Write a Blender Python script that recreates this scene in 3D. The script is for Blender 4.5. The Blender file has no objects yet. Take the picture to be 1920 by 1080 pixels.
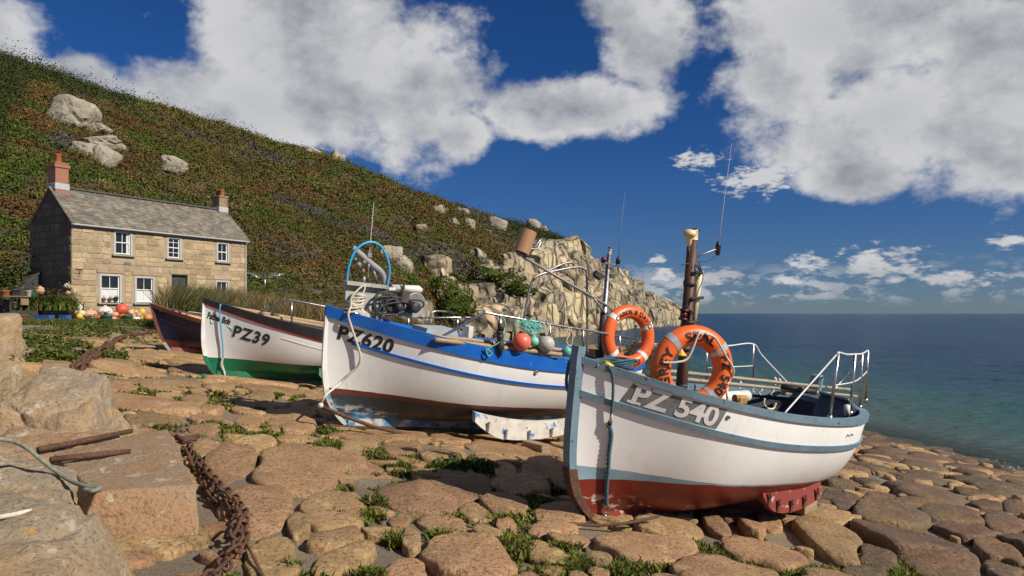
import bpy, bmesh, math, random
import numpy as np
np.seterr(all='ignore')
from mathutils import Vector, Matrix, Quaternion
random.seed(7); rng = np.random.default_rng(11)
scene = bpy.context.scene
COL = scene.collection

# ------------------------------------------------------------------ camera
F = 1333.0; HOR = 587.0                      # focal length and horizon row in photo pixels (1920 wide)
cam_d = bpy.data.cameras.new('camera'); cam = bpy.data.objects.new('camera', cam_d); COL.objects.link(cam)
cam_d.sensor_width = 36; cam_d.lens = F / 1920 * 36; cam_d.shift_y = (HOR - 540) / 1920
cam_d.clip_start = 0.1; cam_d.clip_end = 20000
cam.location = (0, 0, 0); cam.rotation_euler = (math.radians(90), 0, 0)
scene.camera = cam
scene.view_settings.view_transform = 'Standard'; scene.view_settings.look = 'None'
scene.view_settings.exposure = 0.2; scene.view_settings.gamma = 1.0

# ------------------------------------------------------------------ sun and sky
SUN_EL = math.radians(35); SUN_AZ = math.atan2(0.875, -0.484)        # azimuth from +Y towards +X
sdir = Vector((math.sin(SUN_AZ) * math.cos(SUN_EL), math.cos(SUN_AZ) * math.cos(SUN_EL), math.sin(SUN_EL)))
sl = bpy.data.lights.new('sun', 'SUN'); sl.energy = 5.0; sl.angle = math.radians(0.53); sl.color = (1.0, 0.925, 0.81)
so = bpy.data.objects.new('sun', sl); COL.objects.link(so)
so.rotation_euler = sdir.to_track_quat('Z', 'Y').to_euler(); so.location = (30, -20, 30)

def pdir(px, py):
    return Vector(((px - 960) / F, 1, (HOR - py) / F)).normalized()

def build_world():
    w = bpy.data.worlds.new('World'); scene.world = w; w.use_nodes = True
    nt = w.node_tree; nt.nodes.clear(); N = nt.nodes.new; L = nt.links.new
    def math_(op, a, b=None, c=None, clamp=False):
        n = N('ShaderNodeMath'); n.operation = op; n.use_clamp = clamp
        for i, v in enumerate((a, b, c)):
            if v is None: continue
            if isinstance(v, (int, float)): n.inputs[i].default_value = v
            else: L(v, n.inputs[i])
        return n.outputs[0]
    def vmath(op, a, b):
        n = N('ShaderNodeVectorMath'); n.operation = op
        for i, v in enumerate((a, b)):
            if isinstance(v, (tuple, list, Vector)): n.inputs[i].default_value = v
            else: L(v, n.inputs[i])
        return n.outputs['Value'] if op in ('LENGTH', 'DOT_PRODUCT', 'DISTANCE') else n.outputs[0]
    def smooth(x, a, b):
        n = N('ShaderNodeMapRange'); n.interpolation_type = 'SMOOTHSTEP'
        n.inputs[1].default_value = a; n.inputs[2].default_value = b; L(x, n.inputs[0]); return n.outputs[0]
    def noise(vec, scale, detail, rough=0.55, dist=0.0):
        n = N('ShaderNodeTexNoise'); n.inputs['Scale'].default_value = scale; n.inputs['Detail'].default_value = detail
        n.inputs['Roughness'].default_value = rough; n.inputs['Distortion'].default_value = dist
        L(vec, n.inputs['Vector']); return n.outputs[0]
    def mixc(f, a, b, blend='MIX'):
        n = N('ShaderNodeMix'); n.data_type = 'RGBA'; n.blend_type = blend
        if isinstance(f, (int, float)): n.inputs[0].default_value = f
        else: L(f, n.inputs[0])
        for i, v in ((6, a), (7, b)):
            if isinstance(v, tuple): n.inputs[i].default_value = (*v, 1)
            else: L(v, n.inputs[i])
        return n.outputs[2]
    d = N('ShaderNodeTexCoord').outputs['Generated']
    sky = N('ShaderNodeTexSky'); sky.sky_type = 'NISHITA'; sky.sun_disc = False
    sky.sun_elevation = SUN_EL; sky.sun_rotation = SUN_AZ; sky.air_density = 1.0; sky.dust_density = 0.0; sky.ozone_density = 5.0
    spz = N('ShaderNodeSeparateXYZ'); L(d, spz.inputs[0]); tint = mixc(1.0, sky.outputs[0], mixc(smooth(spz.outputs[2], -0.02, 0.32), SKY_LOW, SKY_TINT), 'MULTIPLY')
    bg = N('ShaderNodeBackground'); L(tint, bg.inputs[0]); bg.inputs[1].default_value = SKY_STRENGTH
    # cumulus: soft lobes round the whole sky, broken up by noise (direction space)
    lobes = [  # px, py, rx, ry in photo pixels as seen from the camera
        (-20, 80, 210, 120), (130, 150, 220, 85), (330, 180, 240, 90), (480, 200, 260, 115), (590, 110, 290, 185), (780, 150, 180, 165), (860, 250, 70, 60),
        (1000, 205, 120, 62), (1130, 200, 150, 62), (1215, 80, 95, 110), (1175, 10, 90, 60), (1560, 50, 240, 140), (1480, 150, 160, 110), (1660, 220, 250, 115), (1860, 150, 190, 230),
        (1600, 330, 100, 50), (1905, 315, 55, 50), (1050, -260, 420, 120), (200, -200, 300, 110)]
    lowl = [(1430, 335, 90, 34), (1310, 298, 50, 20), (1900, 450, 52, 16), (1240, 518, 30, 18), (1512, 495, 38, 26), (1640, 497, 95, 40), (1232, 487, 16, 11), (1350, 518, 60, 18), (1480, 525, 40, 14), (1795, 522, 75, 18)]
    other = [(-75, 28), (-115, 20), (-155, 30), (165, 24), (120, 36), (75, 26), (-20, 62), (150, 64)]
    field = None
    items = []
    for px, py, rx, ry in lobes:
        v = Vector(((px - 960) / F, 1, (HOR - py) / F)); k = 1 / v.length
        items.append((v * k, rx / F * k, ry / F * k))
    low_items = []
    for px, py, rx, ry in lowl:
        v = Vector(((px - 960) / F, 1, (HOR - py) / F)); k = 1 / v.length
        low_items.append((v * k, rx / F * k, ry / F * k))
    for az, el in other:
        a, e = math.radians(az), math.radians(el)
        items.append((Vector((math.sin(a) * math.cos(e), math.cos(a) * math.cos(e), math.sin(e))), 0.30, 0.17))
    fl = None
    for c, rx, ry in low_items:
        h = vmath('MULTIPLY', vmath('SUBTRACT', d, c), (1 / rx, 1 / rx, 1 / ry)); f = math_('SUBTRACT', 1.0, vmath('LENGTH', h, (0, 0, 0))); fl = f if fl is None else math_('MAXIMUM', fl, f)
    for c, rx, ry in items:
        h = vmath('MULTIPLY', vmath('SUBTRACT', d, c), (1 / rx, 1 / rx, 1 / ry))
        f = math_('SUBTRACT', 1.0, vmath('LENGTH', h, (0, 0, 0)))
        field = f if field is None else math_('SMOOTH_MAX', field, f, 0.12)
    mp = N('ShaderNodeMapping'); mp.inputs['Scale'].default_value = (1, 1, 1.35); L(d, mp.inputs[0]); dv = mp.outputs[0]
    n1 = noise(dv, 4.2, 5, 0.55, 0.0)
    n2 = noise(dv, 19.0, 7, 0.62, 0.0)
    n1c = math_('MULTIPLY', math_('SUBTRACT', n1, 0.5), 1.55)
    n2c = math_('MULTIPLY', math_('SUBTRACT', n2, 0.5), 1.1)
    dens = math_('ADD', math_('ADD', math_('MAXIMUM', field, -0.9), n1c), n2c)
    # low bank of small cumulus over the sea
    sep = N('ShaderNodeSeparateXYZ'); L(d, sep.inputs[0]); z = sep.outputs[2]
    mp2 = N('ShaderNodeMapping'); mp2.inputs['Scale'].default_value = (1, 1, 2.6); L(d, mp2.inputs[0])
    n3 = noise(mp2.outputs[0], 26, 8, 0.6, 0.1)
    band = math_('MULTIPLY', smooth(z, 0.004, 0.03), math_('SUBTRACT', 1.0, smooth(z, 0.035, 0.075)))
    low = math_('MULTIPLY', smooth(n3, 0.47, 0.60), math_('MULTIPLY', band, 0.62))
    n6 = noise(mp2.outputs[0], 46, 6, 0.62, 0.0); dl = math_('ADD', fl, math_('MULTIPLY', math_('SUBTRACT', n6, 0.5), 3.4)); low = math_('MAXIMUM', low, math_('MULTIPLY', math_('MULTIPLY', smooth(dl, 0.05, 0.7), smooth(fl, -0.6, 0.1)), 0.92))
    mask = math_('MAXIMUM', math_('MULTIPLY', smooth(dens, -0.02, 0.42), 0.97), low)
    # brightness: lit upper right edges, grey bellies
    off = N('ShaderNodeVectorMath'); off.operation = 'ADD'; L(dv, off.inputs[0]); off.inputs[1].default_value = (0.03, 0.0, 0.055)
    n4 = noise(off.outputs[0], 9.0, 5, 0.6, 0.0); n5 = noise(dv, 9.0, 5, 0.6, 0.0)
    lit = math_('ADD', 0.80, math_('MULTIPLY', math_('SUBTRACT', n5, n4), 2.2), clamp=True)
    thick = smooth(math_('ADD', math_('MAXIMUM', field, -0.9), math_('MULTIPLY', n1c, 0.8)), 0.25, 1.1)
    lum = math_('SUBTRACT', lit, math_('MULTIPLY', thick, 0.30), clamp=True)
    cc = mixc(lum, CLOUD_DARK, CLOUD_LIT)
    bgc = N('ShaderNodeBackground'); L(cc, bgc.inputs[0]); bgc.inputs[1].default_value = 1.0
    mix = N('ShaderNodeMixShader'); L(mask, mix.inputs[0]); L(bg.outputs[0], mix.inputs[1]); L(bgc.outputs[0], mix.inputs[2])
    out = N('ShaderNodeOutputWorld'); L(mix.outputs[0], out.inputs[0])
SKY_TINT = (0.22, 0.55, 1.0); SKY_LOW = (0.42, 0.58, 0.92); SKY_STRENGTH = 0.05
CLOUD_DARK = (0.22, 0.242, 0.285); CLOUD_LIT = (0.56, 0.56, 0.565)
build_world()

# ------------------------------------------------------------------ numpy noise
def _h(ix, iy, iz, seed):
    if 1:
        n = (ix.astype(np.uint32) * np.uint32(374761393) + iy.astype(np.uint32) * np.uint32(668265263) + iz.astype(np.uint32) * np.uint32(2246822519) + np.uint32(seed * 3266489917 & 0xffffffff))
        n = (n ^ (n >> np.uint32(13))) * np.uint32(1274126177)
        n = n ^ (n >> np.uint32(16))
    return n.astype(np.float64) / 2147483647.5 - 1
def vnoise(p, seed=0):
    p = np.asarray(p, float); i = np.floor(p).astype(np.int64); f = p - i; f = f * f * (3 - 2 * f)
    x, y, z = i[:, 0], i[:, 1], i[:, 2]; fx, fy, fz = f[:, 0], f[:, 1], f[:, 2]; r = 0
    for dx in (0, 1):
        for dy in (0, 1):
            for dz in (0, 1):
                r = r + _h(x + dx, y + dy, z + dz, seed) * (fx if dx else 1 - fx) * (fy if dy else 1 - fy) * (fz if dz else 1 - fz)
    return r
def fbm(p, octv=4, seed=0, gain=0.5):
    p = np.asarray(p, float); a = 1; s = 0; t = 0
    for k in range(octv):
        s = s + a * vnoise(p * 2 ** k + 17.3 * k, seed + k); t += a; a *= gain
    return s / t
def fbm2(x, y, octv=4, seed=0, gain=0.5):
    x = np.asarray(x, float).ravel(); y = np.asarray(y, float).ravel()
    return fbm(np.stack([x, y, np.zeros_like(x)], 1), octv, seed, gain)
def sstep(a, b, x):
    t = np.clip((np.asarray(x, float) - a) / (b - a), 0, 1); return t * t * (3 - 2 * t)

# ------------------------------------------------------------------ objects and meshes
def tag(o, label=None, cat=None, group=None, kind=None):
    if label: o['label'] = label
    if cat: o['category'] = cat
    if group: o['group'] = group
    if kind: o['kind'] = kind
    return o
def link(name, me, parent=None):
    o = bpy.data.objects.new(name, me); COL.objects.link(o)
    if parent is not None: o.parent = parent
    return o
def empty(name, loc=(0, 0, 0), rz=0.0):
    o = link(name, None); o.location = loc; o.rotation_euler = (0, 0, rz); o.empty_display_size = 0.1; return o
def set_mat(me, m):
    for x in (m if isinstance(m, (list, tuple)) else [m]): me.materials.append(x)
def np_mesh(name, V, Fc, m=None, smooth=False, col=None, midx=None, nrm=None):
    """V (n,3), Fc (m,k) array of equal-sized faces or list of lists"""
    me = bpy.data.meshes.new(name)
    V = np.asarray(V, np.float32)
    if isinstance(Fc, np.ndarray):
        k = Fc.shape[1]; nf = len(Fc)
        me.vertices.add(len(V)); me.vertices.foreach_set('co', V.ravel())
        me.loops.add(nf * k); me.loops.foreach_set('vertex_index', Fc.astype(np.int32).ravel())
        me.polygons.add(nf); me.polygons.foreach_set('loop_start', np.arange(nf, dtype=np.int32) * k)
        try: me.polygons.foreach_set('loop_total', np.full(nf, k, np.int32))
        except Exception: pass
    else:
        me.from_pydata([tuple(map(float, v)) for v in V], [], [list(map(int, f)) for f in Fc])
    if midx is not None: me.polygons.foreach_set('material_index', np.asarray(midx, np.int32))
    me.polygons.foreach_set('use_smooth', np.full(len(me.polygons), bool(smooth)))
    if col is not None:
        a = me.attributes.new('Col', 'FLOAT_COLOR', 'POINT')
        c = np.ones((len(V), 4), np.float32); c[:, :3] = col; a.data.foreach_set('color', c.ravel())
    if nrm is not None:
        at = me.attributes.new('Nrm', 'FLOAT_VECTOR', 'POINT'); at.data.foreach_set('vector', np.asarray(nrm, np.float32).ravel())
    me.update(calc_edges=True)
    if m is not None: set_mat(me, m)
    return me
def frame_from(d, up=(0, 0, 1)):
    d = np.asarray(d, float); d = d / (np.linalg.norm(d) + 1e-12); u = np.asarray(up, float)
    if abs(d @ u) > 0.95: u = np.array([1., 0, 0])
    s = np.cross(d, u); s /= np.linalg.norm(s); return s, np.cross(s, d), d
class MB:
    """collects shapes into one mesh"""
    def __init__(s): s.v = []; s.f = []; s.n = 0
    def add(s, V, Fc):
        V = np.asarray(V, float); s.v.append(V); s.f += [[i + s.n for i in f] for f in Fc]; s.n += len(V); return s
    def box(s, c, size, M=None, bev=0.0):
        c = np.asarray(c, float); h = np.asarray(size, float) / 2
        if bev <= 0:
            V = np.array([(x, y, z) for z in (-1, 1) for y in (-1, 1) for x in (-1, 1)], float) * h
            Fc = [(0, 2, 3, 1), (4, 5, 7, 6), (0, 1, 5, 4), (2, 6, 7, 3), (0, 4, 6, 2), (1, 3, 7, 5)]
        else:
            b = min(bev, *(h * .95)); V = []; Fc = []; ix = {}
            for sx in (-1, 1):
                for sy in (-1, 1):
                    for sz in (-1, 1):
                        for a in range(3):
                            p = np.array([sx, sy, sz], float) * (h - b); p[a] = (sx, sy, sz)[a] * h[a]; ix[(sx, sy, sz, a)] = len(V); V.append(p)
            S = (-1, 1)
            for a in range(3):
                o = [k for k in range(3) if k != a]
                for sa in S:
                    q = []
                    for u, w in ((-1, -1), (1, -1), (1, 1), (-1, 1)):
                        t = [0, 0, 0]; t[a] = sa; t[o[0]] = u; t[o[1]] = w; q.append(ix[(*t, a)])
                    flip = (sa > 0) == (a == 1); Fc.append(q[::-1] if flip else q)
            for a in range(3):
                o = [k for k in range(3) if k != a]
                for u in S:
                    for w in S:
                        def K(sa, ax):
                            t = [0, 0, 0]; t[a] = sa; t[o[0]] = u; t[o[1]] = w; return ix[(*t, ax)]
                        Fc.append([K(-1, o[0]), K(1, o[0]), K(1, o[1]), K(-1, o[1])])
            for sx in S:
                for sy in S:
                    for sz in S: Fc.append([ix[(sx, sy, sz, a)] for a in range(3)])
            V = np.array(V)
        if M is not None: V = V @ np.asarray(M, float).T
        return s.add(V + c, Fc)
    def tube(s, P, r, n=8, cap=True, closed=False):
        P = np.asarray(P, float); m = len(P); R = np.full(m, r) if np.isscalar(r) else np.asarray(r, float)
        T = np.gradient(P, axis=0) if not closed else np.roll(P, -1, 0) - np.roll(P, 1, 0)
        T /= np.linalg.norm(T, axis=1)[:, None] + 1e-12
        a, b, _ = frame_from(T[0]); V = []
        for i in range(m):
            a = a - T[i] * (a @ T[i]); a /= np.linalg.norm(a) + 1e-12; b = np.cross(T[i], a)
            for k in range(n):
                t = 2 * math.pi * k / n; V.append(P[i] + R[i] * (math.cos(t) * a + math.sin(t) * b))
        Fc = []
        for i in range(m if closed else m - 1):
            j = (i + 1) % m
            for k in range(n): Fc.append((i * n + k, i * n + (k + 1) % n, j * n + (k + 1) % n, j * n + k))
        if cap and not closed: Fc += [tuple(range(n))[::-1], tuple((m - 1) * n + k for k in range(n))]
        return s.add(V, Fc)
    def cyl(s, p, q, r, r2=None, n=12): return s.tube([p, q], [r, r if r2 is None else r2], n)
    def lathe(s, prof, o=(0, 0, 0), axis=(0, 0, 1), n=16):
        a, b, d = frame_from(axis); V = []; o = np.asarray(o, float)
        for r, z in prof:
            for k in range(n):
                t = 2 * math.pi * k / n; V.append(o + d * z + r * (math.cos(t) * a + math.sin(t) * b))
        Fc = [(i * n + k, i * n + (k + 1) % n, (i + 1) * n + (k + 1) % n, (i + 1) * n + k) for i in range(len(prof) - 1) for k in range(n)]
        Fc += [tuple(range(n))[::-1], tuple((len(prof) - 1) * n + k for k in range(n))]
        return s.add(V, Fc)
    def ball(s, c, r, n=16, sq=(1, 1, 1), axis=(0, 0, 1)):
        m = n // 2; prof = [(max(1e-3, math.sin(math.pi * i / m)) * r * sq[0], -math.cos(math.pi * i / m) * r * sq[2]) for i in range(m + 1)]
        return s.lathe(prof, c, axis, n)
    def obj(s, name, m, parent=None, smooth=False, auto=None):
        me = np_mesh(name, np.concatenate(s.v), s.f, m, smooth)
        if auto:
            me.polygons.foreach_set('use_smooth', np.ones(len(me.polygons), bool))
            try: me.set_sharp_from_angle(angle=math.radians(auto))
            except Exception: pass
        return link(name, me, parent)
def spline(P, n=40, closed=False):
    P = np.asarray(P, float); m = len(P)
    if closed: Q = np.concatenate([P[-1:], P, P[:2]]); segs = m
    else: Q = np.concatenate([2 * P[:1] - P[1:2], P, 2 * P[-1:] - P[-2:-1]]); segs = m - 1
    out = []; T = np.linspace(0, segs, n, endpoint=not closed)
    for t in T:
        i = min(int(t), segs - 1); u = t - i; a, b, c, d = Q[i:i + 4]
        out.append(.5 * ((2 * b) + (c - a) * u + (2 * a - 5 * b + 4 * c - d) * u * u + (3 * b - a - 3 * c + d) * u ** 3))
    return np.array(out)
def W(px, py, Y): return np.array([(px - 960) / F * Y, Y, (HOR - py) / F * Y])

# ------------------------------------------------------------------ materials
def mat(name, c1, c2=None, rough=0.6, scale=3.0, detail=6, lo=0.35, hi=0.65, metal=0.0, bump=0.0, bscale=40.0, bdist=0.02,
        spec=None, rnd=0.0, speck=None, speck_scale=90.0, speck_lo=0.6, speck_hi=0.72, coord='pos', stretch=None, wear=None, wscale=6.0, wlo=0.6, whi=0.66, rvar=0.0, coat=0.0):
    m = bpy.data.materials.new(name); m.use_nodes = True; nt = m.node_tree; N = nt.nodes.new; L = nt.links.new
    b = nt.nodes['Principled BSDF']; b.inputs['Roughness'].default_value = rough; b.inputs['Metallic'].default_value = metal
    if spec is not None: b.inputs['Specular IOR Level'].default_value = spec
    if coat: b.inputs['Coat Weight'].default_value = coat; b.inputs['Coat Roughness'].default_value = 0.25
    v = N('ShaderNodeNewGeometry').outputs['Position'] if coord == 'pos' else N('ShaderNodeTexCoord').outputs['Object']
    if stretch:
        mp = N('ShaderNodeMapping'); mp.inputs['Scale'].default_value = stretch; L(v, mp.inputs[0]); v = mp.outputs[0]
    def noise(sc, det, ro=.55):
        n = N('ShaderNodeTexNoise'); n.inputs['Scale'].default_value = sc; n.inputs['Detail'].default_value = det; n.inputs['Roughness'].default_value = ro
        L(v, n.inputs['Vector']); return n.outputs[0]
    def rng_(x, a, bb):
        n = N('ShaderNodeMapRange'); n.inputs[1].default_value = a; n.inputs[2].default_value = bb; L(x, n.inputs[0]); return n.outputs[0]
    def mix(f, a, bb, blend='MIX'):
        n = N('ShaderNodeMix'); n.data_type = 'RGBA'; n.blend_type = blend
        (L(f, n.inputs[0]) if not isinstance(f, (int, float)) else setattr(n.inputs[0], 'default_value', f))
        for i, x in ((6, a), (7, bb)):
            if isinstance(x, tuple): n.inputs[i].default_value = (*x, 1)
            else: L(x, n.inputs[i])
        return n.outputs[2]
    if c1 == 'attr':
        at = N('ShaderNodeAttribute'); at.attribute_name = 'Col'; col = at.outputs['Color']
        col = mix(rng_(noise(scale, detail), lo, hi), col, mix(1.0, col, c2 or (0.7, 0.7, 0.7), 'MULTIPLY'))
    elif c2 is not None: col = mix(rng_(noise(scale, detail), lo, hi), tuple(c1), tuple(c2))
    else:
        col = mix(rng_(noise(scale, detail), .3, .7), tuple(c1), tuple(x * .8 for x in c1))
    if wear is not None: col = mix(rng_(noise(wscale, 8, .65), wlo, whi), col, tuple(wear))
    if speck is not None: col = mix(rng_(noise(speck_scale, 3, .6), speck_lo, speck_hi), col, tuple(speck))
    if rnd:
        oi = N('ShaderNodeObjectInfo'); hsv = N('ShaderNodeHueSaturation'); L(col, hsv.inputs['Color'])
        r = oi.outputs['Random']
        a = N('ShaderNodeMath'); a.operation = 'MULTIPLY_ADD'; L(r, a.inputs[0]); a.inputs[1].default_value = rnd * .042; a.inputs[2].default_value = .5 - rnd * .021; L(a.outputs[0], hsv.inputs['Hue'])
        f = N('ShaderNodeMath'); f.operation = 'FRACT'; q = N('ShaderNodeMath'); q.operation = 'MULTIPLY'; L(r, q.inputs[0]); q.inputs[1].default_value = 17.31; L(q.outputs[0], f.inputs[0])
        g = N('ShaderNodeMath'); g.operation = 'MULTIPLY_ADD'; L(f.outputs[0], g.inputs[0]); g.inputs[1].default_value = rnd * .9; g.inputs[2].default_value = 1 - rnd * .42; L(g.outputs[0], hsv.inputs['Value'])
        col = hsv.outputs[0]
    L(col, b.inputs['Base Color'])
    if rvar:
        rr = rng_(noise(scale * 4, 4), .3, .7); k = N('ShaderNodeMath'); k.operation = 'MULTIPLY_ADD'; L(rr, k.inputs[0]); k.inputs[1].default_value = rvar; k.inputs[2].default_value = rough - rvar / 2; L(k.outputs[0], b.inputs['Roughness'])
    if bump:
        bp = N('ShaderNodeBump'); bp.inputs['Strength'].default_value = bump; bp.inputs['Distance'].default_value = bdist
        L(noise(bscale, 8, .65), bp.inputs['Height']); L(bp.outputs[0], b.inputs['Normal'])
    return m
M = {}
M['granite'] = mat('granite', (.255, .145, .065), (.385, .24, .112), .85, 1.7, 9, .3, .7, bump=1.0, bscale=22, bdist=.035, rnd=.55, speck=(.115, .07, .035), speck_scale=30, speck_lo=.52, speck_hi=.68, wear=(.45, .30, .15), wscale=5, wlo=.54, whi=.68)
M['granite_wet'] = mat('granite_wet', (.20, .105, .042), (.115, .078, .040), .6, 1.9, 9, .35, .65, bump=1.0, bscale=20, bdist=.045, rnd=.5, speck=(.045, .034, .02), speck_scale=26, speck_lo=.52, speck_hi=.66, wear=(.27, .18, .085), wscale=6, wlo=.54, whi=.70)
M['mortar'] = mat('mortar', (.27, .205, .13), (.15, .118, .08), .95, 1.1, 8, .35, .65, bump=1.0, bscale=34, bdist=.03, speck=(.09, .07, .05), speck_scale=46, speck_lo=.53, speck_hi=.66, wear=(.17, .14, .10), wscale=.6, wlo=.56, whi=.68)
M['boulder'] = mat('boulder', (.295, .23, .152), (.345, .228, .122), .9, 1.3, 10, .40, .64, bump=1.0, bscale=26, bdist=.03, rnd=.12, speck=(.15, .125, .09), speck_scale=44, speck_lo=.54, speck_hi=.66, wear=(.42, .37, .285), wscale=6, wlo=.58, whi=.66)
M['boulder_warm'] = mat('boulder_warm', (.335, .195, .10), (.31, .225, .138), .9, 1.7, 10, .42, .60, bump=1.0, bscale=28, bdist=.03, speck=(.17, .115, .07), speck_scale=46, speck_lo=.54, speck_hi=.66, wear=(.50, .42, .29), wscale=5, wlo=.58, whi=.66)
M['lichen'] = mat('lichen', (.5, .26, .02), (.42, .30, .05), .95, 9)
M['cliff'] = mat('cliff', (.41, .315, .19), (.25, .225, .155), .9, .10, 10, .42, .60, bump=.35, bscale=1.5, bdist=.3, rnd=.7, speck=(.15, .13, .09), speck_scale=.9, speck_lo=.58, speck_hi=.74, wear=(.50, .42, .30), wscale=.5, wlo=.52, whi=.7)
def veg_normals(m):
    nt = m.node_tree; b = nt.nodes['Principled BSDF']; at = nt.nodes.new('ShaderNodeAttribute'); at.attribute_name = 'Nrm'; nt.links.new(at.outputs['Vector'], b.inputs['Normal'])
M['heath'] = mat('heath', 'attr', (.66, .66, .6), .9, .5, 6, spec=.08); veg_normals(M['heath'])
def add_cracks(m, sc, stretch, w, dark=.25, bump=False):
    nt = m.node_tree; N = nt.nodes.new; L = nt.links.new; b = nt.nodes['Principled BSDF']; src = b.inputs['Base Color'].links[0].from_socket
    g = N('ShaderNodeNewGeometry').outputs['Position']; ns = N('ShaderNodeTexNoise'); ns.inputs['Scale'].default_value = sc * 1.5; ns.inputs['Detail'].default_value = 3; L(g, ns.inputs['Vector'])
    ad = N('ShaderNodeVectorMath'); ad.operation = 'MULTIPLY_ADD'; L(ns.outputs['Color'], ad.inputs[0]); ad.inputs[1].default_value = (.16 / sc,) * 3; L(g, ad.inputs[2])
    mp = N('ShaderNodeMapping'); mp.inputs['Scale'].default_value = stretch; mp.inputs['Rotation'].default_value = (.1, .25, .3); L(ad.outputs[0], mp.inputs[0])
    prev = src; hts = []
    for k, (s_, ww) in enumerate(((sc, w), (sc * 2.7, w * 1.2))):
        v = N('ShaderNodeTexVoronoi'); v.feature = 'DISTANCE_TO_EDGE'; v.inputs['Scale'].default_value = s_; L(mp.outputs[0], v.inputs['Vector'])
        r = N('ShaderNodeMapRange'); r.inputs[1].default_value = 0; r.inputs[2].default_value = ww; r.inputs[3].default_value = dark if k == 0 else dark + .35; r.inputs[4].default_value = 1; L(v.outputs[0], r.inputs[0])
        mx = N('ShaderNodeMix'); mx.data_type = 'RGBA'; mx.blend_type = 'MULTIPLY'; mx.inputs[0].default_value = 1; L(prev, mx.inputs[6]); L(r.outputs[0], mx.inputs[7]); prev = mx.outputs[2]; hts.append(r.outputs[0])
    L(prev, b.inputs['Base Color'])
    mm = N('ShaderNodeMath'); mm.operation = 'MULTIPLY'; L(hts[0], mm.inputs[0]); L(hts[1], mm.inputs[1]); bp = N('ShaderNodeBump'); bp.inputs['Strength'].default_value = 1; bp.inputs['Distance'].default_value = .10 / sc; L(mm.outputs[0], bp.inputs['Height'])
    if b.inputs['Normal'].links: L(b.inputs['Normal'].links[0].from_socket, bp.inputs['Normal'])
    if bump: L(bp.outputs[0], b.inputs['Normal'])
add_cracks(M['cliff'], .17, (1, 1, .36), .075, .20, True)
M['rock_hill'] = mat('rock_hill', (.36, .315, .24), (.28, .24, .175), .9, .8, 9, .35, .65, bump=1.0, bscale=2.5, bdist=.25, speck=(.17, .15, .11), speck_scale=3.0, speck_lo=.56, speck_hi=.7, wear=(.52, .47, .38), wscale=1.5, wlo=.55, whi=.7)
M['veg'] = mat('veg', 'attr', (.6, .6, .55), .85, 1.1, 5, spec=.15)
M['rust'] = mat('rust', (.105, .045, .022), (.055, .028, .018), .85, 14, 8, bump=.6, bscale=90, bdist=.006, speck=(.19, .075, .028), speck_scale=40, speck_lo=.56, speck_hi=.66)
M['steel'] = mat('steel', (.55, .54, .52), (.38, .37, .36), .32, 9, metal=1.0, rvar=.2)
M['dullsteel'] = mat('dullsteel', (.36, .35, .34), (.22, .21, .20), .5, 9, metal=.8, rvar=.2, speck=(.14, .08, .05), speck_scale=30, speck_lo=.62, speck_hi=.7)
M['black'] = mat('black', (.012, .012, .013), (.03, .028, .027), .45, 12)
M['rubber'] = mat('rubber', (.02, .02, .022), (.04, .038, .036), .6, 12)
M['white'] = mat('white', (.72, .71, .68), (.60, .58, .53), .45, 6)
M['cream'] = mat('cream', (.68, .58, .34), (.55, .45, .26), .5, 8)
M['yellow'] = mat('yellow', (.72, .46, .03), (.60, .36, .02), .5, 8)
M['orange'] = mat('orange', (.80, .145, .022), (.68, .105, .018), .42, 3, bump=.15, bscale=120, bdist=.002)
M['tape'] = mat('tape', (.55, .55, .55), (.42, .42, .43), .3, 14, metal=.35)
M['tapewhite'] = mat('tapewhite', (.72, .72, .70), (.6, .6, .58), .4, 14)
M['bamboo'] = mat('bamboo', (.40, .27, .135), (.27, .18, .095), .6, 5, 7, stretch=(3, 3, 12), speck=(.13, .085, .05), speck_scale=14, speck_lo=.6, speck_hi=.7)
M['bamboo_grey'] = mat('bamboo_grey', (.36, .29, .20), (.24, .19, .13), .65, 5, 7, speck=(.12, .085, .055), speck_scale=14, speck_lo=.6, speck_hi=.7)
M['wood'] = mat('wood', (.33, .23, .14), (.22, .15, .09), .75, 4, stretch=(1, 1, 9), bump=.3, bscale=30, bdist=.004)
M['rope_white'] = mat('rope_white', (.62, .57, .46), (.48, .43, .34), .9, 30, bump=.6, bscale=140, bdist=.004)
M['rope_teal'] = mat('rope_teal', (.07, .15, .18), (.04, .09, .115), .9, 25, bump=.6, bscale=120, bdist=.005)
M['rope_green'] = mat('rope_green', (.16, .45, .38), (.09, .32, .27), .85, 25, bump=.5, bscale=120, bdist=.004)
M['rope_grey'] = mat('rope_grey', (.27, .27, .20), (.15, .16, .12), .9, 25, bump=.8, bscale=70, bdist=.01)
M['rope_blue'] = mat('rope_blue', (.10, .42, .62), (.07, .30, .48), .8, 25)
M['rope_black'] = mat('rope_black', (.03, .03, .03), (.05, .05, .05), .8, 25)

# ------------------------------------------------------------------ ground
SEA = -4.12
def ground(X, Y):
    X = np.asarray(X, float); Y = np.asarray(Y, float)
    z = -2.085 - .148 * (X - .87) - .028 * (Y - 6.8)          # the cobbles stand 8 cm above this bed
    k = .2; zc = -.42                        # level terrace in front of the cottage
    z = -k * np.log(np.exp(-np.clip(z, -30, 30) / k) + math.exp(-zc / k))
    return z
def unproj(px, py):
    """pixel -> point on the slipway plane"""
    kx = (np.asarray(px, float) - 960) / F; kz = (HOR - np.asarray(py, float)) / F
    Y = (-2.0 + .148 * .87 + .028 * 6.8) / (kz + .148 * kx + .028)
    return np.stack([kx * Y, Y], -1)
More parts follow.
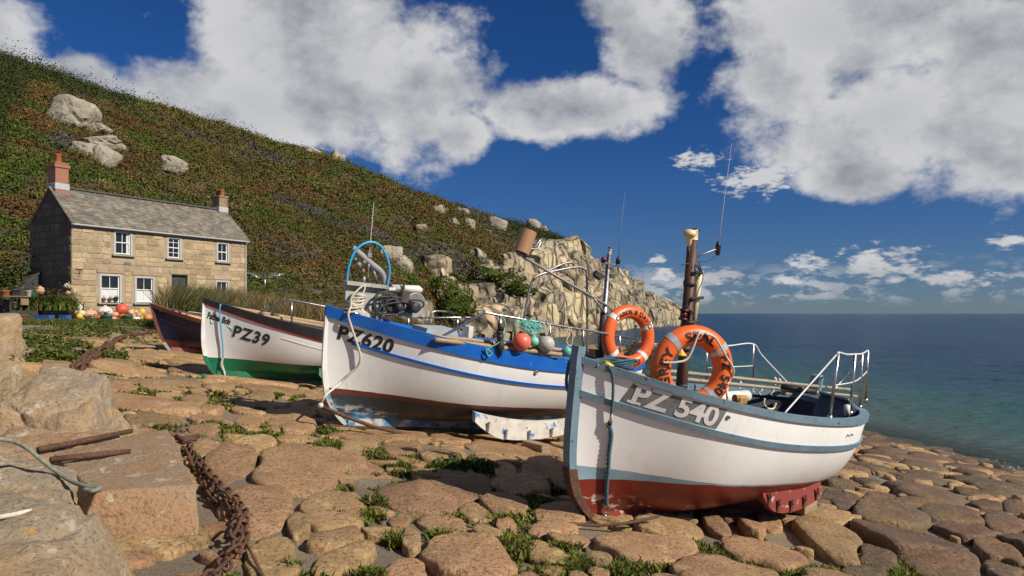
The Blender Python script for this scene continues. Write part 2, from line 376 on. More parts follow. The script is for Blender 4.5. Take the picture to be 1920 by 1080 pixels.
# ================================================================== sea
def build_sea():
    ys = np.concatenate([np.linspace(12, 60, 150), np.geomspace(60.6, 400, 110)[1:], np.geomspace(420, 9000, 26)])
    us = np.linspace(-1, 1, 260)
    V = []
    for y in ys:
        w = max(30, y * 1.15); x = us * w * .75 + w * .35; V.append(np.stack([x, np.full_like(x, y), np.zeros_like(x)], 1))
    V = np.concatenate(V); x, y = V[:, 0], V[:, 1]
    fade = 1 / (1 + (y / 160) ** 2)
    z = fbm2(x * .55 + y * .12, y * 1.15, 3, 5) * .16 + fbm2(x * .10, y * .26, 2, 9) * .16
    V[:, 2] = SEA + z * fade * (.25 + .75 * sstep(0, 12, -(ground(x, y) - SEA) * 6))
    n = len(us); m = len(ys)
    a = (np.arange(m - 1)[:, None] * n + np.arange(n - 1)[None]).ravel()
    Fc = np.stack([a, a + 1, a + n + 1, a + n], 1)
    me = np_mesh('sea', V, Fc, None, True)
    dep = np.clip(SEA - ground(x, y), 0, 6); at = me.attributes.new('depth', 'FLOAT', 'POINT'); at.data.foreach_set('value', dep.astype(np.float32))
    mt = bpy.data.materials.new('sea_water'); mt.use_nodes = True; nt = mt.node_tree; N = nt.nodes.new; L = nt.links.new; nt.nodes.clear()
    A = N('ShaderNodeAttribute'); A.attribute_name = 'depth'
    r = N('ShaderNodeValToRGB'); mr = N('ShaderNodeMapRange'); mr.inputs[2].default_value = 5; L(A.outputs['Fac'], mr.inputs[0]); L(mr.outputs[0], r.inputs[0])
    e = r.color_ramp.elements; e[0].position = 0; e[0].color = (.13, .14, .09, 1); e[1].position = 1; e[1].color = (.005, .050, .105, 1)
    q = e.new(.25); q.color = (.045, .135, .120, 1); q = e.new(.55); q.color = (.012, .085, .120, 1)
    p = N('ShaderNodeBsdfPrincipled'); p.inputs['Roughness'].default_value = .26; p.inputs['IOR'].default_value = 1.33; p.inputs['Specular IOR Level'].default_value = .16
    g = N('ShaderNodeNewGeometry').outputs['Position']; mp = N('ShaderNodeMapping'); mp.inputs['Scale'].default_value = (.9, 2.2, 1); L(g, mp.inputs[0])
    n1 = N('ShaderNodeTexNoise'); n1.inputs['Scale'].default_value = 1.3; n1.inputs['Detail'].default_value = 7; n1.inputs['Roughness'].default_value = .6; L(mp.outputs[0], n1.inputs[0])
    bp = N('ShaderNodeBump'); bp.inputs['Strength'].default_value = .9; bp.inputs['Distance'].default_value = .8; L(n1.outputs[0], bp.inputs['Height']); L(bp.outputs[0], p.inputs['Normal'])
    # broad darker and paler patches of wind on the water
    n2 = N('ShaderNodeTexNoise'); n2.inputs['Scale'].default_value = .02; n2.inputs['Detail'].default_value = 5; mp2 = N('ShaderNodeMapping'); mp2.inputs['Scale'].default_value = (.4, 1.6, 1); L(g, mp2.inputs[0]); L(mp2.outputs[0], n2.inputs[0])
    mx = N('ShaderNodeMix'); mx.data_type = 'RGBA'; mx.blend_type = 'MULTIPLY'; L(n2.outputs[0], mx.inputs[0]); L(r.outputs[0], mx.inputs[6]); mx.inputs[7].default_value = (.45, .6, .75, 1); L(mx.outputs[2], p.inputs['Base Color'])
    tr = N('ShaderNodeBsdfTransparent'); mix = N('ShaderNodeMixShader'); f = N('ShaderNodeMapRange'); f.inputs[1].default_value = 0; f.inputs[2].default_value = .55; f.inputs[3].default_value = .25; f.inputs[4].default_value = 1
    L(A.outputs['Fac'], f.inputs[0]); L(f.outputs[0], mix.inputs[0]); L(tr.outputs[0], mix.inputs[1]); L(p.outputs[0], mix.inputs[2])
    o = N('ShaderNodeOutputMaterial'); L(mix.outputs[0], o.inputs[0]); set_mat(me, mt)
    tag(link('sea', me), 'dark blue sea reaching to the horizon', kind='structure')
    # foam where wavelets break on the slipway
    m2 = mat('foam', (.55, .57, .57), (.42, .45, .46), .8, 20)
    V = []; Fc = []
    for k in range(1100):
        X = rng.uniform(8.5, 17.5); s = rng.normal(0, .18) + (.55 if rng.random() < .3 else .12)
        # shoreline: ground == SEA
        Y0 = (-2.0 + .148 * .87 + .028 * 6.8 - SEA - .148 * X) / .028
        cl = fbm2([X * .9], [3.1], 3, 21)[0]
        if cl < -.02: continue
        Xs = X + s * 1.2; Ys = Y0 + rng.normal(0, 1.2)
        Xs = (-2.0 + .148 * .87 + .028 * 6.8 - SEA - .028 * Ys) / .148 + abs(rng.normal(0, .35)) + .05
        if not (12 < Ys < 30): continue
        r_ = rng.uniform(.010, .035); i = len(V); a0 = rng.uniform(0, 6)
        for j in range(6):
            t = a0 + j * math.pi / 3; rr = r_ * rng.uniform(.5, 1.3); V.append((Xs + rr * math.cos(t) * .7, Ys + rr * math.sin(t) * 2.2, SEA + .055))
        Fc.append(list(range(i, i + 6)))
    if V: tag(link('sea_foam', np_mesh('sea_foam', V, Fc, m2)), 'white foam of small wavelets along the water edge', 'foam', kind='stuff')
build_sea()

# ================================================================== slipway
STONES_PX = [(434,863,106,55,0),(607,876,250,74,2),(482,947,135,78,0),(629,945,122,66,0),(560,977,46,42,0),(510,1034,108,78,0),(635,1002,112,30,-8),(649,1035,122,40,-14),
 (763,1060,86,48,0),(768,1003,48,42,10),(785,932,150,42,8),(749,963,48,20,0),(830,973,92,36,8),(475,827,92,24,0),(552,833,68,24,0),(674,834,72,30,0),(754,834,74,30,0),(832,849,84,26,0),
 (384,797,62,20,0),(388,833,60,34,0),(474,798,46,14,0),(515,799,36,16,0),(563,819,92,14,0),(882,1038,170,86,6),(838,882,124,32,4),(858,909,126,38,4),(947,879,48,26,8),(1025,882,88,38,6),
 (976,906,108,32,5),(945,938,90,38,5),(1050,957,92,46,0),(893,955,68,28,10),(916,991,64,24,4),(950,978,44,26,6),(1025,1027,90,38,12),(1068,1001,92,26,4),(994,1077,104,40,0),(1124,1040,56,30,6),
 (1036,1064,62,22,0),(1122,1069,48,24,4),(1038,985,92,26,0),(1256,982,124,34,4),(1342,979,66,38,28),(1409,983,62,34,25),(1443,972,50,28,15),(1213,1017,184,54,5),(1426,1027,170,56,12),(1363,1067,190,42,4),
 (1556,1004,150,66,20),(1640,1040,88,46,14),(1708,1010,225,60,13),(1773,1055,150,48,8),(1869,1029,100,46,20),(1880,1064,80,40,10),(1532,969,140,26,4),(1667,962,148,32,10),(1790,964,128,32,10),
 (1809,988,112,34,10),(1737,919,158,36,12),(1881,976,88,26,10),(1575,935,78,22,6),(1568,902,92,22,6),(1850,945,64,16,8),(1905,950,62,22,8),(1621,1076,84,32,0),(292,780,112,26,0),(397,762,46,12,0),(386,777,62,14,0),
 (484,741,60,15,0),(544,770,106,22,0),(468,785,62,18,0),(546,793,96,26,0),(221,723,76,16,0),(411,720,60,14,0),(316,736,54,12,0),(365,747,52,16,0),(562,755,34,12,0)]
def region_keep(x, y):
    """the cobbled slipway: right of the boulder wall, above the water"""
    px = 960 + F * x / y; g = ground(x, y)
    return (g > SEA - .25) & (y > 3.7) & (y < 27) & (px > -60) & (px < 2050) & (x > -12.5)
def build_slipway():
    # base sheet of mortar, sand and bedrock that runs under everything
    xs = np.concatenate([np.linspace(-60, -14, 40), np.linspace(-13.8, 18, 260), np.linspace(18.5, 60, 30)]); ys = np.concatenate([np.linspace(-12, 3, 20), np.linspace(3.1, 30, 240), np.linspace(30.5, 110, 110)])
    X, Y = np.meshgrid(xs, ys); x = X.ravel(); y = Y.ravel()
    z = ground(x, y) + .008 + fbm2(x * 1.7, y * 1.7, 3, 2) * .025 + fbm2(x * .5, y * .5, 2, 4) * .03
    z = z - np.clip((y - 34) * .0, 0, 1)
    n = len(xs); m = len(ys); a = (np.arange(m - 1)[:, None] * n + np.arange(n - 1)[None]).ravel()
    me = np_mesh('slipway', np.stack([x, y, z], 1), np.stack([a, a + 1, a + n + 1, a + n], 1), M['mortar'], True)
    base = tag(link('slipway', me), 'mortared bed of the cobbled slipway sloping to the sea', kind='structure')
    C = []; E1 = []; E2 = []; big = []
    for cx, cy, w, h, tilt in STONES_PX:
        c, s = math.cos(math.radians(tilt)), math.sin(math.radians(tilt)); o = unproj(cx, cy)
        a1 = (unproj(cx + w / 2 * c, cy + w / 2 * s) - unproj(cx - w / 2 * c, cy - w / 2 * s)) / 2
        a2 = (unproj(cx - h / 2 * s * .5, cy - h / 2) - unproj(cx + h / 2 * s * .5, cy + h / 2)) / 2
        C.append(o); E1.append(a1 * .97); E2.append(a2 * .97); big.append(1)
    nh = len(C)
    cand = 0; r2 = np.random.default_rng(5)
    C = [np.asarray(c) for c in C]
    inv = [np.linalg.inv(np.stack([a, b], 1)) for a, b in zip(E1, E2)]
    cellr = [max(np.linalg.norm(a), np.linalg.norm(b)) for a, b in zip(E1, E2)]
    for size, tries in ((.80, 420), (.62, 700), (.46, 1100), (.32, 1600), (.20, 2200), (.13, 2200)):
        P = np.stack([r2.uniform(-12.5, 16, tries), r2.uniform(3.7, 27, tries)], 1)
        ok = region_keep(P[:, 0], P[:, 1])
        for p in P[ok]:
            rx = size * r2.uniform(.8, 1.25) / 1.0; asp = r2.uniform(.55, .9); ang = r2.normal(0.5 if p[0] > 3 else .05, .35)
            if p[0] > 4.5: rx *= 1.15; asp *= .75
            e1 = np.array([math.cos(ang), math.sin(ang)]) * rx * .72; e2 = np.array([-math.sin(ang), math.cos(ang)]) * rx * asp * .72
            A = np.array(C); D = p - A; near = np.where((np.abs(D) < 2.2).all(1))[0]; good = True; io = np.linalg.inv(np.stack([e1, e2], 1))
            for j in near:
                q = inv[j] @ D[j]; dj = np.linalg.norm(q); dist = np.linalg.norm(D[j]); own = np.linalg.norm(io @ D[j])
                if dist * (1 - 1 / max(dj, 1e-6) - 1 / max(own, 1e-6)) < -.02 * 1: good = False; break
            if good:
                C.append(p); E1.append(e1); E2.append(e2); inv.append(np.linalg.inv(np.stack([e1, e2], 1))); big.append(0)
    C = np.array(C); inv = np.array(inv); n = len(C); E1 = np.array(E1); E2 = np.array(E2)
    # grow every stone until it meets its neighbours
    polys = []
    for i in range(n):
        K = 36 if i < nh or (C[i, 1] < 11 and E1[i] @ E1[i] > .03) else 22
        th = np.arange(K) * 2 * math.pi / K; dirs = np.cos(th)[:, None] * E1[i] + np.sin(th)[:, None] * E2[i]
        D = np.linalg.norm(C - C[i], axis=1); nb = np.where((D < 3.0) & (D > 0))[0]
        grow = 1.16 if i < nh else 1.75
        best = np.full(K, grow); ts = np.linspace(.35, grow, 18)
        nb = nb[D[nb] < 1.3 * (np.linalg.norm(E1[i]) + np.linalg.norm(E2[i])) + 1.0]
        pts = C[i] + ts[:, None, None] * dirs[None]
        rel = pts[:, :, None] - C[nb]; iv = inv[nb]
        qx = iv[:, 0, 0] * rel[..., 0] + iv[:, 0, 1] * rel[..., 1]; qy = iv[:, 1, 0] * rel[..., 0] + iv[:, 1, 1] * rel[..., 1]
        bad = (qx * qx + qy * qy < (ts ** 2)[:, None, None]).any(2)
        hit = bad.any(0); best[hit] = np.maximum(.45, ts[np.argmax(bad, 0)][hit] - .02)
        ph = rng.uniform(0, 6.28, 3); wob = 1 + .05 * np.sin(2 * th + ph[0]) + .045 * np.sin(3 * th + ph[1]) + .035 * np.sin(5 * th + ph[2]) + rng.normal(0, .012, K)
        best = np.minimum(best * wob, grow * 1.02)
        for _ in range(2): best = np.minimum(best, (np.roll(best, 1) + np.roll(best, -1) + 2 * best) / 4 * 1.015)
        R = np.linalg.norm(dirs, axis=1); gap = .014 + .02 * rng.random() ** 2
        polys.append(C[i] + dirs * np.maximum(best - gap / R, .35)[:, None])
    dist = C[:, 1]; area = np.array([abs(np.sum(p[:, 0] * np.roll(p[:, 1], -1) - np.roll(p[:, 0], -1) * p[:, 1])) / 2 for p in polys])
    pxs = 960 + F * C[:, 0] / C[:, 1]
    vis = np.where((pxs > -30) & (pxs < 1960), 1, 0); score = area / dist ** 2.6 * vis
    order = np.argsort(-score); top = set(order[:298].tolist()); rest = MB(); VS = []; AM = []; OF = []; FS = []; WET = []
    for i in range(n):
        p = polys[i]; c = p.mean(0); K = len(p); r = math.sqrt(area[i] / math.pi)
        hgt = min(.10, .055 + .055 * r) * rng.uniform(.75, 1.25); fore = dist[i] < 12
        if C[i, 0] > 2.5: hgt *= 1.35
        tx, ty = rng.normal(0, .05, 2)
        rings = ((1.0, -.12), (1.0, -.1), (1.0, .25), (.99, .62), (.968, .84), (.925, .94), (.70, .985), (.36, 1.0)) if fore else ((1.0, -.1), (1.0, .1), (.95, .55), (.78, .88), (.4, 1.0))
        V = []
        for s_, hz in rings:
            q = c + (p - c) * s_; zz = ground(q[:, 0], q[:, 1]) + (hz * hgt if hz > 0 else hz * .6)
            if hz > .0: zz = zz + (q[:, 0] - c[0]) * tx + (q[:, 1] - c[1]) * ty
            V.append(np.stack([q[:, 0], q[:, 1], zz], 1))
        V = np.concatenate(V); cz = ground(c[0], c[1]) + hgt * 1.0
        V = np.concatenate([V, [[c[0], c[1], cz]]])
        up = np.arange(len(V)) >= 2 * K; AM.append(up * .03 * min(1, r / .3)); VS.append(V); OF.append(np.full(len(V), i * 5.3))
        R_ = len(rings); Fc = [(a * K + k, a * K + (k + 1) % K, (a + 1) * K + (k + 1) % K, (a + 1) * K + k) for a in range(R_ - 1) for k in range(K)]
        Fc += [((R_ - 1) * K + k, (R_ - 1) * K + (k + 1) % K, R_ * K) for k in range(K)]
        WET.append(C[i, 0] + .25 * (C[i, 1] - 7) + rng.normal(0, .5) > 3.2); FS.append(Fc)
    VA = np.concatenate(VS); AMA = np.concatenate(AM); OFA = np.concatenate(OF)[:, None]
    VA[:, 2] += (fbm(VA * 2.4 + OFA, 5, 8) * 2.0 + fbm(VA * 9 + OFA, 3, 18) * .45) * AMA
    VA[:, :2] += (fbm(VA * 6.0 + 31 + OFA, 3, 12) * AMA * .9)[:, None] * np.array([1, .7])
    k0 = 0
    for i in range(n):
        V = VA[k0:k0 + len(VS[i])]; k0 += len(VS[i]); Fc = FS[i]; wet = WET[i]
        if i in top:
            link('cobble_stone', np_mesh('cobble_stone', V, Fc, M['granite_wet'] if wet else M['granite'], True), base)
        else: rest.add(V, Fc)
    o = rest.obj('small_cobbles', M['granite'], base, True); o['kind'] = 'stuff'
    # grass and moss growing in the joints
    V = []; col = []; Fc = []
    def inside(pt):
        D = np.abs(C - pt); nb = np.where((D < 1.6).all(1))[0]
        for j in nb:
            p = polys[j]; q = inv[j] @ (pt - C[j])
            if q @ q > 2.2: continue
            x_, y_ = pt; xi, yi = p[:, 0], p[:, 1]; xj, yj = np.roll(xi, -1), np.roll(yi, -1)
            with np.errstate(divide='ignore', invalid='ignore'):
                cr = ((yi > y_) != (yj > y_)) & (x_ < (xj - xi) * (y_ - yi) / (yj - yi) + xi)
            if cr.sum() % 2: return True
        return False
    spots = [(600,830,26),(497,822,18),(690,840,20),(715,850,24),(745,868,20),(770,852,22),(640,906,14),(690,955,16),(705,930,16),(645,908,16),(745,1000,14),(733,995,10),(838,957,26),(850,992,22),(830,990,14),
             (920,1005,30),(960,1010,30),(985,1020,28),(1060,1010,24),(930,960,30),(900,915,20),(960,930,20),(1000,930,30),(1020,905,26),(1090,900,26),(870,870,20),(900,862,24),(1040,955,24),(1190,1035,30),(1230,1045,30),(1290,1020,34),(1330,1040,34),(1370,1035,30),(1420,1050,30),(1470,1062,34),(1510,1070,40),
             (1620,1045,26),(1650,1050,30),(1700,1070,30),(1720,1000,12),(1830,1000,12),(1860,1005,14),(1890,1062,20),(1920,1065,20),(1050,1060,34),(1090,1050,30),(1150,1060,30),(870,1070,14),(690,1065,8),(545,1045,8),(420,1075,24),(235,740,46),(255,750,44),(280,735,40),(220,757,36),
             (330,743,14),(410,750,22),(430,752,14),(480,760,14),(395,790,16),(440,800,20),(510,800,24),(590,820,22),(620,800,20),(660,795,18),(470,812,16),(300,792,10),(360,720,14),(560,742,12),(520,735,10),(200,700,20),(180,715,20),(260,690,12),(330,690,10)]
    pts = []
    for px, py, rr in spots:
        k = int(50 + rr * 4)
        q = unproj(px + rng.normal(0, rr * .55, k), py + rng.normal(0, rr * .2, k)); pts += list(q)
    q = np.stack([rng.uniform(-11, 9, 12000), rng.uniform(3.8, 24, 12000)], 1)
    q = q[(fbm2(q[:, 0] * .9, q[:, 1] * .9, 3, 77) > .08) & region_keep(q[:, 0], q[:, 1]) & (q[:, 0] < 5)]
    pts += list(q)
    for pt in pts:
        if pt[1] < 3.6 or pt[1] > 26: continue
        if inside(pt) and rng.random() > .06: continue
        z0 = ground(pt[0], pt[1]) + .005; nb = 13 if pt[1] < 10 else 7
        hue = rng.random()
        base_c = np.array((.075, .115, .014)) * (1 - hue) + np.array((.155, .15, .03)) * hue
        for b in range(nb):
            i = len(V); a = rng.uniform(0, 6.28); h = rng.uniform(.008, .038) * (1.9 if rng.random() < .04 else 1); w = rng.uniform(.006, .015) * (1 + pt[1] / 9); l = rng.uniform(.02, .07)
            o_ = pt + rng.normal(0, .035, 2); dx, dy = math.cos(a), math.sin(a)
            zz = z0 + rng.uniform(.0, .03)
            V += [(o_[0] - dy * w, o_[1] + dx * w, zz), (o_[0] + dy * w, o_[1] - dx * w, zz), (o_[0] + dx * l, o_[1] + dy * l, zz + h + .02)]
            Fc.append((i, i + 1, i + 2)); cc = base_c * rng.uniform(.6, 1.3) if rng.random() > .12 else np.array((.22, .16, .07)); col += [cc, cc, cc * 1.15]
    me = np_mesh('joint_grass', V, np.array(Fc), M['veg'], False, np.array(col))
    tag(link('joint_grass', me), 'short green grass and moss growing in the joints of the cobbles', 'grass', kind='stuff')
build_slipway()

# ================================================================== rocks
_ico = {}
def ico(sub):
    if sub not in _ico:
        bm = bmesh.new(); bmesh.ops.create_icosphere(bm, subdivisions=sub, radius=1.0)
        bm.verts.ensure_lookup_table(); V = np.array([v.co[:] for v in bm.verts]); Fc = np.array([[v.index for v in f.verts] for f in bm.faces]); bm.free()
        _ico[sub] = (V / np.linalg.norm(V, axis=1)[:, None], Fc)
    return _ico[sub]
def rock_geo(seed, sub=3, planes=9, p=16, rough=.06, box=True, crack=0.0, turn=.35):
    r = np.random.default_rng(seed); D, Fc = ico(sub); Nn = []
    if box:
        q = np.linalg.qr(r.normal(size=(3, 3)) * turn + np.eye(3))[0]
        for a in range(3): Nn += [(q[:, a], r.uniform(.72, .95)), (-q[:, a], r.uniform(.72, .95))]
    for k in range(planes):
        v = r.normal(size=3); v /= np.linalg.norm(v); Nn.append((v, r.uniform(.78, 1.05)))
    g = sum(np.clip(D @ n_ / d_, 0, None) ** p for n_, d_ in Nn) ** (1 / p)
    V = D / np.maximum(g, .5)[:, None]
    V = V * (1 + rough * fbm(V * 1.8 + seed * 9.1, 4, 3) + rough * .5 * fbm(V * 5 + seed * 3.3, 3, 5))[:, None]
    if crack:
        c = np.abs(fbm(V * np.array([2.2, 2.2, .9]) + seed * 5.7, 2, 14)); V = V * (1 - crack * (1 - sstep(0, .09, c)))[:, None]
    return V, Fc
def rock_obj(name, seed, loc, size, rot=(0, 0, 0), m='boulder', sub=4, parent=None, planes=9, p=16, rough=.06, crack=0.0, box=True, smooth=True):
    V, Fc = rock_geo(seed, sub, planes, p, rough, box, crack)
    V = V * np.asarray(size, float)
    from mathutils import Euler
    R = np.array(Euler(rot).to_matrix()); V = V @ R.T
    o = link(name, np_mesh(name, V, Fc, M[m] if isinstance(m, str) else m, smooth), parent); o.location = loc; return o

# ================================================================== hillside and headland
CREST = [(-420, -10, 80), (-200, 45, 88), (0, 108, 95), (100, 140, 101), (200, 177, 108), (300, 203, 116), (400, 238, 125), (500, 268, 135), (600, 293, 147), (700, 335, 160), (800, 367, 178), (900, 400, 200), (1000, 432, 226), (1045, 452, 238), (1075, 480, 242), (1110, 520, 244), (1160, 548, 246), (1200, 578, 247), (1225, 595, 248), (1250, 606, 250)]
FOOT = [(-62, 40, 1.6), (-48, 41, 1.6), (-36, 43, 1.4), (-32, 44, 1.3), (-27.5, 45, 1.1), (-23.5, 49, .9), (-19, 53, .7), (-14, 57, .2), (-9.5, 64, -.2), (-6, 72, -.8), (-3, 82, -1.6), (0, 95, -2.4), (5, 118, -3.6), (10, 132, -4.4), (15, 148, -4.6), (21, 165, -4.7), (30, 190, -4.7), (38, 208, -4.8), (46, 225, -4.8), (54, 240, -4.8)]
def hill_fn():
    c = np.array([W(*q) for q in CREST]); f = np.array(FOOT, float)
    k = np.arange(len(c)); 
    def at(u):
        return np.stack([np.interp(u, k, c[:, i]) for i in range(3)], -1), np.stack([np.interp(u, k, f[:, i]) for i in range(3)], -1)
    return at, len(c) - 1
HAT, HU = hill_fn()
def hill_pt(u, s):
    """u along the coast, s from the foot (0) to the skyline (1) and beyond"""
    u = np.asarray(u, float); s = np.asarray(s, float); c, f = HAT(u); sc = np.clip(s, 0, 1)
    P = f + (c - f) * s[..., None]
    prof = np.where(s <= 1, 1.22 * sc - .22 * sc * sc, 1 + .18 * (s - 1))
    P[..., 2] = f[..., 2] + (c[..., 2] - f[..., 2]) * prof
    P[..., 2] = np.where(s < 0, f[..., 2] + s * 45, P[..., 2])
    x, y = P[..., 0].ravel(), P[..., 1].ravel()
    amp = sstep(-.05, .12, s.ravel()) * (1 - .75 * sstep(.86, 1.0, s.ravel()))
    P[..., 2] += ((fbm2(x * .07, y * .07, 4, 31) * 3.0 + fbm2(x * .3, y * .3, 3, 33) * .8) * amp).reshape(s.shape)
    return P
def rockiness(u, s):
    """0 heath .. 1 bare granite: lower slopes and the point are rock"""
    u = np.asarray(u, float); s = np.asarray(s, float)
    lim = np.interp(u, [0, 8, 9, 10, 11, 12, 13, 14, 15, 17], [-.1, -.05, .05, .20, .34, .50, .66, .95, 1.2, 1.4])
    nz = fbm2(u.ravel() * 2.2, s.ravel() * 9, 4, 41).reshape(u.shape)
    return sstep(-.10, .10, lim - s + nz * .22)
def build_hill():
    us = np.linspace(0, HU, 420); ss = np.concatenate([np.linspace(-.12, 1, 120), np.linspace(1.03, 1.9, 14)])
    U, S = np.meshgrid(us, ss); P = hill_pt(U, S); R = rockiness(U, S)
    x, y = P[..., 0].ravel(), P[..., 1].ravel()
    n = len(us); m = len(ss); a = (np.arange(m - 1)[:, None] * n + np.arange(n - 1)[None]).ravel()
    V = P.reshape(-1, 3)
    # jointed granite where the slope is bare: stepped blocks
    rk = R.ravel()
    blk = np.abs(vnoise(V * np.array([.23, .12, .16]) , 51)); blk2 = np.abs(vnoise(V * np.array([.5, .25, .35]), 52))
    d = (1 - sstep(0, .16, blk)) * 1.6 + (1 - sstep(0, .18, blk2)) * .7 - fbm(V * .16, 3, 53) * 2.4
    V[:, 2] -= (np.abs(d) + 1.2) * rk * .9; V[:, 1] += d * rk * .8
    soil = np.array((.085, .070, .035)); rock = np.array((.36, .275, .17))
    col = soil + (rock - soil) * rk[:, None]; col = col * (1 + .25 * fbm(V * .4, 3, 54)[:, None])
    mt = mat('hillside_ground', 'attr', (.62, .58, .52), .95, .7, 8, .35, .65, bump=.8, bscale=1.6, bdist=.3)
    hill = tag(link('hillside', np_mesh('hillside', V, np.stack([a, a + 1, a + n + 1, a + n], 1), mt, True, col)), 'heath covered hillside ending in a granite headland', kind='structure')
    # vegetation
    N_ = 36000
    r = np.random.default_rng(3)
    u = r.uniform(0, 13.8, N_); s = r.uniform(-.03, 1.03, N_) ** .8 if False else r.uniform(-.02, 1.02, N_)
    P = hill_pt(u, s); rkn = rockiness(u, s); keep = (rkn < .45 + r.normal(0, .12, N_)) | ((r.random(N_) < .30) & (fbm2(P[:, 0] * .12, P[:, 1] * .05 + P[:, 2] * .15, 3, 91) > .12) & (u < 13.5)); 
    px = 960 + F * P[:, 0] / P[:, 1]; keep &= (px > -520)
    # density by distance: the strips get wider far away
    P = P[keep]; u = u[keep]; s = s[keep]; x, y = P[:, 0], P[:, 1]
    n1 = fbm2(x * .040 + y * .02, y * .035 - s * 1.5, 4, 61); n2 = fbm2(x * .10, y * .07 + s * 3, 4, 62); n3 = fbm2(x * .5, y * .4, 2, 63)
    pal = {'rust': (.125, .070, .027), 'olive': (.097, .080, .024), 'green': (.070, .092, .018), 'heather': (.088, .078, .062), 'dark': (.042, .050, .016), 'straw': (.155, .110, .048), 'bright': (.095, .118, .020)}
    kind = np.full(len(P), 'olive', object); v = n1 + .5 * n2 + .10 * n3
    kind[v < -.22] = 'heather'; kind[(v >= -.22) & (v < -.08)] = 'rust'; kind[(v >= -.08) & (v < .05)] = 'olive'; kind[(v >= .05) & (v < .15)] = 'green'; kind[(v >= .15) & (v < .24)] = 'rust'; kind[v >= .24] = 'olive'
    kind[(n2 > .27)] = 'green'; kind[(n2 < -.34)] = 'heather'; kind[(n3 > .42) & (n2 > .1)] = 'straw'
    low = (s < .30) & (u > 9.0) & (n2 > .05) & (n1 > -.05); kind[low] = 'bright'
    topl = (u < 4.5) & (s > .82); kind[topl] = 'dark'
    dk = (u < 2.6) & (s > .25) & (n1 > -.02); kind[dk] = 'dark'
    hd = (u > 11.4) & (s > .6); kind[hd] = 'dark'
    base = np.array([pal[k] for k in kind]) * 1.32
    sz = (.38 + .75 * r.random(len(P)) ** 2.5) * (1 + .006 * (y - 45)) ; sz *= np.where(kind == 'dark', 1.45, 1) * np.where(topl, 1.35, 1); sz *= np.where(kind == 'heather', .85, 1); sz *= np.where(n3 > .3, 1.3, 1.0)
    gorse = (r.random(len(P)) < .035); sz = np.where(gorse, sz * 2.1, sz); base = np.where(gorse[:, None], base * np.array([.72, .85, .7]), base)
    far = y > 95
    def clump(P, sz, base, K, nm, ls):
        n = len(P); D = r.normal(size=(n, K, 3)); D /= np.linalg.norm(D, axis=2)[..., None]; D[..., 2] = np.abs(D[..., 2])
        rad = r.uniform(.35, .88, (n, K, 1)); ctr = P[:, None] + D * rad * sz[:, None, None] * np.array([1.15, 1.15, .75]) - np.array([0, 0, .08])
        A = r.normal(size=(n, K, 3)); A /= np.linalg.norm(A, axis=2)[..., None]; B = np.cross(A, D + r.normal(0, .5, (n, K, 3))); B /= np.linalg.norm(B, axis=2)[..., None] + 1e-9
        l = (np.minimum(sz, .75)[:, None] * r.uniform(.12, .30, (n, K)))[..., None] * ls * (1 + .004 * np.maximum(P[:, 1] - 60, 0))[:, None, None]
        T = np.stack([ctr - A * l * .7, ctr + A * l * .7, ctr + B * l * 1.25], 2).reshape(-1, 3); G_ = D * np.array([1, 1, .9]) + np.array([.05, -.15, .35]) + r.normal(0, .13, (n, K, 3)); G_ /= np.linalg.norm(G_, axis=2)[..., None]; G_ = np.repeat(G_.reshape(-1, 3), 3, 0)
        c = base[:, None] * r.uniform(.86, 1.14, (n, K, 1)) * r.uniform(.85, 1.15, (n, 1, 1)); c = np.repeat(c.reshape(-1, 3), 3, 0)
        return T, c, G_
    T1, c1, g1 = clump(P[~far], sz[~far], base[~far], 96, '', .62); T2, c2, g2 = clump(P[far], sz[far] * 1.1, base[far], 38, '', .8)
    T = np.concatenate([T1, T2]); c = np.concatenate([c1, c2])
    me = np_mesh('heath', T, np.arange(len(T)).reshape(-1, 3), M['heath'], False, c, None, np.concatenate([g1, g2]))
    tag(link('heath', me), 'low bracken, heather and gorse covering the hillside', 'heath', kind='stuff')
    # granite blocks of the headland and the lower slopes: pieces of the hillside
    variants = []
    for k in range(14):
        Vr, Fr = rock_geo(100 + k, 3, 4, 22, .05, True, .06, .14); Vr = Vr * (1 + .05 * fbm(Vr * 4 + k, 3, 6))[:, None]; variants.append((Vr, Fr, np_mesh('rock', Vr, Fr, M['cliff'], False)))
        variants[-1][2].polygons.foreach_set('use_smooth', np.ones(len(Fr), bool)); variants[-1][2].set_sharp_from_angle(angle=math.radians(32))
    cand = []
    r = np.random.default_rng(8)
    uu = r.uniform(7.6, HU, 5200); sg = r.uniform(-.06, 1.0, 5200); qq = hill_pt(uu, sg); rr = rockiness(uu, sg); ok = r.random(5200) <= rr * .9 + .012
    cand = [(qq[k], rr[k], uu[k], sg[k]) for k in np.where(ok & ~((uu > 12.5) & (sg > .8)))[0]]
    sizes = []
    for q, rk, u_, s_ in cand:
        b = r.uniform(.45, 1.2) * (1 + .008 * max(0, q[1] - 60)) * (.6 if s_ > .75 else 1) * (1.0 if r.random() < .8 else 1.7) * (.75 if rk < .4 else 1); sizes.append(b)
    sc = np.array([sizes[i] / cand[i][0][1] for i in range(len(cand))]); order = np.argsort(-sc); top = set(order[:150].tolist()); rest = MB(); restn = 0
    VV = []; FF = []; off = 0
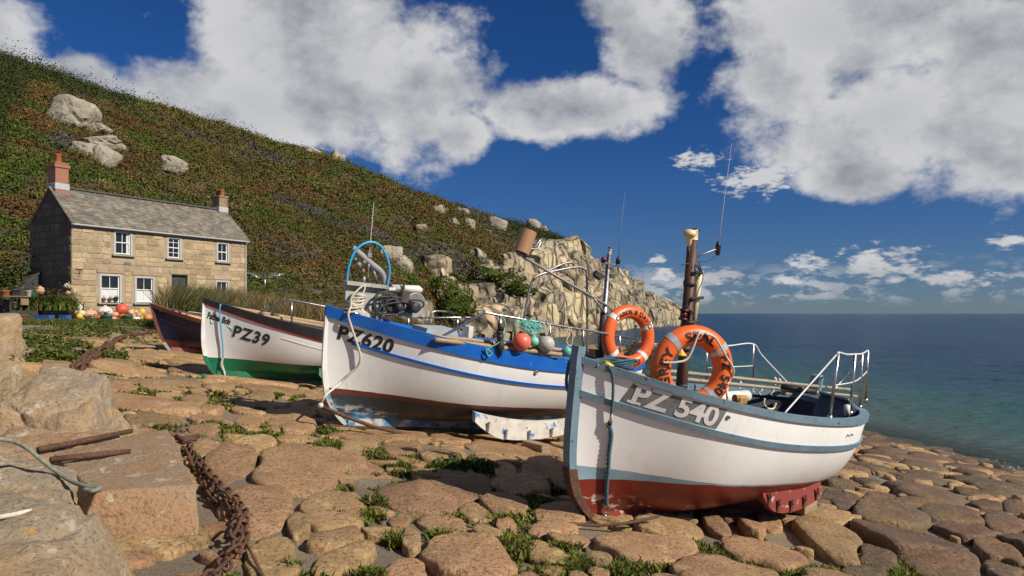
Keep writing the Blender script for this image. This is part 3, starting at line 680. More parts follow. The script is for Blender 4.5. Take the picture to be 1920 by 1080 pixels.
    for i, (q, rk, u_, s_) in enumerate(cand):
        Vr, Fr, me = variants[r.integers(len(variants))]; b = sizes[i]
        zs = r.uniform(.7, 1.1) if u_ < 12 else r.uniform(.9, 1.9); sc3 = np.array([b * r.uniform(.8, 1.25), b * r.uniform(.8, 1.2), b * zs]); rz = r.uniform(-.5, .5) + .3; tilt = r.normal(0, .12, 2)
        from mathutils import Euler
        if i in top:
            o = link('rock', me, hill); o.location = q + np.array([0, 0, b * .15]); o.scale = sc3; o.rotation_euler = (tilt[0], tilt[1], rz)
        elif restn < 1500:
            restn += 1; Vs, Fs = ico2[restn % len(ico2)]
            Rm = np.array(Euler((tilt[0], tilt[1], rz)).to_matrix()); X = (Vs * sc3) @ Rm.T + q + np.array([0, 0, b * .15]); VV.append(X); FF.append(Fs + off); off += len(X)
    if VV:
        o = link('small_rocks', np_mesh('small_rocks', np.concatenate(VV), np.concatenate(FF), M['cliff'], False), hill); o['kind'] = 'stuff'
    # the tall jointed buttresses of the point
    towers = [(1075, 443, 600, 60, 236), (1050, 452, 560, 34, 233), (1103, 480, 600, 46, 238), (1135, 492, 604, 50, 240), (1160, 505, 606, 44, 234), (1185, 522, 607, 48, 238), (1200, 545, 608, 44, 232), (1222, 566, 608, 34, 236), (1240, 580, 608, 26, 238), (1165, 545, 607, 46, 226), (1190, 560, 609, 40, 224), (1212, 578, 609, 32, 226),
              (1120, 540, 605, 54, 222), (1085, 520, 598, 56, 216), (1060, 545, 600, 60, 205), (1030, 560, 604, 60, 190), (1100, 570, 610, 54, 196), (1140, 572, 609, 50, 210), (990, 572, 610, 56, 165), (1020, 590, 622, 50, 160), (1060, 592, 618, 52, 172), (960, 590, 622, 60, 138), (1000, 604, 630, 50, 136), (1085, 600, 616, 44, 182), (930, 575, 612, 54, 122), (900, 590, 625, 60, 108), (950, 606, 634, 60, 112)]
    for k, (px, pt, pb, w, Y) in enumerate(towers):
        t_ = W(px, pt, Y); b_ = W(px, pb, Y); hh = (t_[2] - b_[2]) / 2; ww = w / F * Y / 2
        nc = 2 if w < 50 else 3
        for ci in range(nc):
            top_ = t_[2] - abs(r.normal(0, .16)) * 2 * hh * (0 if ci == nc // 2 else 1); z_ = b_[2] - .5; cx = t_[0] + ((ci + .5) / nc - .5) * 2 * ww + r.normal(0, .04) * ww
            nb_ = 2 if hh * 2 > 6 else 1
            cuts = np.concatenate([[z_], np.sort(r.uniform(z_ + .3 * (top_ - z_), z_ + .75 * (top_ - z_), nb_)) if top_ - z_ > 4 else [], [top_]])
            for q0, q1 in zip(cuts[:-1], cuts[1:]):
                me = variants[r.integers(len(variants))][2]; o = link('rock_block', me, hill); o.location = (cx + r.normal(0, .06) * ww, Y + r.normal(0, .22) * ww + .25 * (q0 - z_), (q0 + q1) / 2); o.scale = (ww / nc * r.uniform(.92, 1.15), ww * r.uniform(.7, 1.15), (q1 - q0) / 2 * 1.06); o.rotation_euler = (r.normal(0, .05), r.normal(.06, .05), r.uniform(-.15, .45))
    # outcrops one can pick out on the hill
    outs = [(143, 222, 80, 52, 'large pale granite outcrop high on the hillside left of the chimney'), (190, 248, 38, 16, 'small flat boulder just below the large hillside outcrop'), (200, 278, 70, 26, 'pale boulder half covered by bush on the hillside above the cottage roof'), (165, 290, 52, 30, 'rounded boulder directly above the left chimney pot'), (195, 303, 42, 40, 'tall cracked boulder right of the left chimney pot'),
            (322, 318, 50, 30, 'lone pale boulder above the middle of the cottage roof'), (590, 290, 28, 14, 'flat pale rock on the skyline above the reeds'), (628, 302, 26, 20, 'blocky pale rock on the skyline beside the flat rock'), (868, 402, 24, 16, 'pale boulder high on the slope left of the orange cylinder'), (880, 428, 22, 22, 'upright boulder pair on the slope left of the orange cylinder'),
            (735, 488, 44, 38, 'sloping rock behind the blue hoop'), (757, 505, 36, 34, 'tall boulder just right of the blue hoop'), (823, 513, 26, 26, 'angular boulder above the green ivy patch'), (930, 432, 36, 30, 'cluster boulder below the skyline left of the headland'), (1000, 424, 26, 18, 'round boulder perched on the headland skyline'), (1020, 432, 14, 9, 'small boulder on the skyline right of the perched one')]
    Ug, Sg = np.meshgrid(np.linspace(0, 14, 300), np.linspace(0, 1.0, 160)); Pg = hill_pt(Ug, Sg); pp = np.stack([960 + F * Pg[..., 0] / Pg[..., 1], HOR - F * Pg[..., 2] / Pg[..., 1]], -1)
    for k, (px, py, w, h, lab) in enumerate(outs):
        # march to the slope along the ray
        dd = (pp[..., 0] - px) ** 2 + (pp[..., 1] - py) ** 2 + .0005 * (Pg[..., 1]) ; i = np.unravel_index(np.argmin(dd), dd.shape); Y = Pg[i][1]
        q = W(px, py, Y); s_ = Y / F
        o = rock_obj('granite_outcrop', 500 + k, q + np.array([0, -.1 * w * s_, .12 * h * s_]), (w / 2 * s_ * 1.2, w / 2 * s_, h / 2 * s_ * 1.4), (r.normal(0, .1), .12 + r.normal(0, .08), r.uniform(-.4, .4)), 'rock_hill', 4, None, 7, 10, .12, .10)
        o.data.set_sharp_from_angle(angle=math.radians(35)); tag(o, lab, 'boulder', 'granite outcrops on the hillside')
    # ivy hanging over the low cliff
    for lab, parts in (('bright green ivy draped over the low rocks right of the hauler', ((838, 545, 46, 44, 70), (858, 560, 50, 50, 71), (845, 578, 44, 30, 69), (872, 575, 34, 34, 71))), ('strip of bright green ivy slanting down the slope above the low rocks', ((915, 515, 60, 22, 96), (945, 530, 60, 24, 98), (975, 545, 46, 20, 100)))):
        Ts = []; Cs = []; Gs = []; c0 = None
        for (px, py, w, h, Y) in parts:
            n = 2400; c = W(px, py, Y); s_ = Y / F; D = r.normal(size=(n, 3)); D /= np.linalg.norm(D, axis=1)[:, None]; D[:, 1] = -np.abs(D[:, 1]) * .8
            c0 = c - np.array([0, 0, h / 2 * s_]) if c0 is None else c0
            pt = c + D * np.array([w / 2 * s_ * 1.2, .8, h / 2 * s_ * 1.2]) * (1 + .55 * fbm(D * 2.2 + px, 4, 71)[:, None]); A = r.normal(size=(n, 3)); A /= np.linalg.norm(A, axis=1)[:, None]; B = np.cross(A, D); l = r.uniform(.05, .14, (n, 1)) * Y / 75
            G2 = D + r.normal(0, .3, (n, 3)) + np.array([0, -.1, .35]); G2 /= np.linalg.norm(G2, axis=1)[:, None]; Gs.append(np.repeat(G2, 3, 0)); Ts.append(np.stack([pt - A * l, pt + A * l, pt + B * l * 1.6 + D * .03], 1).reshape(-1, 3)); Cs.append(np.repeat(np.array((.088, .125, .016)) * r.uniform(.6, 1.3, (n, 1)), 3, 0))
        T = np.concatenate(Ts) - c0; root = empty('ivy', c0); o = link('leaves', np_mesh('leaves', T, np.arange(len(T)).reshape(-1, 3), M['heath'], False, np.concatenate(Cs), None, np.concatenate(Gs)), root); o['kind'] = 'stuff'; tag(root, lab, 'ivy')
    return hill
ico2 = [rock_geo(700 + k, 2, 4, 20, .05, True, 0.0, .15) for k in range(10)]
HILL = build_hill()
# ================================================================== hull geometry
class Hull:
    def __init__(s, al, th, x0, y0, z0, L, B, c1, c2, k, ro, ff, D, sexp=3.0, rake=.15, full=.8, keel_rise=.5, curve=5.0):
        A = np.array([math.cos(al) * math.cos(th), math.sin(al) * math.cos(th), -math.sin(th)])
        N_ = np.array([math.sin(al), -math.cos(al), 0.]); U = np.array([math.cos(al) * math.sin(th), math.sin(al) * math.sin(th), math.cos(th)])
        N_, U = N_ * math.cos(ro) - U * math.sin(ro), U * math.cos(ro) + N_ * math.sin(ro)
        s.R = np.stack([A, -N_, U], 1); s.P0 = np.array([x0, y0, z0]); s.base = s.P0 - U * D
        s.L, s.B, s.c1, s.c2, s.k, s.ff, s.D, s.sexp, s.rake, s.full, s.kr, s.cv = L, B, c1, c2, k, ff, D, sexp, rake, full, keel_rise, curve
    def b(s, t):
        t = np.asarray(t, float); tm = .55
        return s.B * np.where(t < tm, 1 - (1 - np.clip(t / tm, 0, 1)) ** 2.3, 1 - s.k * np.clip((t - tm) / (1 - tm), 0, 1) ** s.sexp)
    def zs(s, t): t = np.asarray(t, float); return s.D + s.c1 * t + s.c2 * t * t
    def zk(s, t): t = np.asarray(t, float); return .05 + s.kr * t ** 1.6
    def xst(s, z):
        u = np.clip(1 - np.asarray(z, float) / s.D, -.2, 1.0); return s.rake * u + (s.ff - s.rake) * np.clip(u, 0, 1) ** s.cv
    def sec(s, t, v):
        t = np.asarray(t, float); v = np.asarray(v, float); e = np.clip(t / .38, 0, 1); e = e * e * (3 - 2 * e)
        ph = v * math.pi / 2; ye = np.sin(ph) ** s.full; ze = 1 - np.cos(ph)
        yl = v ** 1.15; y = s.b(t) * (yl + (ye - yl) * e); zz = v + (ze - v) * e
        z = s.zk(t) + (s.zs(t) - s.zk(t)) * zz
        return y, z
    def pt(s, t, v, side=-1):
        t, v = np.broadcast_arrays(np.asarray(t, float), np.asarray(v, float)); y, z = s.sec(t, v)
        x = s.L * t + s.xst(z) * (1 - t) ** 4
        return np.stack([x, side * y, z], -1)
    def at(s, x, z, side=-1):
        """point on the skin at length x and height z"""
        x = np.atleast_1d(np.asarray(x, float)); z = np.broadcast_to(np.asarray(z, float), x.shape).copy()
        t = np.clip(x / s.L, 0, 1)
        for _ in range(12): t = np.clip((x - s.xst(z) * (1 - t) ** 4) / s.L, 0, 1)
        vs = np.linspace(0, 1, 90); y = np.empty_like(x)
        for i in range(len(x)):
            yy, zz = s.sec(t[i], vs); y[i] = np.interp(z[i], zz, yy)
        return np.stack([x, side * y, z], -1)
    def nrm(s, x, z, side=-1):
        d = .02; dx = s.at(np.asarray(x) + d, z, side) - s.at(np.asarray(x) - d, z, side); dz = s.at(x, np.asarray(z) + d, side) - s.at(x, np.asarray(z) - d, side)
        n = np.cross(dx, dz); n /= np.linalg.norm(n, axis=1)[:, None] + 1e-9
        n *= np.sign(n[:, 1] * side + 1e-9)[:, None]; return n
    def world(s, P): return s.base + np.asarray(P, float) @ s.R.T
    def local(s, P): return (np.asarray(P, float) - s.base) @ s.R
    def px(s, px, py, y):
        """local point on the fore-and-aft plane at offset y that is seen at this pixel"""
        o = s.R.T @ (-s.base); d = s.R.T @ np.array([(px - 960) / F, 1, (HOR - py) / F]); k = (y - o[1]) / d[1]; return o + d * k
    def rail(s, px, py, side, inset=.06):
        y = side * s.B
        for _ in range(14):
            q = s.px(px, py, y); y = side * (float(s.b(np.clip(q[0] / s.L, 0, 1))) - inset)
        return s.px(px, py, y)
H4 = Hull(.62, .12, .628, 6.815, -.415, 4.4, .947, -.88, .66, .50, .12, .62, 1.65, 4.0, .17, .8, .42, 6)
H3 = Hull(.606, .112, -2.575, 9.891, .089, 5.6, 1.1, -.934, .70, .40, .115, .53, 1.66, 3.0, .12, .8, .42, 5)
H2 = Hull(.593, .117, -5.897, 13.6, .275, 5.2, 1.0, -.958, .64, .40, .115, .41, 1.45, 3.0, .12, .8, .42, 5)
H1 = Hull(.581, .121, -8.888, 17.495, .215, 4.6, .9, -.99, .634, .40, .12, .58, 1.10, 3.0, .40, .8, .3, 4)
# ================================================================== boats
def hullmat(name, top, bands, rough=.35, stain=(.45, .36, .24), wearcol=None, wz=0.0, wslope=0.0, wlo=.56, whi=.62, wear2=None):
    m = bpy.data.materials.new(name); m.use_nodes = True; nt = m.node_tree; N = nt.nodes.new; L = nt.links.new; b = nt.nodes['Principled BSDF']
    b.inputs['Roughness'].default_value = rough; b.inputs['Specular IOR Level'].default_value = .4
    ob = N('ShaderNodeTexCoord').outputs['Object']; sp = N('ShaderNodeSeparateXYZ'); L(ob, sp.inputs[0]); x, z = sp.outputs[0], sp.outputs[2]
    def ma(op, p, q=None, cl=False):
        n = N('ShaderNodeMath'); n.operation = op; n.use_clamp = cl
        for i, v in enumerate((p, q)):
            if v is None: continue
            if isinstance(v, (int, float)): n.inputs[i].default_value = v
            else: L(v, n.inputs[i])
        return n.outputs[0]
    def nz(sc, det, stretch=None, ro=.6):
        n = N('ShaderNodeTexNoise'); n.inputs['Scale'].default_value = sc; n.inputs['Detail'].default_value = det; n.inputs['Roughness'].default_value = ro; v = ob
        if stretch: mp = N('ShaderNodeMapping'); mp.inputs['Scale'].default_value = stretch; L(ob, mp.inputs[0]); v = mp.outputs[0]
        L(v, n.inputs['Vector']); return n.outputs[0]
    def rg(v, a, c):
        n = N('ShaderNodeMapRange'); n.inputs[1].default_value = a; n.inputs[2].default_value = c; L(v, n.inputs[0]); return n.outputs[0]
    def mix(f, p, q):
        n = N('ShaderNodeMix'); n.data_type = 'RGBA'
        if isinstance(f, (int, float)): n.inputs[0].default_value = f
        else: L(f, n.inputs[0])
        for i, v in ((6, p), (7, q)):
            if isinstance(v, tuple): n.inputs[i].default_value = (*v, 1)
            else: L(v, n.inputs[i])
        return n.outputs[2]
    col = mix(rg(nz(1.6, 5), .35, .7), tuple(top), tuple(c * .9 for c in top))
    if stain:
        f = ma('MULTIPLY', rg(nz(2.2, 7, (3.2, 3.2, .55)),   .58, .78), .32); col = mix(f, col, tuple(stain))
        f = ma('MULTIPLY', rg(nz(14, 6, (2.0, 2.0, .3)), .62, .76), .38); col = mix(f, col, tuple(c * .5 for c in stain))
    wob = ma('MULTIPLY', ma('SUBTRACT', nz(5, 5), .5), .018)
    for c, z0, sl, zm in bands:
        lim = ma('ADD', ma('MINIMUM', ma('ADD', ma('MULTIPLY', x, sl), z0), zm), wob)
        f = rg(ma('SUBTRACT', lim, z), 0, .004)
        cc = mix(rg(nz(3.5, 7), .35, .65), tuple(c), tuple(k * .75 for k in c)); col = mix(f, col, cc)
    if wearcol:
        lim = ma('ADD', ma('MULTIPLY', x, wslope), wz); under = rg(ma('SUBTRACT', lim, z), 0, .12)
        f = ma('MULTIPLY', rg(nz(4.2, 9, (1.0, 1.0, 2.4), .68), wlo, whi), under); col = mix(f, col, tuple(wearcol))
        if wear2:
            f = ma('MULTIPLY', rg(nz(2.6, 8, (1, 1, 1.6), .65), .5, .62), under); col = mix(f, col, tuple(wear2))
    L(col, b.inputs['Base Color'])
    bp = N('ShaderNodeBump'); bp.inputs['Strength'].default_value = .12; bp.inputs['Distance'].default_value = .01; L(nz(3.0, 6), bp.inputs['Height']); L(bp.outputs[0], b.inputs['Normal'])
    return m
def boat_root(H, name, label, group='fishing boats hauled up on the slipway'):
    o = empty(name); Mx = Matrix.Identity(4)
    for i in range(3):
        for j in range(3): Mx[i][j] = H.R[i, j]
        Mx[i][3] = H.base[i]
    o.matrix_world = Mx; return tag(o, label, 'boat', group)
def hull_shell(H, root, m, nt=64, nv=34):
    ts = np.concatenate([np.linspace(0, .12, 12), np.linspace(.135, 1, nt)]); vs = np.linspace(0, 1, nv); T, Vv = np.meshgrid(ts, vs, indexing='ij'); V = []; Fc = []
    for sd in (-1, 1):
        o = len(V) * 0 + (0 if sd < 0 else len(ts) * nv); V.append(H.pt(T, Vv, sd).reshape(-1, 3))
        for i in range(len(ts) - 1):
            for j in range(nv - 1):
                q = (o + i * nv + j, o + (i + 1) * nv + j, o + (i + 1) * nv + j + 1, o + i * nv + j + 1); Fc.append(q if sd < 0 else q[::-1])
    n = len(ts) * nv; e = (len(ts) - 1) * nv
    for j in range(nv - 1): Fc.append((e + j, n + e + j, n + e + j + 1, e + j + 1))
    o = link('hull', np_mesh('hull', np.concatenate(V), Fc, m, True), root); o.data.set_sharp_from_angle(angle=math.radians(40)); return o
def strake(H, root, name, m, d0, d1, th, t0=0.0, t1=1.0, n=70, both=True, inner=0.0, top_in=0.0):
    """band along the skin from d0 to d1 below the sheer, standing th proud; inner > 0 makes it a cap rail"""
    out = []
    for sd in ((-1, 1) if both else (-1,)):
        ts = np.linspace(t0, t1, n); zsh = H.zs(ts); mb = MB(); P = []
        f0 = d0 if callable(d0) else (lambda t: np.full_like(t, d0)); f1 = d1 if callable(d1) else (lambda t: np.full_like(t, d1))
        zt = zsh - f0(ts); zb = zsh - f1(ts)
        def skin(z):
            zc = np.minimum(z, zsh); x = H.L * ts + H.xst(zc) * (1 - ts) ** 4; q = H.at(x, np.maximum(zc, H.zk(ts) + .01), sd); q[:, 2] = z
            return q
        a = skin(zt); c = skin(zb)
        T = np.gradient((a + c) / 2, axis=0); nr = np.stack([T[:, 1], -T[:, 0], 0 * T[:, 0]], 1) * (1 if sd < 0 else -1); nr /= np.linalg.norm(nr, axis=1)[:, None] + 1e-9
        nr *= np.where(nr[:, 1] * sd < 0, -1, 1)[:, None]
        i_ = inner if inner else .02
        ring = [a + nr * th, c + nr * th * .9, c - nr * i_ * (1 if inner else 1), a - nr * i_]
        V = np.stack(ring, 1).reshape(-1, 3); Fc = []
        for i in range(n - 1):
            for k in range(4):
                q = (i * 4 + k, i * 4 + (k + 1) % 4, (i + 1) * 4 + (k + 1) % 4, (i + 1) * 4 + k); Fc.append(q if sd > 0 else q[::-1])
        Fc += [(0, 1, 2, 3), tuple((n - 1) * 4 + k for k in range(4))]
        mb.add(V, Fc); out.append(mb.obj(name, m, root, auto=35))
    if both and t1 >= 1.0:
        # the same timber across the stern
        e = H.pt(1.0, 1.0, -1); y0 = e[1]; zt = float(H.zs(1.0)); f = lambda d: float(d(np.array([1.0]))[0]) if callable(d) else d
        MB().box((e[0] + (th - (inner or .02)) / 2, 0, zt - (f(d0) + f(d1)) / 2), (th + (inner or .02), abs(y0) * 2 + th, f(d1) - f(d0)), bev=.004).obj(name, m, root)
    return out
def keel(H, root, m, m_shoe, th=.08, shoe_len=1.0, stem_m=None, head=.0, stem_th=.10, fwd=.05, stem_z=0.0, shoe_stem=None):
    xs = np.linspace(H.ff + .02, H.L * .985, 30); t = xs / H.L; V = []; Fc = []
    for x, tt in zip(xs, t):
        zt = float(H.zk(tt)) + .03; V += [(x, -th / 2, 0), (x, th / 2, 0), (x, th / 2, zt), (x, -th / 2, zt)]
    for i in range(len(xs) - 1):
        for k in range(4): Fc.append((i * 4 + k, i * 4 + (k + 1) % 4, (i + 1) * 4 + (k + 1) % 4, (i + 1) * 4 + k))
    Fc += [(3, 2, 1, 0), tuple((len(xs) - 1) * 4 + k for k in range(4))]
    MB().add(V, Fc).obj('keel', m, root)
    # stem post from the forefoot to the head
    def stem(z0, z1, mm, nm, f, w, taper=1.0):
        zz = np.linspace(z0, z1, 26); V = []; Fc = []
        for z in zz:
            x = float(H.xst(min(z, H.D))); V += [(x - f, -w / 2, z), (x - f, w / 2, z), (x + .05, w / 2 * taper, z), (x + .05, -w / 2 * taper, z)]
        for i in range(len(zz) - 1):
            for k in range(4): Fc.append((i * 4 + k, i * 4 + (k + 1) % 4, (i + 1) * 4 + (k + 1) % 4, (i + 1) * 4 + k))
        Fc += [(3, 2, 1, 0), tuple((len(zz) - 1) * 4 + k for k in range(4))]
        return MB().add(V, Fc).obj(nm, mm, root, auto=30)
    stem(max(stem_z, .0), H.D + head, stem_m or m, 'stem_post', fwd, stem_th, .9)
    if stem_z > 0: stem(0.0, stem_z, shoe_stem or m_shoe, 'stem_iron', fwd + .012, stem_th * 1.05)
    mb = MB(); mb.box((H.ff + shoe_len / 2 - .25, 0, -.022), (shoe_len, th * 1.35, .034), bev=.006); mb.obj('keel_shoe', m_shoe, root)
def liner(H, root, m, floor_z, mfloor, t0=.03, t1=.985, inset=.045):
    ts = np.linspace(t0, t1, 44); V = []; Fc = []; nv = 12
    for sd in (-1, 1):
        o = 0 if sd < 0 else len(ts) * nv; P = np.zeros((len(ts), nv, 3))
        for i, t in enumerate(ts):
            zt = float(H.zs(t)) - .012; fz = max(floor_z, float(H.zk(t)) + .12); zz = np.linspace(fz, zt, nv); x = np.full(nv, H.L * t) + H.xst(zz) * (1 - t) ** 4; q = H.at(x, zz, sd); q[:, 1] -= sd * np.minimum(inset, np.abs(q[:, 1]) * .6); P[i] = q
        V.append(P.reshape(-1, 3))
        for i in range(len(ts) - 1):
            for j in range(nv - 1):
                q = (o + i * nv + j, o + i * nv + j + 1, o + (i + 1) * nv + j + 1, o + (i + 1) * nv + j); Fc.append(q if sd < 0 else q[::-1])
    A = np.concatenate(V); n = len(ts) * nv; Fl = [(i * nv, (i + 1) * nv, n + (i + 1) * nv, n + i * nv) for i in range(len(ts) - 1)]
    e = (len(ts) - 1) * nv; Tr = [(e + j, e + j + 1, n + e + j + 1, n + e + j) for j in range(nv - 1)]
    me = np_mesh('inner_planking', A, Fc + Tr, m, True); link('inner_planking', me, root)
    link('floor_boards', np_mesh('floor_boards', A, Fl, mfloor, False), root)
def deck(H, root, m, t0, t1, drop=.05, name='foredeck', crown=.03):
    ts = np.linspace(t0, t1, 22); us = np.linspace(-1, 1, 9); V = []
    for t in ts:
        w = float(H.b(t)) - .03
        for u in us: V.append((H.L * t, u * max(w, .005), float(H.zs(t)) - drop + crown * (1 - u * u)))
    n = len(us); Fc = [(i * n + j, (i + 1) * n + j, (i + 1) * n + j + 1, i * n + j + 1) for i in range(len(ts) - 1) for j in range(n - 1)]
    # closing bulkhead
    k = (len(ts) - 1) * n; bw = abs(H.at([H.L * t1], float(H.zs(t1)) - .42)[0][1]) - .05; V += [(H.L * t1, u * bw, float(H.zs(t1)) - .40) for u in us]; k2 = len(ts) * n
    Fc += [(k + j, k2 + j, k2 + j + 1, k + j + 1) for j in range(n - 1)]
    return link(name, np_mesh(name, V, Fc, m, True), root)
def text_geo(body, size, bold=0.0, cuts=2, spacing=1.0):
    c = bpy.data.curves.new('t', 'FONT'); c.body = body; c.size = size; c.offset = bold; c.resolution_u = 6; c.space_character = spacing
    o = bpy.data.objects.new('t', c); COL.objects.link(o); dg = bpy.context.evaluated_depsgraph_get(); me = bpy.data.meshes.new_from_object(o.evaluated_get(dg))
    bm = bmesh.new(); bm.from_mesh(me); bmesh.ops.remove_doubles(bm, verts=bm.verts, dist=1e-5); bmesh.ops.triangulate(bm, faces=bm.faces)
    for _ in range(cuts):
        lim = size * .22; ed = [e for e in bm.edges if e.calc_length() > lim]
        if ed: bmesh.ops.subdivide_edges(bm, edges=ed, cuts=1); bmesh.ops.triangulate(bm, faces=bm.faces)
    V = np.array([v.co[:] for v in bm.verts]).reshape(-1, 3); bm.verts.index_update(); Fc = [[v.index for v in f.verts] for f in bm.faces]; bm.free()
    bpy.data.objects.remove(o); bpy.data.curves.remove(c); bpy.data.meshes.remove(me)
    return V[:, :2], Fc
def put_text(H, root, body, x0, drop, size, m, off=.006, bold=.0, name='lettering', sx=1.0, xend=None, geo=None, shear=0.0, sp=1.0):
    V, Fc = geo if geo else text_geo(body, size, bold, 2, sp)
    w = V[:, 0].max(); s_ = sx if xend is None else (xend - x0) / w
    xm = x0 + w * s_ / 2; d = .05; sl = float((H.zs((xm + d) / H.L) - H.zs((xm - d) / H.L)) / (2 * d)); be = math.atan(sl)
    u = V[:, 0] * s_ + V[:, 1] * shear; v = V[:, 1]; zb = float(H.zs(x0 / H.L)) - drop
    x = x0 + u * math.cos(be) - v * math.sin(be) * .35; z = zb + u * math.sin(be) + v * math.cos(be)
    P = H.at(x, z, -1); n = H.nrm(x, z, -1); P = P + n * off
    Fc2 = []
    for f in Fc:
        a, b, c = (P[i] for i in f[:3]); nn = np.cross(b - a, c - a); Fc2.append(f if nn @ n[f[0]] > 0 else f[::-1])
    return link(name, np_mesh(name, P, Fc2, m, False), root)
def plate(H, root, x0, x1, da, db, m, off=.004, name='number_plate'):
    xs = np.linspace(x0, x1, 24); us = np.linspace(0, 1, 6); V = []; sl = -.2
    for x in xs:
        for u in us:
            dd = da + (db - da) * u; xx = x - .055 * u; z = float(H.zs(xx / H.L)) - dd; q = H.at([xx], z, -1)[0]; V.append(q + H.nrm([xx], z, -1)[0] * off)
    n = len(us); Fc = [(i * n + j, i * n + j + 1, (i + 1) * n + j + 1, (i + 1) * n + j) for i in range(len(xs) - 1) for j in range(n - 1)]
    return link(name, np_mesh(name, V, Fc, m, True), root)
def tube_obj(name, P, r, m, parent=None, n=8, sm=None):
    P = spline(P, sm) if sm else P; return MB().tube(P, r, n).obj(name, m, parent, True)
def bilge_keel(H, root, m, x0, x1, z, side=-1, depth=.22, th=.07, strap=None, nstrap=4, rocker=.10, yfrac=.62):
    xs = np.linspace(x0, x1, 20); V = []; Fc = []; c = []
    for x in xs:
        t = x / H.L; u = (x - x0) / (x1 - x0); zt = z + .10 * (2 * u - 1) ** 2 + .02; y = side * float(H.b(t)) * yfrac
        zb = zt - depth * min(1.0, .12 + 4.5 * u) ** .6 * (1 - .45 * max(0, u - .35) / .65); c.append((x, y, zb, zt)); yb = y + side * .05
        V += [(x, yb - th / 2, zb), (x, yb + th / 2, zb), (x, y + th / 2, zt + .08), (x, y - th / 2, zt + .08)]
    for i in range(len(xs) - 1):
        for k in range(4): Fc.append((i * 4 + k, i * 4 + (k + 1) % 4, (i + 1) * 4 + (k + 1) % 4, (i + 1) * 4 + k))
    Fc += [(3, 2, 1, 0), tuple((len(xs) - 1) * 4 + k for k in range(4))]
    o = MB().add(V, Fc).obj('bilge_keel', m, root)
    if strap:
        for k in range(nstrap):
            i = int(2 + k * (len(xs) - 5) / max(1, nstrap - 1)); x, y, zb, zt = c[i]; mb = MB(); mb.box((x, y + side * (.05 + th / 2 + .004), zb + .075), (.04, .012, .15)); mb.ball((x, y + side * (.05 + th / 2 + .014), zb + .10), .012, 8); mb.obj('keel_strap', strap, o)
    return o
def ring_text(V, R, r, a0, flip=False, tube0=0.0):
    """wrap flat text on the front of a ring lying in the xz plane, facing -y; a0 = angle (from up, clockwise) of the text middle"""
    w = V[:, 0].max(); hh = V[:, 1].max(); u = (V[:, 0] - w / 2); v = V[:, 1] - hh / 2; sg = -1 if flip else 1
    ang = a0 + sg * u / R; tb = sg * v / r
    rad = R + r * np.sin(tb); y = -(r + .003) * np.cos(tb)
    return np.stack([rad * np.sin(ang), y, rad * np.cos(ang)], 1)
def lifebuoy(label, c, ax_n, up, D, texts, bands, m_tape, tube=.27, squash=1.0):
    """c centre, ax_n the direction it faces, up its top"""
    o = empty('lifebuoy'); y = -np.asarray(ax_n, float); y /= np.linalg.norm(y); z = np.asarray(up, float); z = z - y * (z @ y); z /= np.linalg.norm(z); x = np.cross(y, z)
    Mx = Matrix.Identity(4)
    for i in range(3): Mx[i][0], Mx[i][1], Mx[i][2], Mx[i][3] = x[i], y[i], z[i], c[i]
    o.matrix_world = Mx; tag(o, label, 'lifebuoy', 'orange lifebuoys hung on the boats')
    r = D * tube / 2 * 1.0; R = D / 2 - r
    def torus(rr, a0, a1, n, nm, m, closed=False):
        V = []; Fc = []; k = 22; A = np.linspace(a0, a1, n, endpoint=not closed)
        for a in A:
            for j in range(k):
                t = 2 * math.pi * j / k; q = R + rr * math.cos(t); V.append((q * math.sin(a), rr * math.sin(t) * .86, q * math.cos(a)))
        for i in range(n if closed else n - 1):
            for j in range(k): Fc.append((i * k + j, i * k + (j + 1) % k, ((i + 1) % n) * k + (j + 1) % k, ((i + 1) % n) * k + j))
        return link(nm, np_mesh(nm, V, Fc, m, True), o)
    torus(r, 0, 2 * math.pi, 72, 'ring', M['orange'], True)
    for a in bands: torus(r + .003, math.radians(a) - .085, math.radians(a) + .085, 7, 'reflective_band', m_tape)
    for body, ang, flip, size in texts:
        V, Fc = text_geo(body, size, .004, 3, 1.1); P = ring_text(V, R, r, math.radians(ang), flip); P[:, 1] = P[:, 1] * .86 - .004; link('lettering', np_mesh('lettering', P, Fc, M['black']), o)
    return o, R, r, Mx
LP = lambda Mx, p: np.array(Mx @ Vector(p))

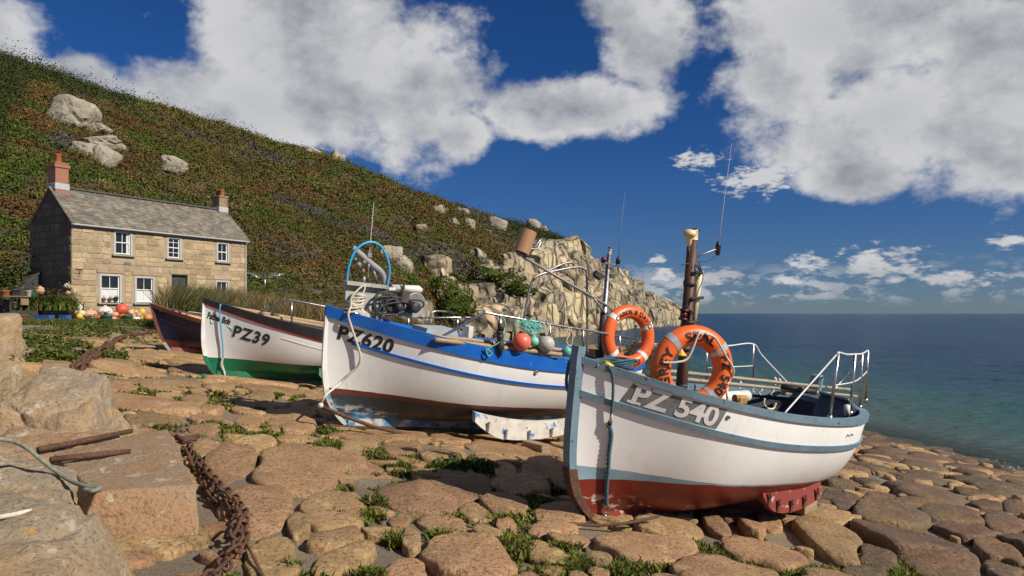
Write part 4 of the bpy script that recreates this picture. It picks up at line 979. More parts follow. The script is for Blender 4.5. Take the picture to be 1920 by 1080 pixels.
# ---------------------------------------------------------------- nearest boat: PZ 540
BLUEG = mat('boat_blue_grey', (.115, .185, .235), (.16, .235, .285), .5, 5, 7, coord='obj', speck=(.04, .06, .075), speck_scale=26, speck_lo=.62, speck_hi=.68, bump=.2, bscale=40, bdist=.003)
NAVY_IN = mat('inside_navy', (.022, .030, .048), (.035, .045, .065), .6, 6, coord='obj')
def boat540():
    H = H4; root = boat_root(H, 'fishing_boat', 'white fishing boat with grey-blue gunwale and red bottom, nearest the camera')
    red = (.225, .032, .020); hm = hullmat('hull_white_red', (.83, .82, .79), [((.27, .40, .46), .59, 0, 1), (red, .42, .10, .57)], .38, (.55, .42, .25), (.55, .47, .40), .38, -.05, .545, .58)
    hull_shell(H, root, hm)
    redm = mat('red_antifoul', red, (.20, .03, .02), .6, 6, coord='obj', speck=(.42, .33, .28), speck_scale=9, speck_lo=.62, speck_hi=.66)
    keel(H, root, redm, M['rust'], .085, 1.15, BLUEG, .10, .10, .045, .56)
    strake(H, root, 'gunwale', BLUEG, -.015, .055, .03, 0.0, 1.0, 80, True, .075)
    strake(H, root, 'rubbing_strake', BLUEG, lambda t: .305 - .02 * t, lambda t: .365 - .02 * t, .028)
    liner(H, root, NAVY_IN, .62, mat('floor_navy', (.05, .06, .08), (.09, .095, .11), .7, 6, coord='obj'))
    deck(H, root, mat('deck_grey', (.25, .29, .31), (.18, .22, .24), .7, 6, coord='obj'), .02, .30, .10)
    bilge_keel(H, root, redm, 2.35, 3.55, .37, -1, .17, .07, M['rust'], 5); bilge_keel(H, root, redm, 2.35, 3.55, .37, 1, .17, .07)
    p = plate(H, root, .46, 1.33, .075, .285, mat('plate_grey', (.135, .14, .14), (.19, .195, .19), .55, 7, 8, coord='obj', speck=(.10, .105, .105), speck_scale=12, speck_lo=.56, speck_hi=.64))
    # slab-serif registration letters
    V, Fc = text_geo('PZ 540', .275, .0085); V = V.copy(); V2 = [V]; F2 = list(Fc); k = len(V)
    def slab(x0, x1, y0, y1):
        nonlocal k
        xs = np.linspace(x0, x1, 4); V2.append(np.array([(x, y) for x in xs for y in (y0, y1)])); F2.extend([[k + 2 * i, k + 2 * i + 2, k + 2 * i + 3, k + 2 * i + 1] for i in range(3)]); k += 8
    hgt = V[:, 1].max(); gx = lambda f: V[:, 0].max() * f
    W_ = V[:, 0].max()
    slab(-.018, .10, -.006, .020); slab(-.018, .03, hgt - .022, hgt + .003); slab(W_ * .60 + .0, W_ * .60 + .085, -.006, .018) if False else None
    put_text(H, p, 'PZ 540', .475, .262, .20, M['white'], .009, geo=(np.concatenate(V2), F2), xend=1.26)
    put_text(H, root, 'PZ 540', 3.93, .20, .13, mat('letter_grey', (.18, .19, .19), None, .6), .008, .004)
    # skin fittings
    for x, d in ((1.36, .145), (3.36, .17), (3.46, .165)):
        z = float(H.zs(x / H.L)) - d; q = H.at([x], z)[0]; n = H.nrm([x], z)[0]; mb = MB(); mb.lathe([(.012, -.02), (.022, 0), (.022, .012), (.013, .016), (.009, .004)] if x < 2 else [(.008, -.02), (.011, 0), (.011, .02), (.006, .024)], q, n, 12); mb.obj('skin_fitting', M['dullsteel'], root, True)
    # thwarts, engine box, tiller block
    for t in (.42, .80):
        z = float(H.zs(t)) - .26; b = abs(H.at([H.L * t], z - .03)[0][1]) - .05; MB().box((H.L * t, 0, z), (.24, 2 * b, .035), bev=.006).obj('thwart', mat('thwart_blue', (.10, .16, .21), (.14, .21, .26), .6, 6, coord='obj'), root)
    q = H.px(1572, 768, -.30); mb = MB(); mb.box((q[0], q[1], q[2] - .15), (.50, .42, .44), Matrix.Rotation(.35, 3, 'Y') @ Matrix.Rotation(.1, 3, 'Z'), .015); eb = mb.obj('engine_box', mat('box_navy', (.035, .05, .075), (.05, .07, .10), .5, 8, coord='obj'), root)
    q2 = H.px(1572, 757, -.33); Rm = Matrix.Rotation(.35, 3, 'Y') @ Matrix.Rotation(.1, 3, 'Z')
    mb = MB(); mb.box((q[0], q[1], q[2] + .10), (.46, .38, .03), Rm, .006); mb.obj('box_lid', BLUEG, eb)
    for dy in (-.10, 0, .10):
        mb = MB(); mb.box(np.array([q[0], q[1], q[2]]) + np.array(Rm @ Vector((.02, dy, .12))), (.16, .03, .012), Rm); mb.obj('vent_slot', M['black'], eb)
    MB().cyl(H.px(1588, 778, -.55), H.px(1588, 760, -.55), .035, n=14).obj('white_pipe', M['white'], root, True)
    q = H.px(1531, 712, .45); MB().box((q[0], q[1], q[2] - .05), (.09, .18, .26), bev=.025).obj('rudder_head', mat('pale_blue', (.17, .26, .32), (.12, .19, .24), .5, 8, coord='obj'), root)
    q = H.px(1335, 748, .1); e = H.px(1400, 742, .25); MB().cyl(q, e, .075, .07, 16).obj('fender_roll', M['white'], root, True)
    q = H.px(1387, 750, -.1); mb = MB(); mb.box(q, (.16, .12, .10), bev=.02); mb.cyl(q + np.array([-.1, 0, .02]), q + np.array([.1, 0, .02]), .04, n=10); mb.obj('winch', mat('winch_ochre', (.45, .26, .06), (.25, .13, .04), .6, 20), root)
    hk = [H.px(1434, 747, -.45), H.px(1432, 757, -.45), H.px(1440, 766, -.45), H.px(1450, 766, -.45), H.px(1455, 756, -.45)]; tube_obj('rowlock_hook', hk, .012, M['cream'], root, 8, 24)
    # stern rail: posts on the gunwale with a wire
    top = []; low = []
    def post(a, b, side=-1, r=.019):
        p = H.rail(*a, side); q = H.px(b[0], b[1], p[1] * .97); mb = MB(); mb.cyl(p - np.array([0, 0, .03]), q, r, r * .95, 12); mb.cyl(p - np.array([0, 0, .01]), p + np.array([0, 0, .06]), r * 1.45, n=12); mb.obj('stern_post', M['steel'], root, True); return p, q
    def E_(side_y, a, b):
        p = H.px(*a, side_y); q = H.px(*b, side_y); mb = MB(); mb.cyl(p, q, .018, n=12); mb.cyl(p, p + (q - p) * .08, .026, n=12); mb.obj('stern_post', M['steel'], root, True); return p, q
    a0 = H.rail(1469, 777, -1); yA = -float(H.b(3.35 / H.L)) + .06; p1 = E_(yA, (1555, 789), (1572, 661)); p2 = E_(-.56, (1594, 780), (1603, 664)); p3 = E_(-.30, (1612, 768), (1616, 663)); p4 = E_(-.05, (1623, 755), (1627, 657))
    wire = [a0, a0 + (p1[1] - a0) * .5, a0 + (p1[1] - a0) * .93, p1[1], (p1[1] + p2[1]) / 2 - np.array([0, 0, .012]), p2[1], p3[1], p4[1]]
    tube_obj('stern_rail', np.array(wire), .010, M['white'], root, 6, 60)
    m_ = lambda p, f: p[0] + (p[1] - p[0]) * f
    tube_obj('lower_rail', [m_(p1, .52), m_(p2, .55), m_(p3, .58), m_(p4, .60)], .008, M['white'], root, 6, 24)
    tube_obj('stay_wire', [m_(p3, .9), m_(p1, .45)], .004, M['steel'], root, 5)
    # rail on the far side
    b1 = H.rail(1412, 712, 1); t1_ = H.px(1412, 645, b1[1]); b2 = H.rail(1388, 716, 1); b3 = H.px(1325, 715, .75); t3 = H.px(1325, 652, .75)
    for p, q in ((b1, t1_), (b3, t3)): tube_obj('side_post', [p, q], .014, M['steel'], root, 10)
    tube_obj('side_rail', [t3, H.px(1370, 648, .8), t1_, H.px(1430, 668, b1[1]), H.px(1479, 720, b1[1] - .05)], .010, M['white'], root, 6, 40)
    tube_obj('side_rail', [H.px(1325, 690, .75), H.px(1412, 686, b1[1])], .007, M['white'], root, 6)
    # mast
    mb0 = H.px(1277, 735, 0); mt = H.px(1299, 446, -.10); d = (mt - mb0); f = lambda k: mb0 + d * k
    rustm = mat('mast_rust', (.11, .050, .032), (.055, .032, .026), .6, 9, 8, coord='obj', stretch=(1, 1, .35), metal=.3, speck=(.22, .11, .06), speck_scale=18, speck_lo=.6, speck_hi=.68)
    mast = tube_obj('mast', [f(-.25), f(.16), f(.17), f(.985)], [.062, .062, .058, .054], rustm, root, 16)
    for k in (.03, .28, .52, .70): MB().cyl(f(k), f(k + .03), .064, n=16).obj('tape_wrap', M['rubber'], mast, True)
    MB().lathe([(.05, 0), (.056, .01), (.056, .015), (.05, .02), (.05, .09), (.053, .095), (.053, .11), (.0, .112)], f(.985), d, 16).obj('lantern', M['cream'], mast, True)
    MB().lathe([(.056, 0), (.058, .005), (.058, .02), (.02, .024)], f(.985) + np.array([0, 0, .10]), d, 16).obj('lantern_cap', M['black'], mast, True)
    g = H.px(1291, 462, -.10); MB().lathe([(.018, 0), (.02, .02), (.03, .03), (.03, .09), (.035, .10), (.068, .115), (.070, .14), (.055, .165), (.02, .178), (.001, .18)], g, d, 20).obj('satellite_dome', M['cream'], mast, True)
    tube_obj('dome_bracket', [H.px(1303, 478, -.1), H.px(1291, 476, -.1), g], .014, M['rubber'], mast, 8)
    # bracket with aerial
    ab = H.px(1346, 470, -.1); tube_obj('aerial_bracket', [H.px(1305, 482, -.1), H.px(1340, 468, -.1), ab], .010, M['dullsteel'], mast, 8)
    MB().lathe([(.018, -.05), (.028, -.02), (.030, .05), (.022, .085), (.008, .10)], ab, d, 14).obj('aerial_base', M['black'], mast, True)
    tube_obj('aerial', [ab, H.px(1352, 420, -.1), H.px(1372, 268, -.12)], [.006, .004, .0022], mat('aerial_rod', (.45, .36, .34), None, .5), mast, 6)
    tube_obj('aerial_cable', [H.px(1346, 472, -.1), H.px(1340, 482, -.1), H.px(1326, 490, -.1), H.px(1305, 491, -.1), H.px(1278, 497, -.1)], .006, M['rubber'], mast, 6, 30)
    # cream conduit strapped behind the mast, loose cables, port lamp
    tube_obj('conduit', [H.px(1297, 618, -.02), H.px(1312, 508, -.06)], .038, M['cream'], mast, 14)
    for (a, b) in (((1296, 560), (1318, 558)), ((1290, 605), (1310, 603)), ((1298, 512), (1316, 512))): tube_obj('strap', [H.px(*a, -.14), H.px(*b, -.10)], .016, M['rubber'], mast, 8)
    tube_obj('cable', [H.px(1310, 492, -.12), H.px(1318, 520, -.12), H.px(1306, 555, -.16), H.px(1300, 600, -.16)], .005, M['rubber'], mast, 6, 24)
    for k in range(4): tube_obj('cable_loop', [H.px(1304 + k * 2, 496 + 3 * k, -.14), H.px(1312, 500 + k * 4, -.15), H.px(1314 - k, 510 + 2 * k, -.14), H.px(1303, 506 + k, -.16), H.px(1302, 497, -.15)], .006, M['rubber'], mast, 6, 20)
    lq = H.px(1282, 590, -.10); MB().cyl(lq - np.array([0, 0, .035]), lq + np.array([0, 0, .035]), .038, n=14).obj('port_lamp', mat('red_lens', (.20, .008, .012), (.12, .005, .01), .2, 8), mast, True)
    for dz in (-.048, .045): MB().cyl(lq + np.array([0, 0, dz - .012]), lq + np.array([0, 0, dz + .012]), .05, n=14).obj('lamp_frame', M['black'], mast, True)
    MB().box(lq + np.array([.055, 0, 0]), (.02, .09, .12)).obj('lamp_screen', M['black'], mast)
    # lifebuoy leaning on the near gunwale
    c = H.world(H.px(1297, 692, -.42)); nn = np.array([.22, -.96, -.06]); up = np.array([.10, .12, .98])
    lb, R_, r_, Mx = lifebuoy('orange lifebuoy lettered GREY SEAL leaning inside the gunwale of the nearest boat', c, nn, up, .89, [('SEAL', 2, False, .15), ('GREY', -92, False, .15), ('PZ 540', 92, False, .135)], (-45, 47, 135, 225), M['tape'], .235)
    P = [LP(Mx, ((R_ + .01) * math.sin(a), -r_ * k, (R_ + .02) * math.cos(a))) for a, k in ((.02, .95), (-.15, 1.25))] + [LP(Mx, (-.12, -r_ * 1.2, .12)), LP(Mx, (-.24, -r_ * 1.25, .06)), LP(Mx, (-(R_ + .03), -r_ * 1.05, .04))]
    tube_obj('grab_line', P, .011, M['rope_white'], None, 8, 50); g1 = bpy.context.scene.objects[-1]
    return H, root, lb, R_, r_, Mx
def last(): return COL.objects[-1]
_H, BOAT540, LB1, R1, r1, MX1 = boat540()
for o in list(COL.objects):
    if o.name.startswith('grab_line'): o.parent = LB1; o.matrix_parent_inverse = MX1.inverted()
_o = tube_obj('grab_line', [LP(MX1, p) for p in ((.04, -r1, R1 + .03), (.14, -r1 * 1.2, R1 - .0), (.28, -r1 * 1.25, .18), (.40, -r1 * 1.0, .05), (.41, -r1 * .5, -.06), (.36, -r1 * .9, -.10))], .011, M['rope_white'], LB1, 8, 50); _o.matrix_parent_inverse = MX1.inverted()
_o = tube_obj('grab_line', [LP(MX1, p) for p in ((.40, -r1 * .4, -.14), (.37, -r1 * .9, -.20), (.41, -r1 * .5, -.26), (.35, -r1 * .9, -.34))], .011, M['rope_white'], LB1, 8, 40); _o.matrix_parent_inverse = MX1.inverted()
def boat540_gear():
    H = H4
    def rope(name, label, P, r, m, n=60, tw=0.0, cat='rope', strands=0):
        P = spline(P, n)
        if strands:
            T = np.gradient(P, axis=0); T /= np.linalg.norm(T, axis=1)[:, None]; mb = MB(); s_ = np.cumsum(np.r_[0, np.linalg.norm(np.diff(P, axis=0), axis=1)])
            a = np.cross(T, [0, 1, .3]); a /= np.linalg.norm(a, axis=1)[:, None] + 1e-9; b = np.cross(T, a)
            for k in range(strands):
                ph = s_ / (r * 7) * 2 * math.pi / 1.0 + 2 * math.pi * k / strands; mb.tube(P + (np.cos(ph)[:, None] * a + np.sin(ph)[:, None] * b) * r * .5, r * .62, 6)
            o = mb.obj(name, m, None, True)
        else: o = tube_obj(name, P, r, m)
        return tag(o, label, cat)
    S = lambda px, py, o=.03: H.world(H.px(px, py, 0) * 0 + skin_px(H, px, py, o))
    rope('mooring_rope', 'teal rope hanging down the bow of the nearest boat to a shackle', [S(1137, 684, .02), S(1142, 700, .045), S(1143, 730, .05), S(1141, 765, .05), S(1138, 790, .05)], .014, M['rope_teal'], 110, strands=3)
    rope('mooring_rope', 'doubled teal rope below the white splice on the nearest bow', [S(1138, 796), S(1142, 815), S(1138, 850), S(1136, 880), S(1133, 915), S(1133, 945)], .021, M['rope_teal'], 120, strands=3)
    o = tube_obj('rope_splice', [S(1141, 768, .05), S(1139, 790, .05)], [.010, .016], M['rope_white']); tag(o, 'white rope splice between the two teal ropes on the bow', 'rope')
    o = tube_obj('rope_sleeve', [S(1138, 788, .045), S(1137, 797, .045)], .022, M['rubber']); tag(o, 'short black sleeve below the white splice on the bow rope', 'sleeve')
    q = S(1133, 948, .03); mb = MB(); t = np.linspace(0, 2 * math.pi, 26)[:-1]; mb.tube(q + np.stack([.028 * np.sin(t), 0 * t - .02, .06 * np.cos(t) - .03], 1), .009, 8, closed=True); mb.cyl(q + np.array([0, -.02, -.09]), q + np.array([0, -.02, -.15]), .011); mb.lathe([(.02, -.012), (.02, .012)], q + np.array([0, -.02, -.165]), (0, 1, 0), 12)
    tag(mb.obj('shackle', M['steel'], None, True), 'steel shackle at the end of the bow rope', 'shackle')
    h = H.world(np.array([-.02, -.06, H.D - .02]))
    rope('hanging_rope', 'dark teal rope draped over the far side of the nearest stem', [W(1090, 668, 7.0), W(1072, 672, 7.0), W(1065, 690, 6.98), W(1062, 720, 6.98), W(1068, 745, 6.97), W(1066, 775, 6.97), W(1061, 792, 6.97)], .016, M['rope_teal'], 90, strands=3)
    rope('hanging_rope', 'thin black rope tail hanging beside the nearest stem', [W(1068, 745, 7.0), W(1066, 790, 7.0), W(1071, 815, 7.0), W(1074, 835, 7.0)], .010, M['rope_black'])
    mb = MB()
    for k in range(5):
        t = np.linspace(0, 2 * math.pi, 40); q = H.world(np.array([.42, -.05, float(H.zs(.1)) + .005])); mb.tube(q + np.stack([(.20 + .012 * k) * np.cos(t), (.16 + .01 * k) * np.sin(t), .02 + .016 * k + .012 * np.sin(3 * t + k)], 1), .013, 6)
    tag(mb.obj('rope_coil', M['rope_teal'], None, True), 'teal rope coiled on the foredeck of the nearest boat', 'rope')
    # bamboo poles carried along the boat
    def pole(label, a, b, r, m='bamboo_grey', bend=.0):
        P = np.linspace(a, b, 40); P[:, 2] += bend * np.sin(np.linspace(0, math.pi, 40)); rr = np.full(40, r) * np.linspace(1.05, .85, 40); rr[::5] *= 1.10
        tag(MB().tube(P, rr, 10).obj('bamboo_pole', M[m], None, True), label, 'pole', 'bamboo poles carried on the boats')
    pole('short bamboo pole lashed inside the bow of the nearest boat', H.world(H.px(1118, 684, -.13)), H.world(H.px(1232, 712, -.25)), .026)
    pole('upper of two bamboo poles along the far gunwale of the nearest boat', H.world(H.px(1225, 693, .55)), H.world(H.px(1598, 731, .35)), .024)
    pole('lower of two bamboo poles along the far gunwale of the nearest boat', H.world(H.px(1240, 707, .5)), H.world(H.px(1606, 743, .1)), .024)
    o = MB().box(H.world(H.px(1487, 733, .3)), (.42, .08, .09), np.array(Matrix.Rotation(.6, 3, 'Z')), .01).obj('wood_plank', M['wood']); tag(o, 'pale wooden plank lying under the poles of the nearest boat', 'plank')
    o = tube_obj('lashing', [W(1465, 725, 8.9), W(1530, 735, 8.9)], .035, M['rubber'], None, 8); tag(o, 'black rubber lashing round the two far poles', 'lashing')
    for k, (px, py) in enumerate(((1452, 714), (1447, 735), (1387, 722), (1412, 728), (1425, 733), (1460, 716))):
        q = H.world(H.px(px, py, .45)); mb = MB(); mb.tube(spline([q + np.array([0, 0, .04]), q + np.array([.02, 0, .01]), q + np.array([-.015, 0, -.02]), q + np.array([.02, 0, -.06])], 12), [.02 - .0012 * i for i in range(12)], 6); o = mb.obj('rag', M['white'], None, True); tag(o, ('white rag tied on top of the upper far pole, middle of the nearest boat', 'white rag hanging lowest from the far poles of the nearest boat', 'white rag on the far poles just right of the large lifebuoy', 'white rag second right of the large lifebuoy on the far poles', 'white rag third right of the large lifebuoy on the far poles', 'white rag on the far poles nearest the black lashing')[k], 'rag', 'rags tied to the poles')
    # yellow lashing at the bow, yellow funnel
    o = tube_obj('yellow_tie', [H.world(H.px(1134, 683, -.17)), H.world(H.px(1146, 689, -.18))], .038, M['yellow'], None, 10); tag(o, 'yellow tie round the bamboo pole at the nearest bow', 'tie')
    q = H.world(H.px(1277, 665, -.10)); o = MB().lathe([(.012, .20), (.014, .06), (.03, .03), (.055, 0), (.06, -.012), (.04, -.014)], q, (0, 0, 1), 14).obj('funnel', M['yellow'], None, True); tag(o, 'small yellow funnel hanging inside the large lifebuoy', 'funnel')
    # chock under the bilge keel
    q = W(1505, 945, 8.75); b = MB().box((q[0] - .10, q[1], q[2] + .02), (.34, .42, .17), np.array(Matrix.Rotation(.75, 3, 'Z')), .008).obj('wooden_chock', M['wood']); tag(b, 'grey wooden chock under the red bilge keel of the nearest boat', 'chock')
    # iron tow bar lying under the bow
    o = MB().tube(spline([W(1052, 984, 6.55), W(1075, 982, 6.62), W(1120, 985, 6.7), W(1180, 980, 6.78), W(1235, 968, 6.95)], 24), .016, 8).obj('iron_bar', M['rust'], None, True); tag(o, 'rusty iron bar lying under the bow of the nearest boat', 'bar')
    o = tube_obj('rope_scrap', [H.world((H.L + .02, -.25, 1.25)), H.world((H.L + .09, -.28, 1.2)), H.world((H.L + .05, -.3, 1.12)), H.world((H.L + .1, -.28, 1.05))], .018, M['rope_green'], None, 6, 20); tag(o, 'green rope scrap hanging off the stern of the nearest boat', 'rope')
def skin_px(H, px, py, off=.03):
    """local point just off the near skin of a hull, seen at this pixel"""
    t, v = np.meshgrid(np.linspace(0, 1, 160), np.linspace(0, 1, 120)); P = H.pt(t, v).reshape(-1, 3); Wd = H.world(P); d = (960 + F * Wd[:, 0] / Wd[:, 1] - px) ** 2 + (HOR - F * Wd[:, 2] / Wd[:, 1] - py) ** 2
    c = np.where(d < max(9, d.min() * 1.5 + 1))[0]; i = c[np.argmin(Wd[c, 1])]; q = H.px(px, py, P[i, 1]); return q + np.array([0, -off, 0])
boat540_gear()
# ---------------------------------------------------------------- PZ620 with the hauler
def flat_poly(H, pts, y, th):
    P = [H.px(a, b, y) for a, b in pts]; V = [p + np.array([0, -th / 2, 0]) for p in P] + [p + np.array([0, th / 2, 0]) for p in P]; n = len(P)
    return V, [tuple(range(n)), tuple(range(n, 2 * n))[::-1]] + [(i, n + i, n + (i + 1) % n, (i + 1) % n) for i in range(n)]
BLUE = mat('boat_blue', (.006, .105, .46), (.010, .135, .50), .38, 4, coord='obj', speck=(.30, .36, .45), speck_scale=22, speck_lo=.70, speck_hi=.74)
def boat620():
    H = H3; root = boat_root(H, 'fishing_boat', 'white fishing boat with bright blue gunwale and pot hauler, behind the nearest boat')
    hm = hullmat('hull_white_blue', (.82, .81, .78), [((.16, .045, .03), .53, 0, 1), ((.045, .05, .058), .445, .01, 1)], .38, (.52, .42, .27), (.42, .42, .40), .42, -.12, .50, .60, (.04, .17, .34))
    hull_shell(H, root, hm)
    bot = mat('keel_blue_worn', (.06, .20, .36), (.45, .45, .43), .6, 4, 8, .42, .55, coord='obj', speck=(.20, .09, .05), speck_scale=9, speck_lo=.58, speck_hi=.66)
    keel(H, root, bot, M['rust'], .09, 1.5, M['white'], -.12, .05, .018, .5, shoe_stem=bot)
    strake(H, root, 'gunwale', BLUE, -.02, lambda t: .13 + .06 * np.sin(np.clip(t, 0, 1) * math.pi), .03, 0, 1, 80, True, .07)
    strake(H, root, 'rubbing_strake', BLUE, lambda t: .37 - .02 * t + .05 * np.sin(t * 3), lambda t: .41 - .02 * t + .05 * np.sin(t * 3), .026, .06)
    liner(H, root, mat('inside_blue', (.03, .12, .30), (.05, .16, .36), .6, 6, coord='obj'), .6, M['wood'])
    deck(H, root, mat('deck_blue', (.10, .16, .24), (.16, .22, .28), .7, 6, coord='obj'), .02, .36, .10)
    put_text(H, root, 'PZ620', .17, .385, .27, M['black'], .006, .009, xend=.86, sp=1.08)
    bk = mat('bilge_white_blue', (.58, .56, .52), (.46, .41, .34), .6, 5, coord='obj', speck=(.06, .20, .48), speck_scale=9, speck_lo=.60, speck_hi=.63)
    bilge_keel(H, root, bk, 2.15, 4.2, .24, -1, .22, .08, M['dullsteel'], 5, yfrac=.78); bilge_keel(H, root, bk, 2.15, 4.2, .24, 1, .22, .08)
    q = skin_px(H, 1005, 698, 0); MB().lathe([(.03, -.02), (.034, .0), (.034, .014), (.02, .02), (.014, .0)], q, (0, -1, 0), 14).obj('skin_fitting', M['dullsteel'], root, True)
    # hauler: grey box, wheel, motor, hoses
    grey = mat('hauler_grey', (.40, .41, .38), (.31, .31, .28), .55, 5, 8, coord='obj', speck=(.20, .17, .12), speck_scale=14, speck_lo=.60, speck_hi=.68)
    V, Fc = flat_poly(H, [(648, 527), (724, 536), (724, 588), (700, 592), (690, 578), (668, 580), (646, 568)], -.10, .05); hb = MB().add(V, Fc).obj('hauler_housing', grey, root)
    V, Fc = flat_poly(H, [(647, 526), (725, 535), (725, 541), (647, 533)], -.13, .16); MB().add(V, Fc).obj('housing_flange', grey, hb)
    V, Fc = flat_poly(H, [(715, 560), (776, 556), (796, 570), (794, 586), (780, 593), (700, 592)], -.08, .10); MB().add(V, Fc).obj('hauler_arm', grey, hb)
    wc = H.px(775, 572, -.16); MB().lathe([(.05, -.02), (.17, -.06), (.185, -.06), (.19, -.05), (.12, 0), (.19, .05), (.185, .06), (.17, .06), (.05, .02)], wc, (.12, -1, .05), 28).obj('hauler_wheel', mat('wheel_alloy', (.30, .30, .28), (.20, .195, .18), .5, 8, metal=.3), hb, True)
    MB().lathe([(.02, .0), (.075, .0), (.08, .02), (.08, .14), (.07, .16), (.02, .165)], H.px(770, 575, -.22), (.1, -1, 0), 18).obj('hydraulic_motor', M['rubber'], hb, True)
    MB().lathe([(.02, .0), (.055, .0), (.055, .12), (.03, .14)], H.px(742, 574, -.2), (.1, -1, 0), 14).obj('hydraulic_motor', M['rubber'], hb, True)
    mb = MB(); mb.box(H.px(757, 556, -.2), (.14, .14, .20), bev=.02); mb.box(H.px(748, 570, -.15), (.30, .10, .14), bev=.02); mb.cyl(H.px(757, 552, -.2), H.px(757, 530, -.2), .018); mb.box(H.px(740, 560, -.2), (.18, .07, .04)); mb.obj('valve_block', mat('valve_grime', (.12, .08, .05), (.04, .035, .03), .7, 14), hb)
    MB().tube([H.px(735, 540, -.12), H.px(785, 543, -.12), H.px(789, 546, -.12)], [.055, .06, .045], 14).obj('white_canister', M['white'], hb, True)
    MB().box(H.px(735, 543, -.18), (.10, .03, .06)).obj('control_plate', M['tapewhite'], hb)
    hoses = [[(757, 548), (730, 546), (708, 552), (702, 568), (710, 580), (735, 578), (760, 578)], [(760, 560), (730, 556), (705, 560), (698, 578), (701, 598)], [(776, 562), (750, 566), (722, 572), (706, 588), (704, 600)], [(757, 566), (742, 584), (722, 582), (712, 566), (718, 553), (735, 550)], [(765, 562), (790, 564), (794, 574), (780, 580)], [(745, 560), (725, 566), (716, 590), (712, 605)], [(700, 560), (712, 549), (735, 552), (752, 562)], [(738, 552), (726, 560), (728, 580), (748, 586), (764, 582)], [(704, 556), (700, 572), (712, 588), (738, 590), (758, 584)], [(752, 556), (738, 568), (748, 582), (770, 586)], [(730, 552), (745, 566), (762, 566)]]
    for k, P in enumerate(hoses): tube_obj('hydraulic_hose', [H.px(a, b, -.22 - .02 * (k % 3)) for a, b in P], .014, M['rubber'], hb, 7, 40)
    for (a, b) in (((704, 586), (705, 610)), ((714, 590), (713, 612))): tube_obj('hauler_leg', [H.px(*a, -.1), H.px(*b, -.1)], .028, M['dullsteel'], hb, 8)
    tube_obj('blue_hoop', [H.px(a, b, -.05) for a, b in ((650, 527), (655, 497), (668, 468), (692, 454), (714, 462), (728, 490), (730, 515), (726, 535))], .017, mat('hoop_blue', (.02, .30, .58), (.03, .36, .64), .4, 6), root, 10, 60)
    tube_obj('grey_pipe', [H.px(a, b, .02) for a, b in ((661, 465), (672, 474), (695, 494), (712, 508), (720, 520), (722, 536))], [.048] * 40, mat('pipe_grey', (.22, .22, .22), (.28, .28, .27), .5, 8), root, 14, 40)
    tube_obj('pipe_brace', [H.px(698, 500, .03), H.px(708, 532, .03)], .022, M['dullsteel'], root, 8)
    # work lamps on a short post
    tube_obj('lamp_post', [H.px(690, 530, 0), H.px(692, 480, 0)], .014, M['steel'], root, 8)
    mb = MB()
    for (a, b, r_) in ((673, 497, .05), (683, 492, .035), (681, 508, .03), (666, 486, .03)): mb.ball(H.px(a, b, -.02), r_, 12, (1, 1, .8), (.4, -1, .2))
    mb.obj('work_lamps', mat('lamp_dark', (.08, .07, .07), (.20, .19, .18), .4, 20), root, True)
    MB().lathe([(.028, -.05), (.03, .03), (.02, .04), (.02, .05)], H.px(682, 525, -.02), (0, 0, 1), 12).obj('lamp_canister', M['dullsteel'], root, True)
    tube_obj('aerial', [H.px(692, 485, 0), H.px(694, 460, 0), H.px(701, 378, 0)], [.010, .006, .003], mat('aerial_grey', (.5, .5, .5), None, .5), root, 6)
    mb = MB(); mb.box(H.px(692, 478, 0), (.06, .06, .07)); mb.obj('aerial_mount', M['dullsteel'], root)
    MB().box(H.px(723, 608, -.05), (.07, .07, .16)).obj('hauler_post', BLUE, root)
    # fish hatch and odds behind the gunwale
    V, Fc = flat_poly(H, [(780, 630), (788, 612), (842, 614), (846, 632)], .25, .5); MB().add(V, Fc).obj('hatch_box', mat('hatch_grey', (.36, .40, .40), (.30, .33, .33), .6, 6), root)
    V, Fc = flat_poly(H, [(872, 632), (874, 611), (882, 611), (880, 632)], .1, .2); MB().add(V, Fc).obj('white_board', M['white'], root)
    # near rail
    rl = lambda a, b, i=.06: H.rail(a, b, -1, i)
    R_ = [rl(824, 633), rl(868, 610), rl(905, 588), rl(915, 587), rl(935, 591), rl(1000, 602), rl(1060, 613), rl(1100, 619), rl(1150, 628), rl(1215, 640)]
    tube_obj('side_rail', R_, .020, M['steel'], root, 10, 90)
    for (a, b, c) in ((938, 592, 652), (1031, 607, 655), (1093, 618, 662), (1162, 630, 668), (1210, 639, 672)):
        p = rl(a, b); q = H.rail(a + 1, c, -1, .06); tube_obj('rail_post', [p, q], .017, M['steel'], root, 10)
    # far rails
    FR = lambda a, b: H.rail(a, b, 1, .06)
    tube_obj('far_rail', [FR(770, 596), FR(880, 595), FR(905, 597)], .014, M['steel'], root, 8)
    tube_obj('far_rail', [FR(802, 612), FR(810, 586), FR(835, 584), FR(850, 588), FR(853, 614)], .014, M['steel'], root, 8, 40)
    for a in (766, 858, 874): tube_obj('rail_post', [FR(a, 596), FR(a, 628)], .012, M['steel'], root, 8)
    tube_obj('far_rail', [H.px(1100, 652, .8), H.px(1240, 668, .9)], .010, M['steel'], root, 8)
    # arch and boom with radar reflector
    ar = [(982, 602), (990, 555), (998, 528), (1010, 516), (1040, 508), (1080, 501), (1094, 504), (1100, 516), (1101, 600), (1101, 665)]
    tube_obj('arch', [H.px(a, b, .15) for a, b in ar], .022, M['dullsteel'], root, 10, 80)
    tube_obj('arch', [H.px(a, b, .75) for a, b in ((1020, 512), (1050, 497), (1070, 492), (1076, 498), (1074, 505))], .022, M['dullsteel'], root, 10, 40)
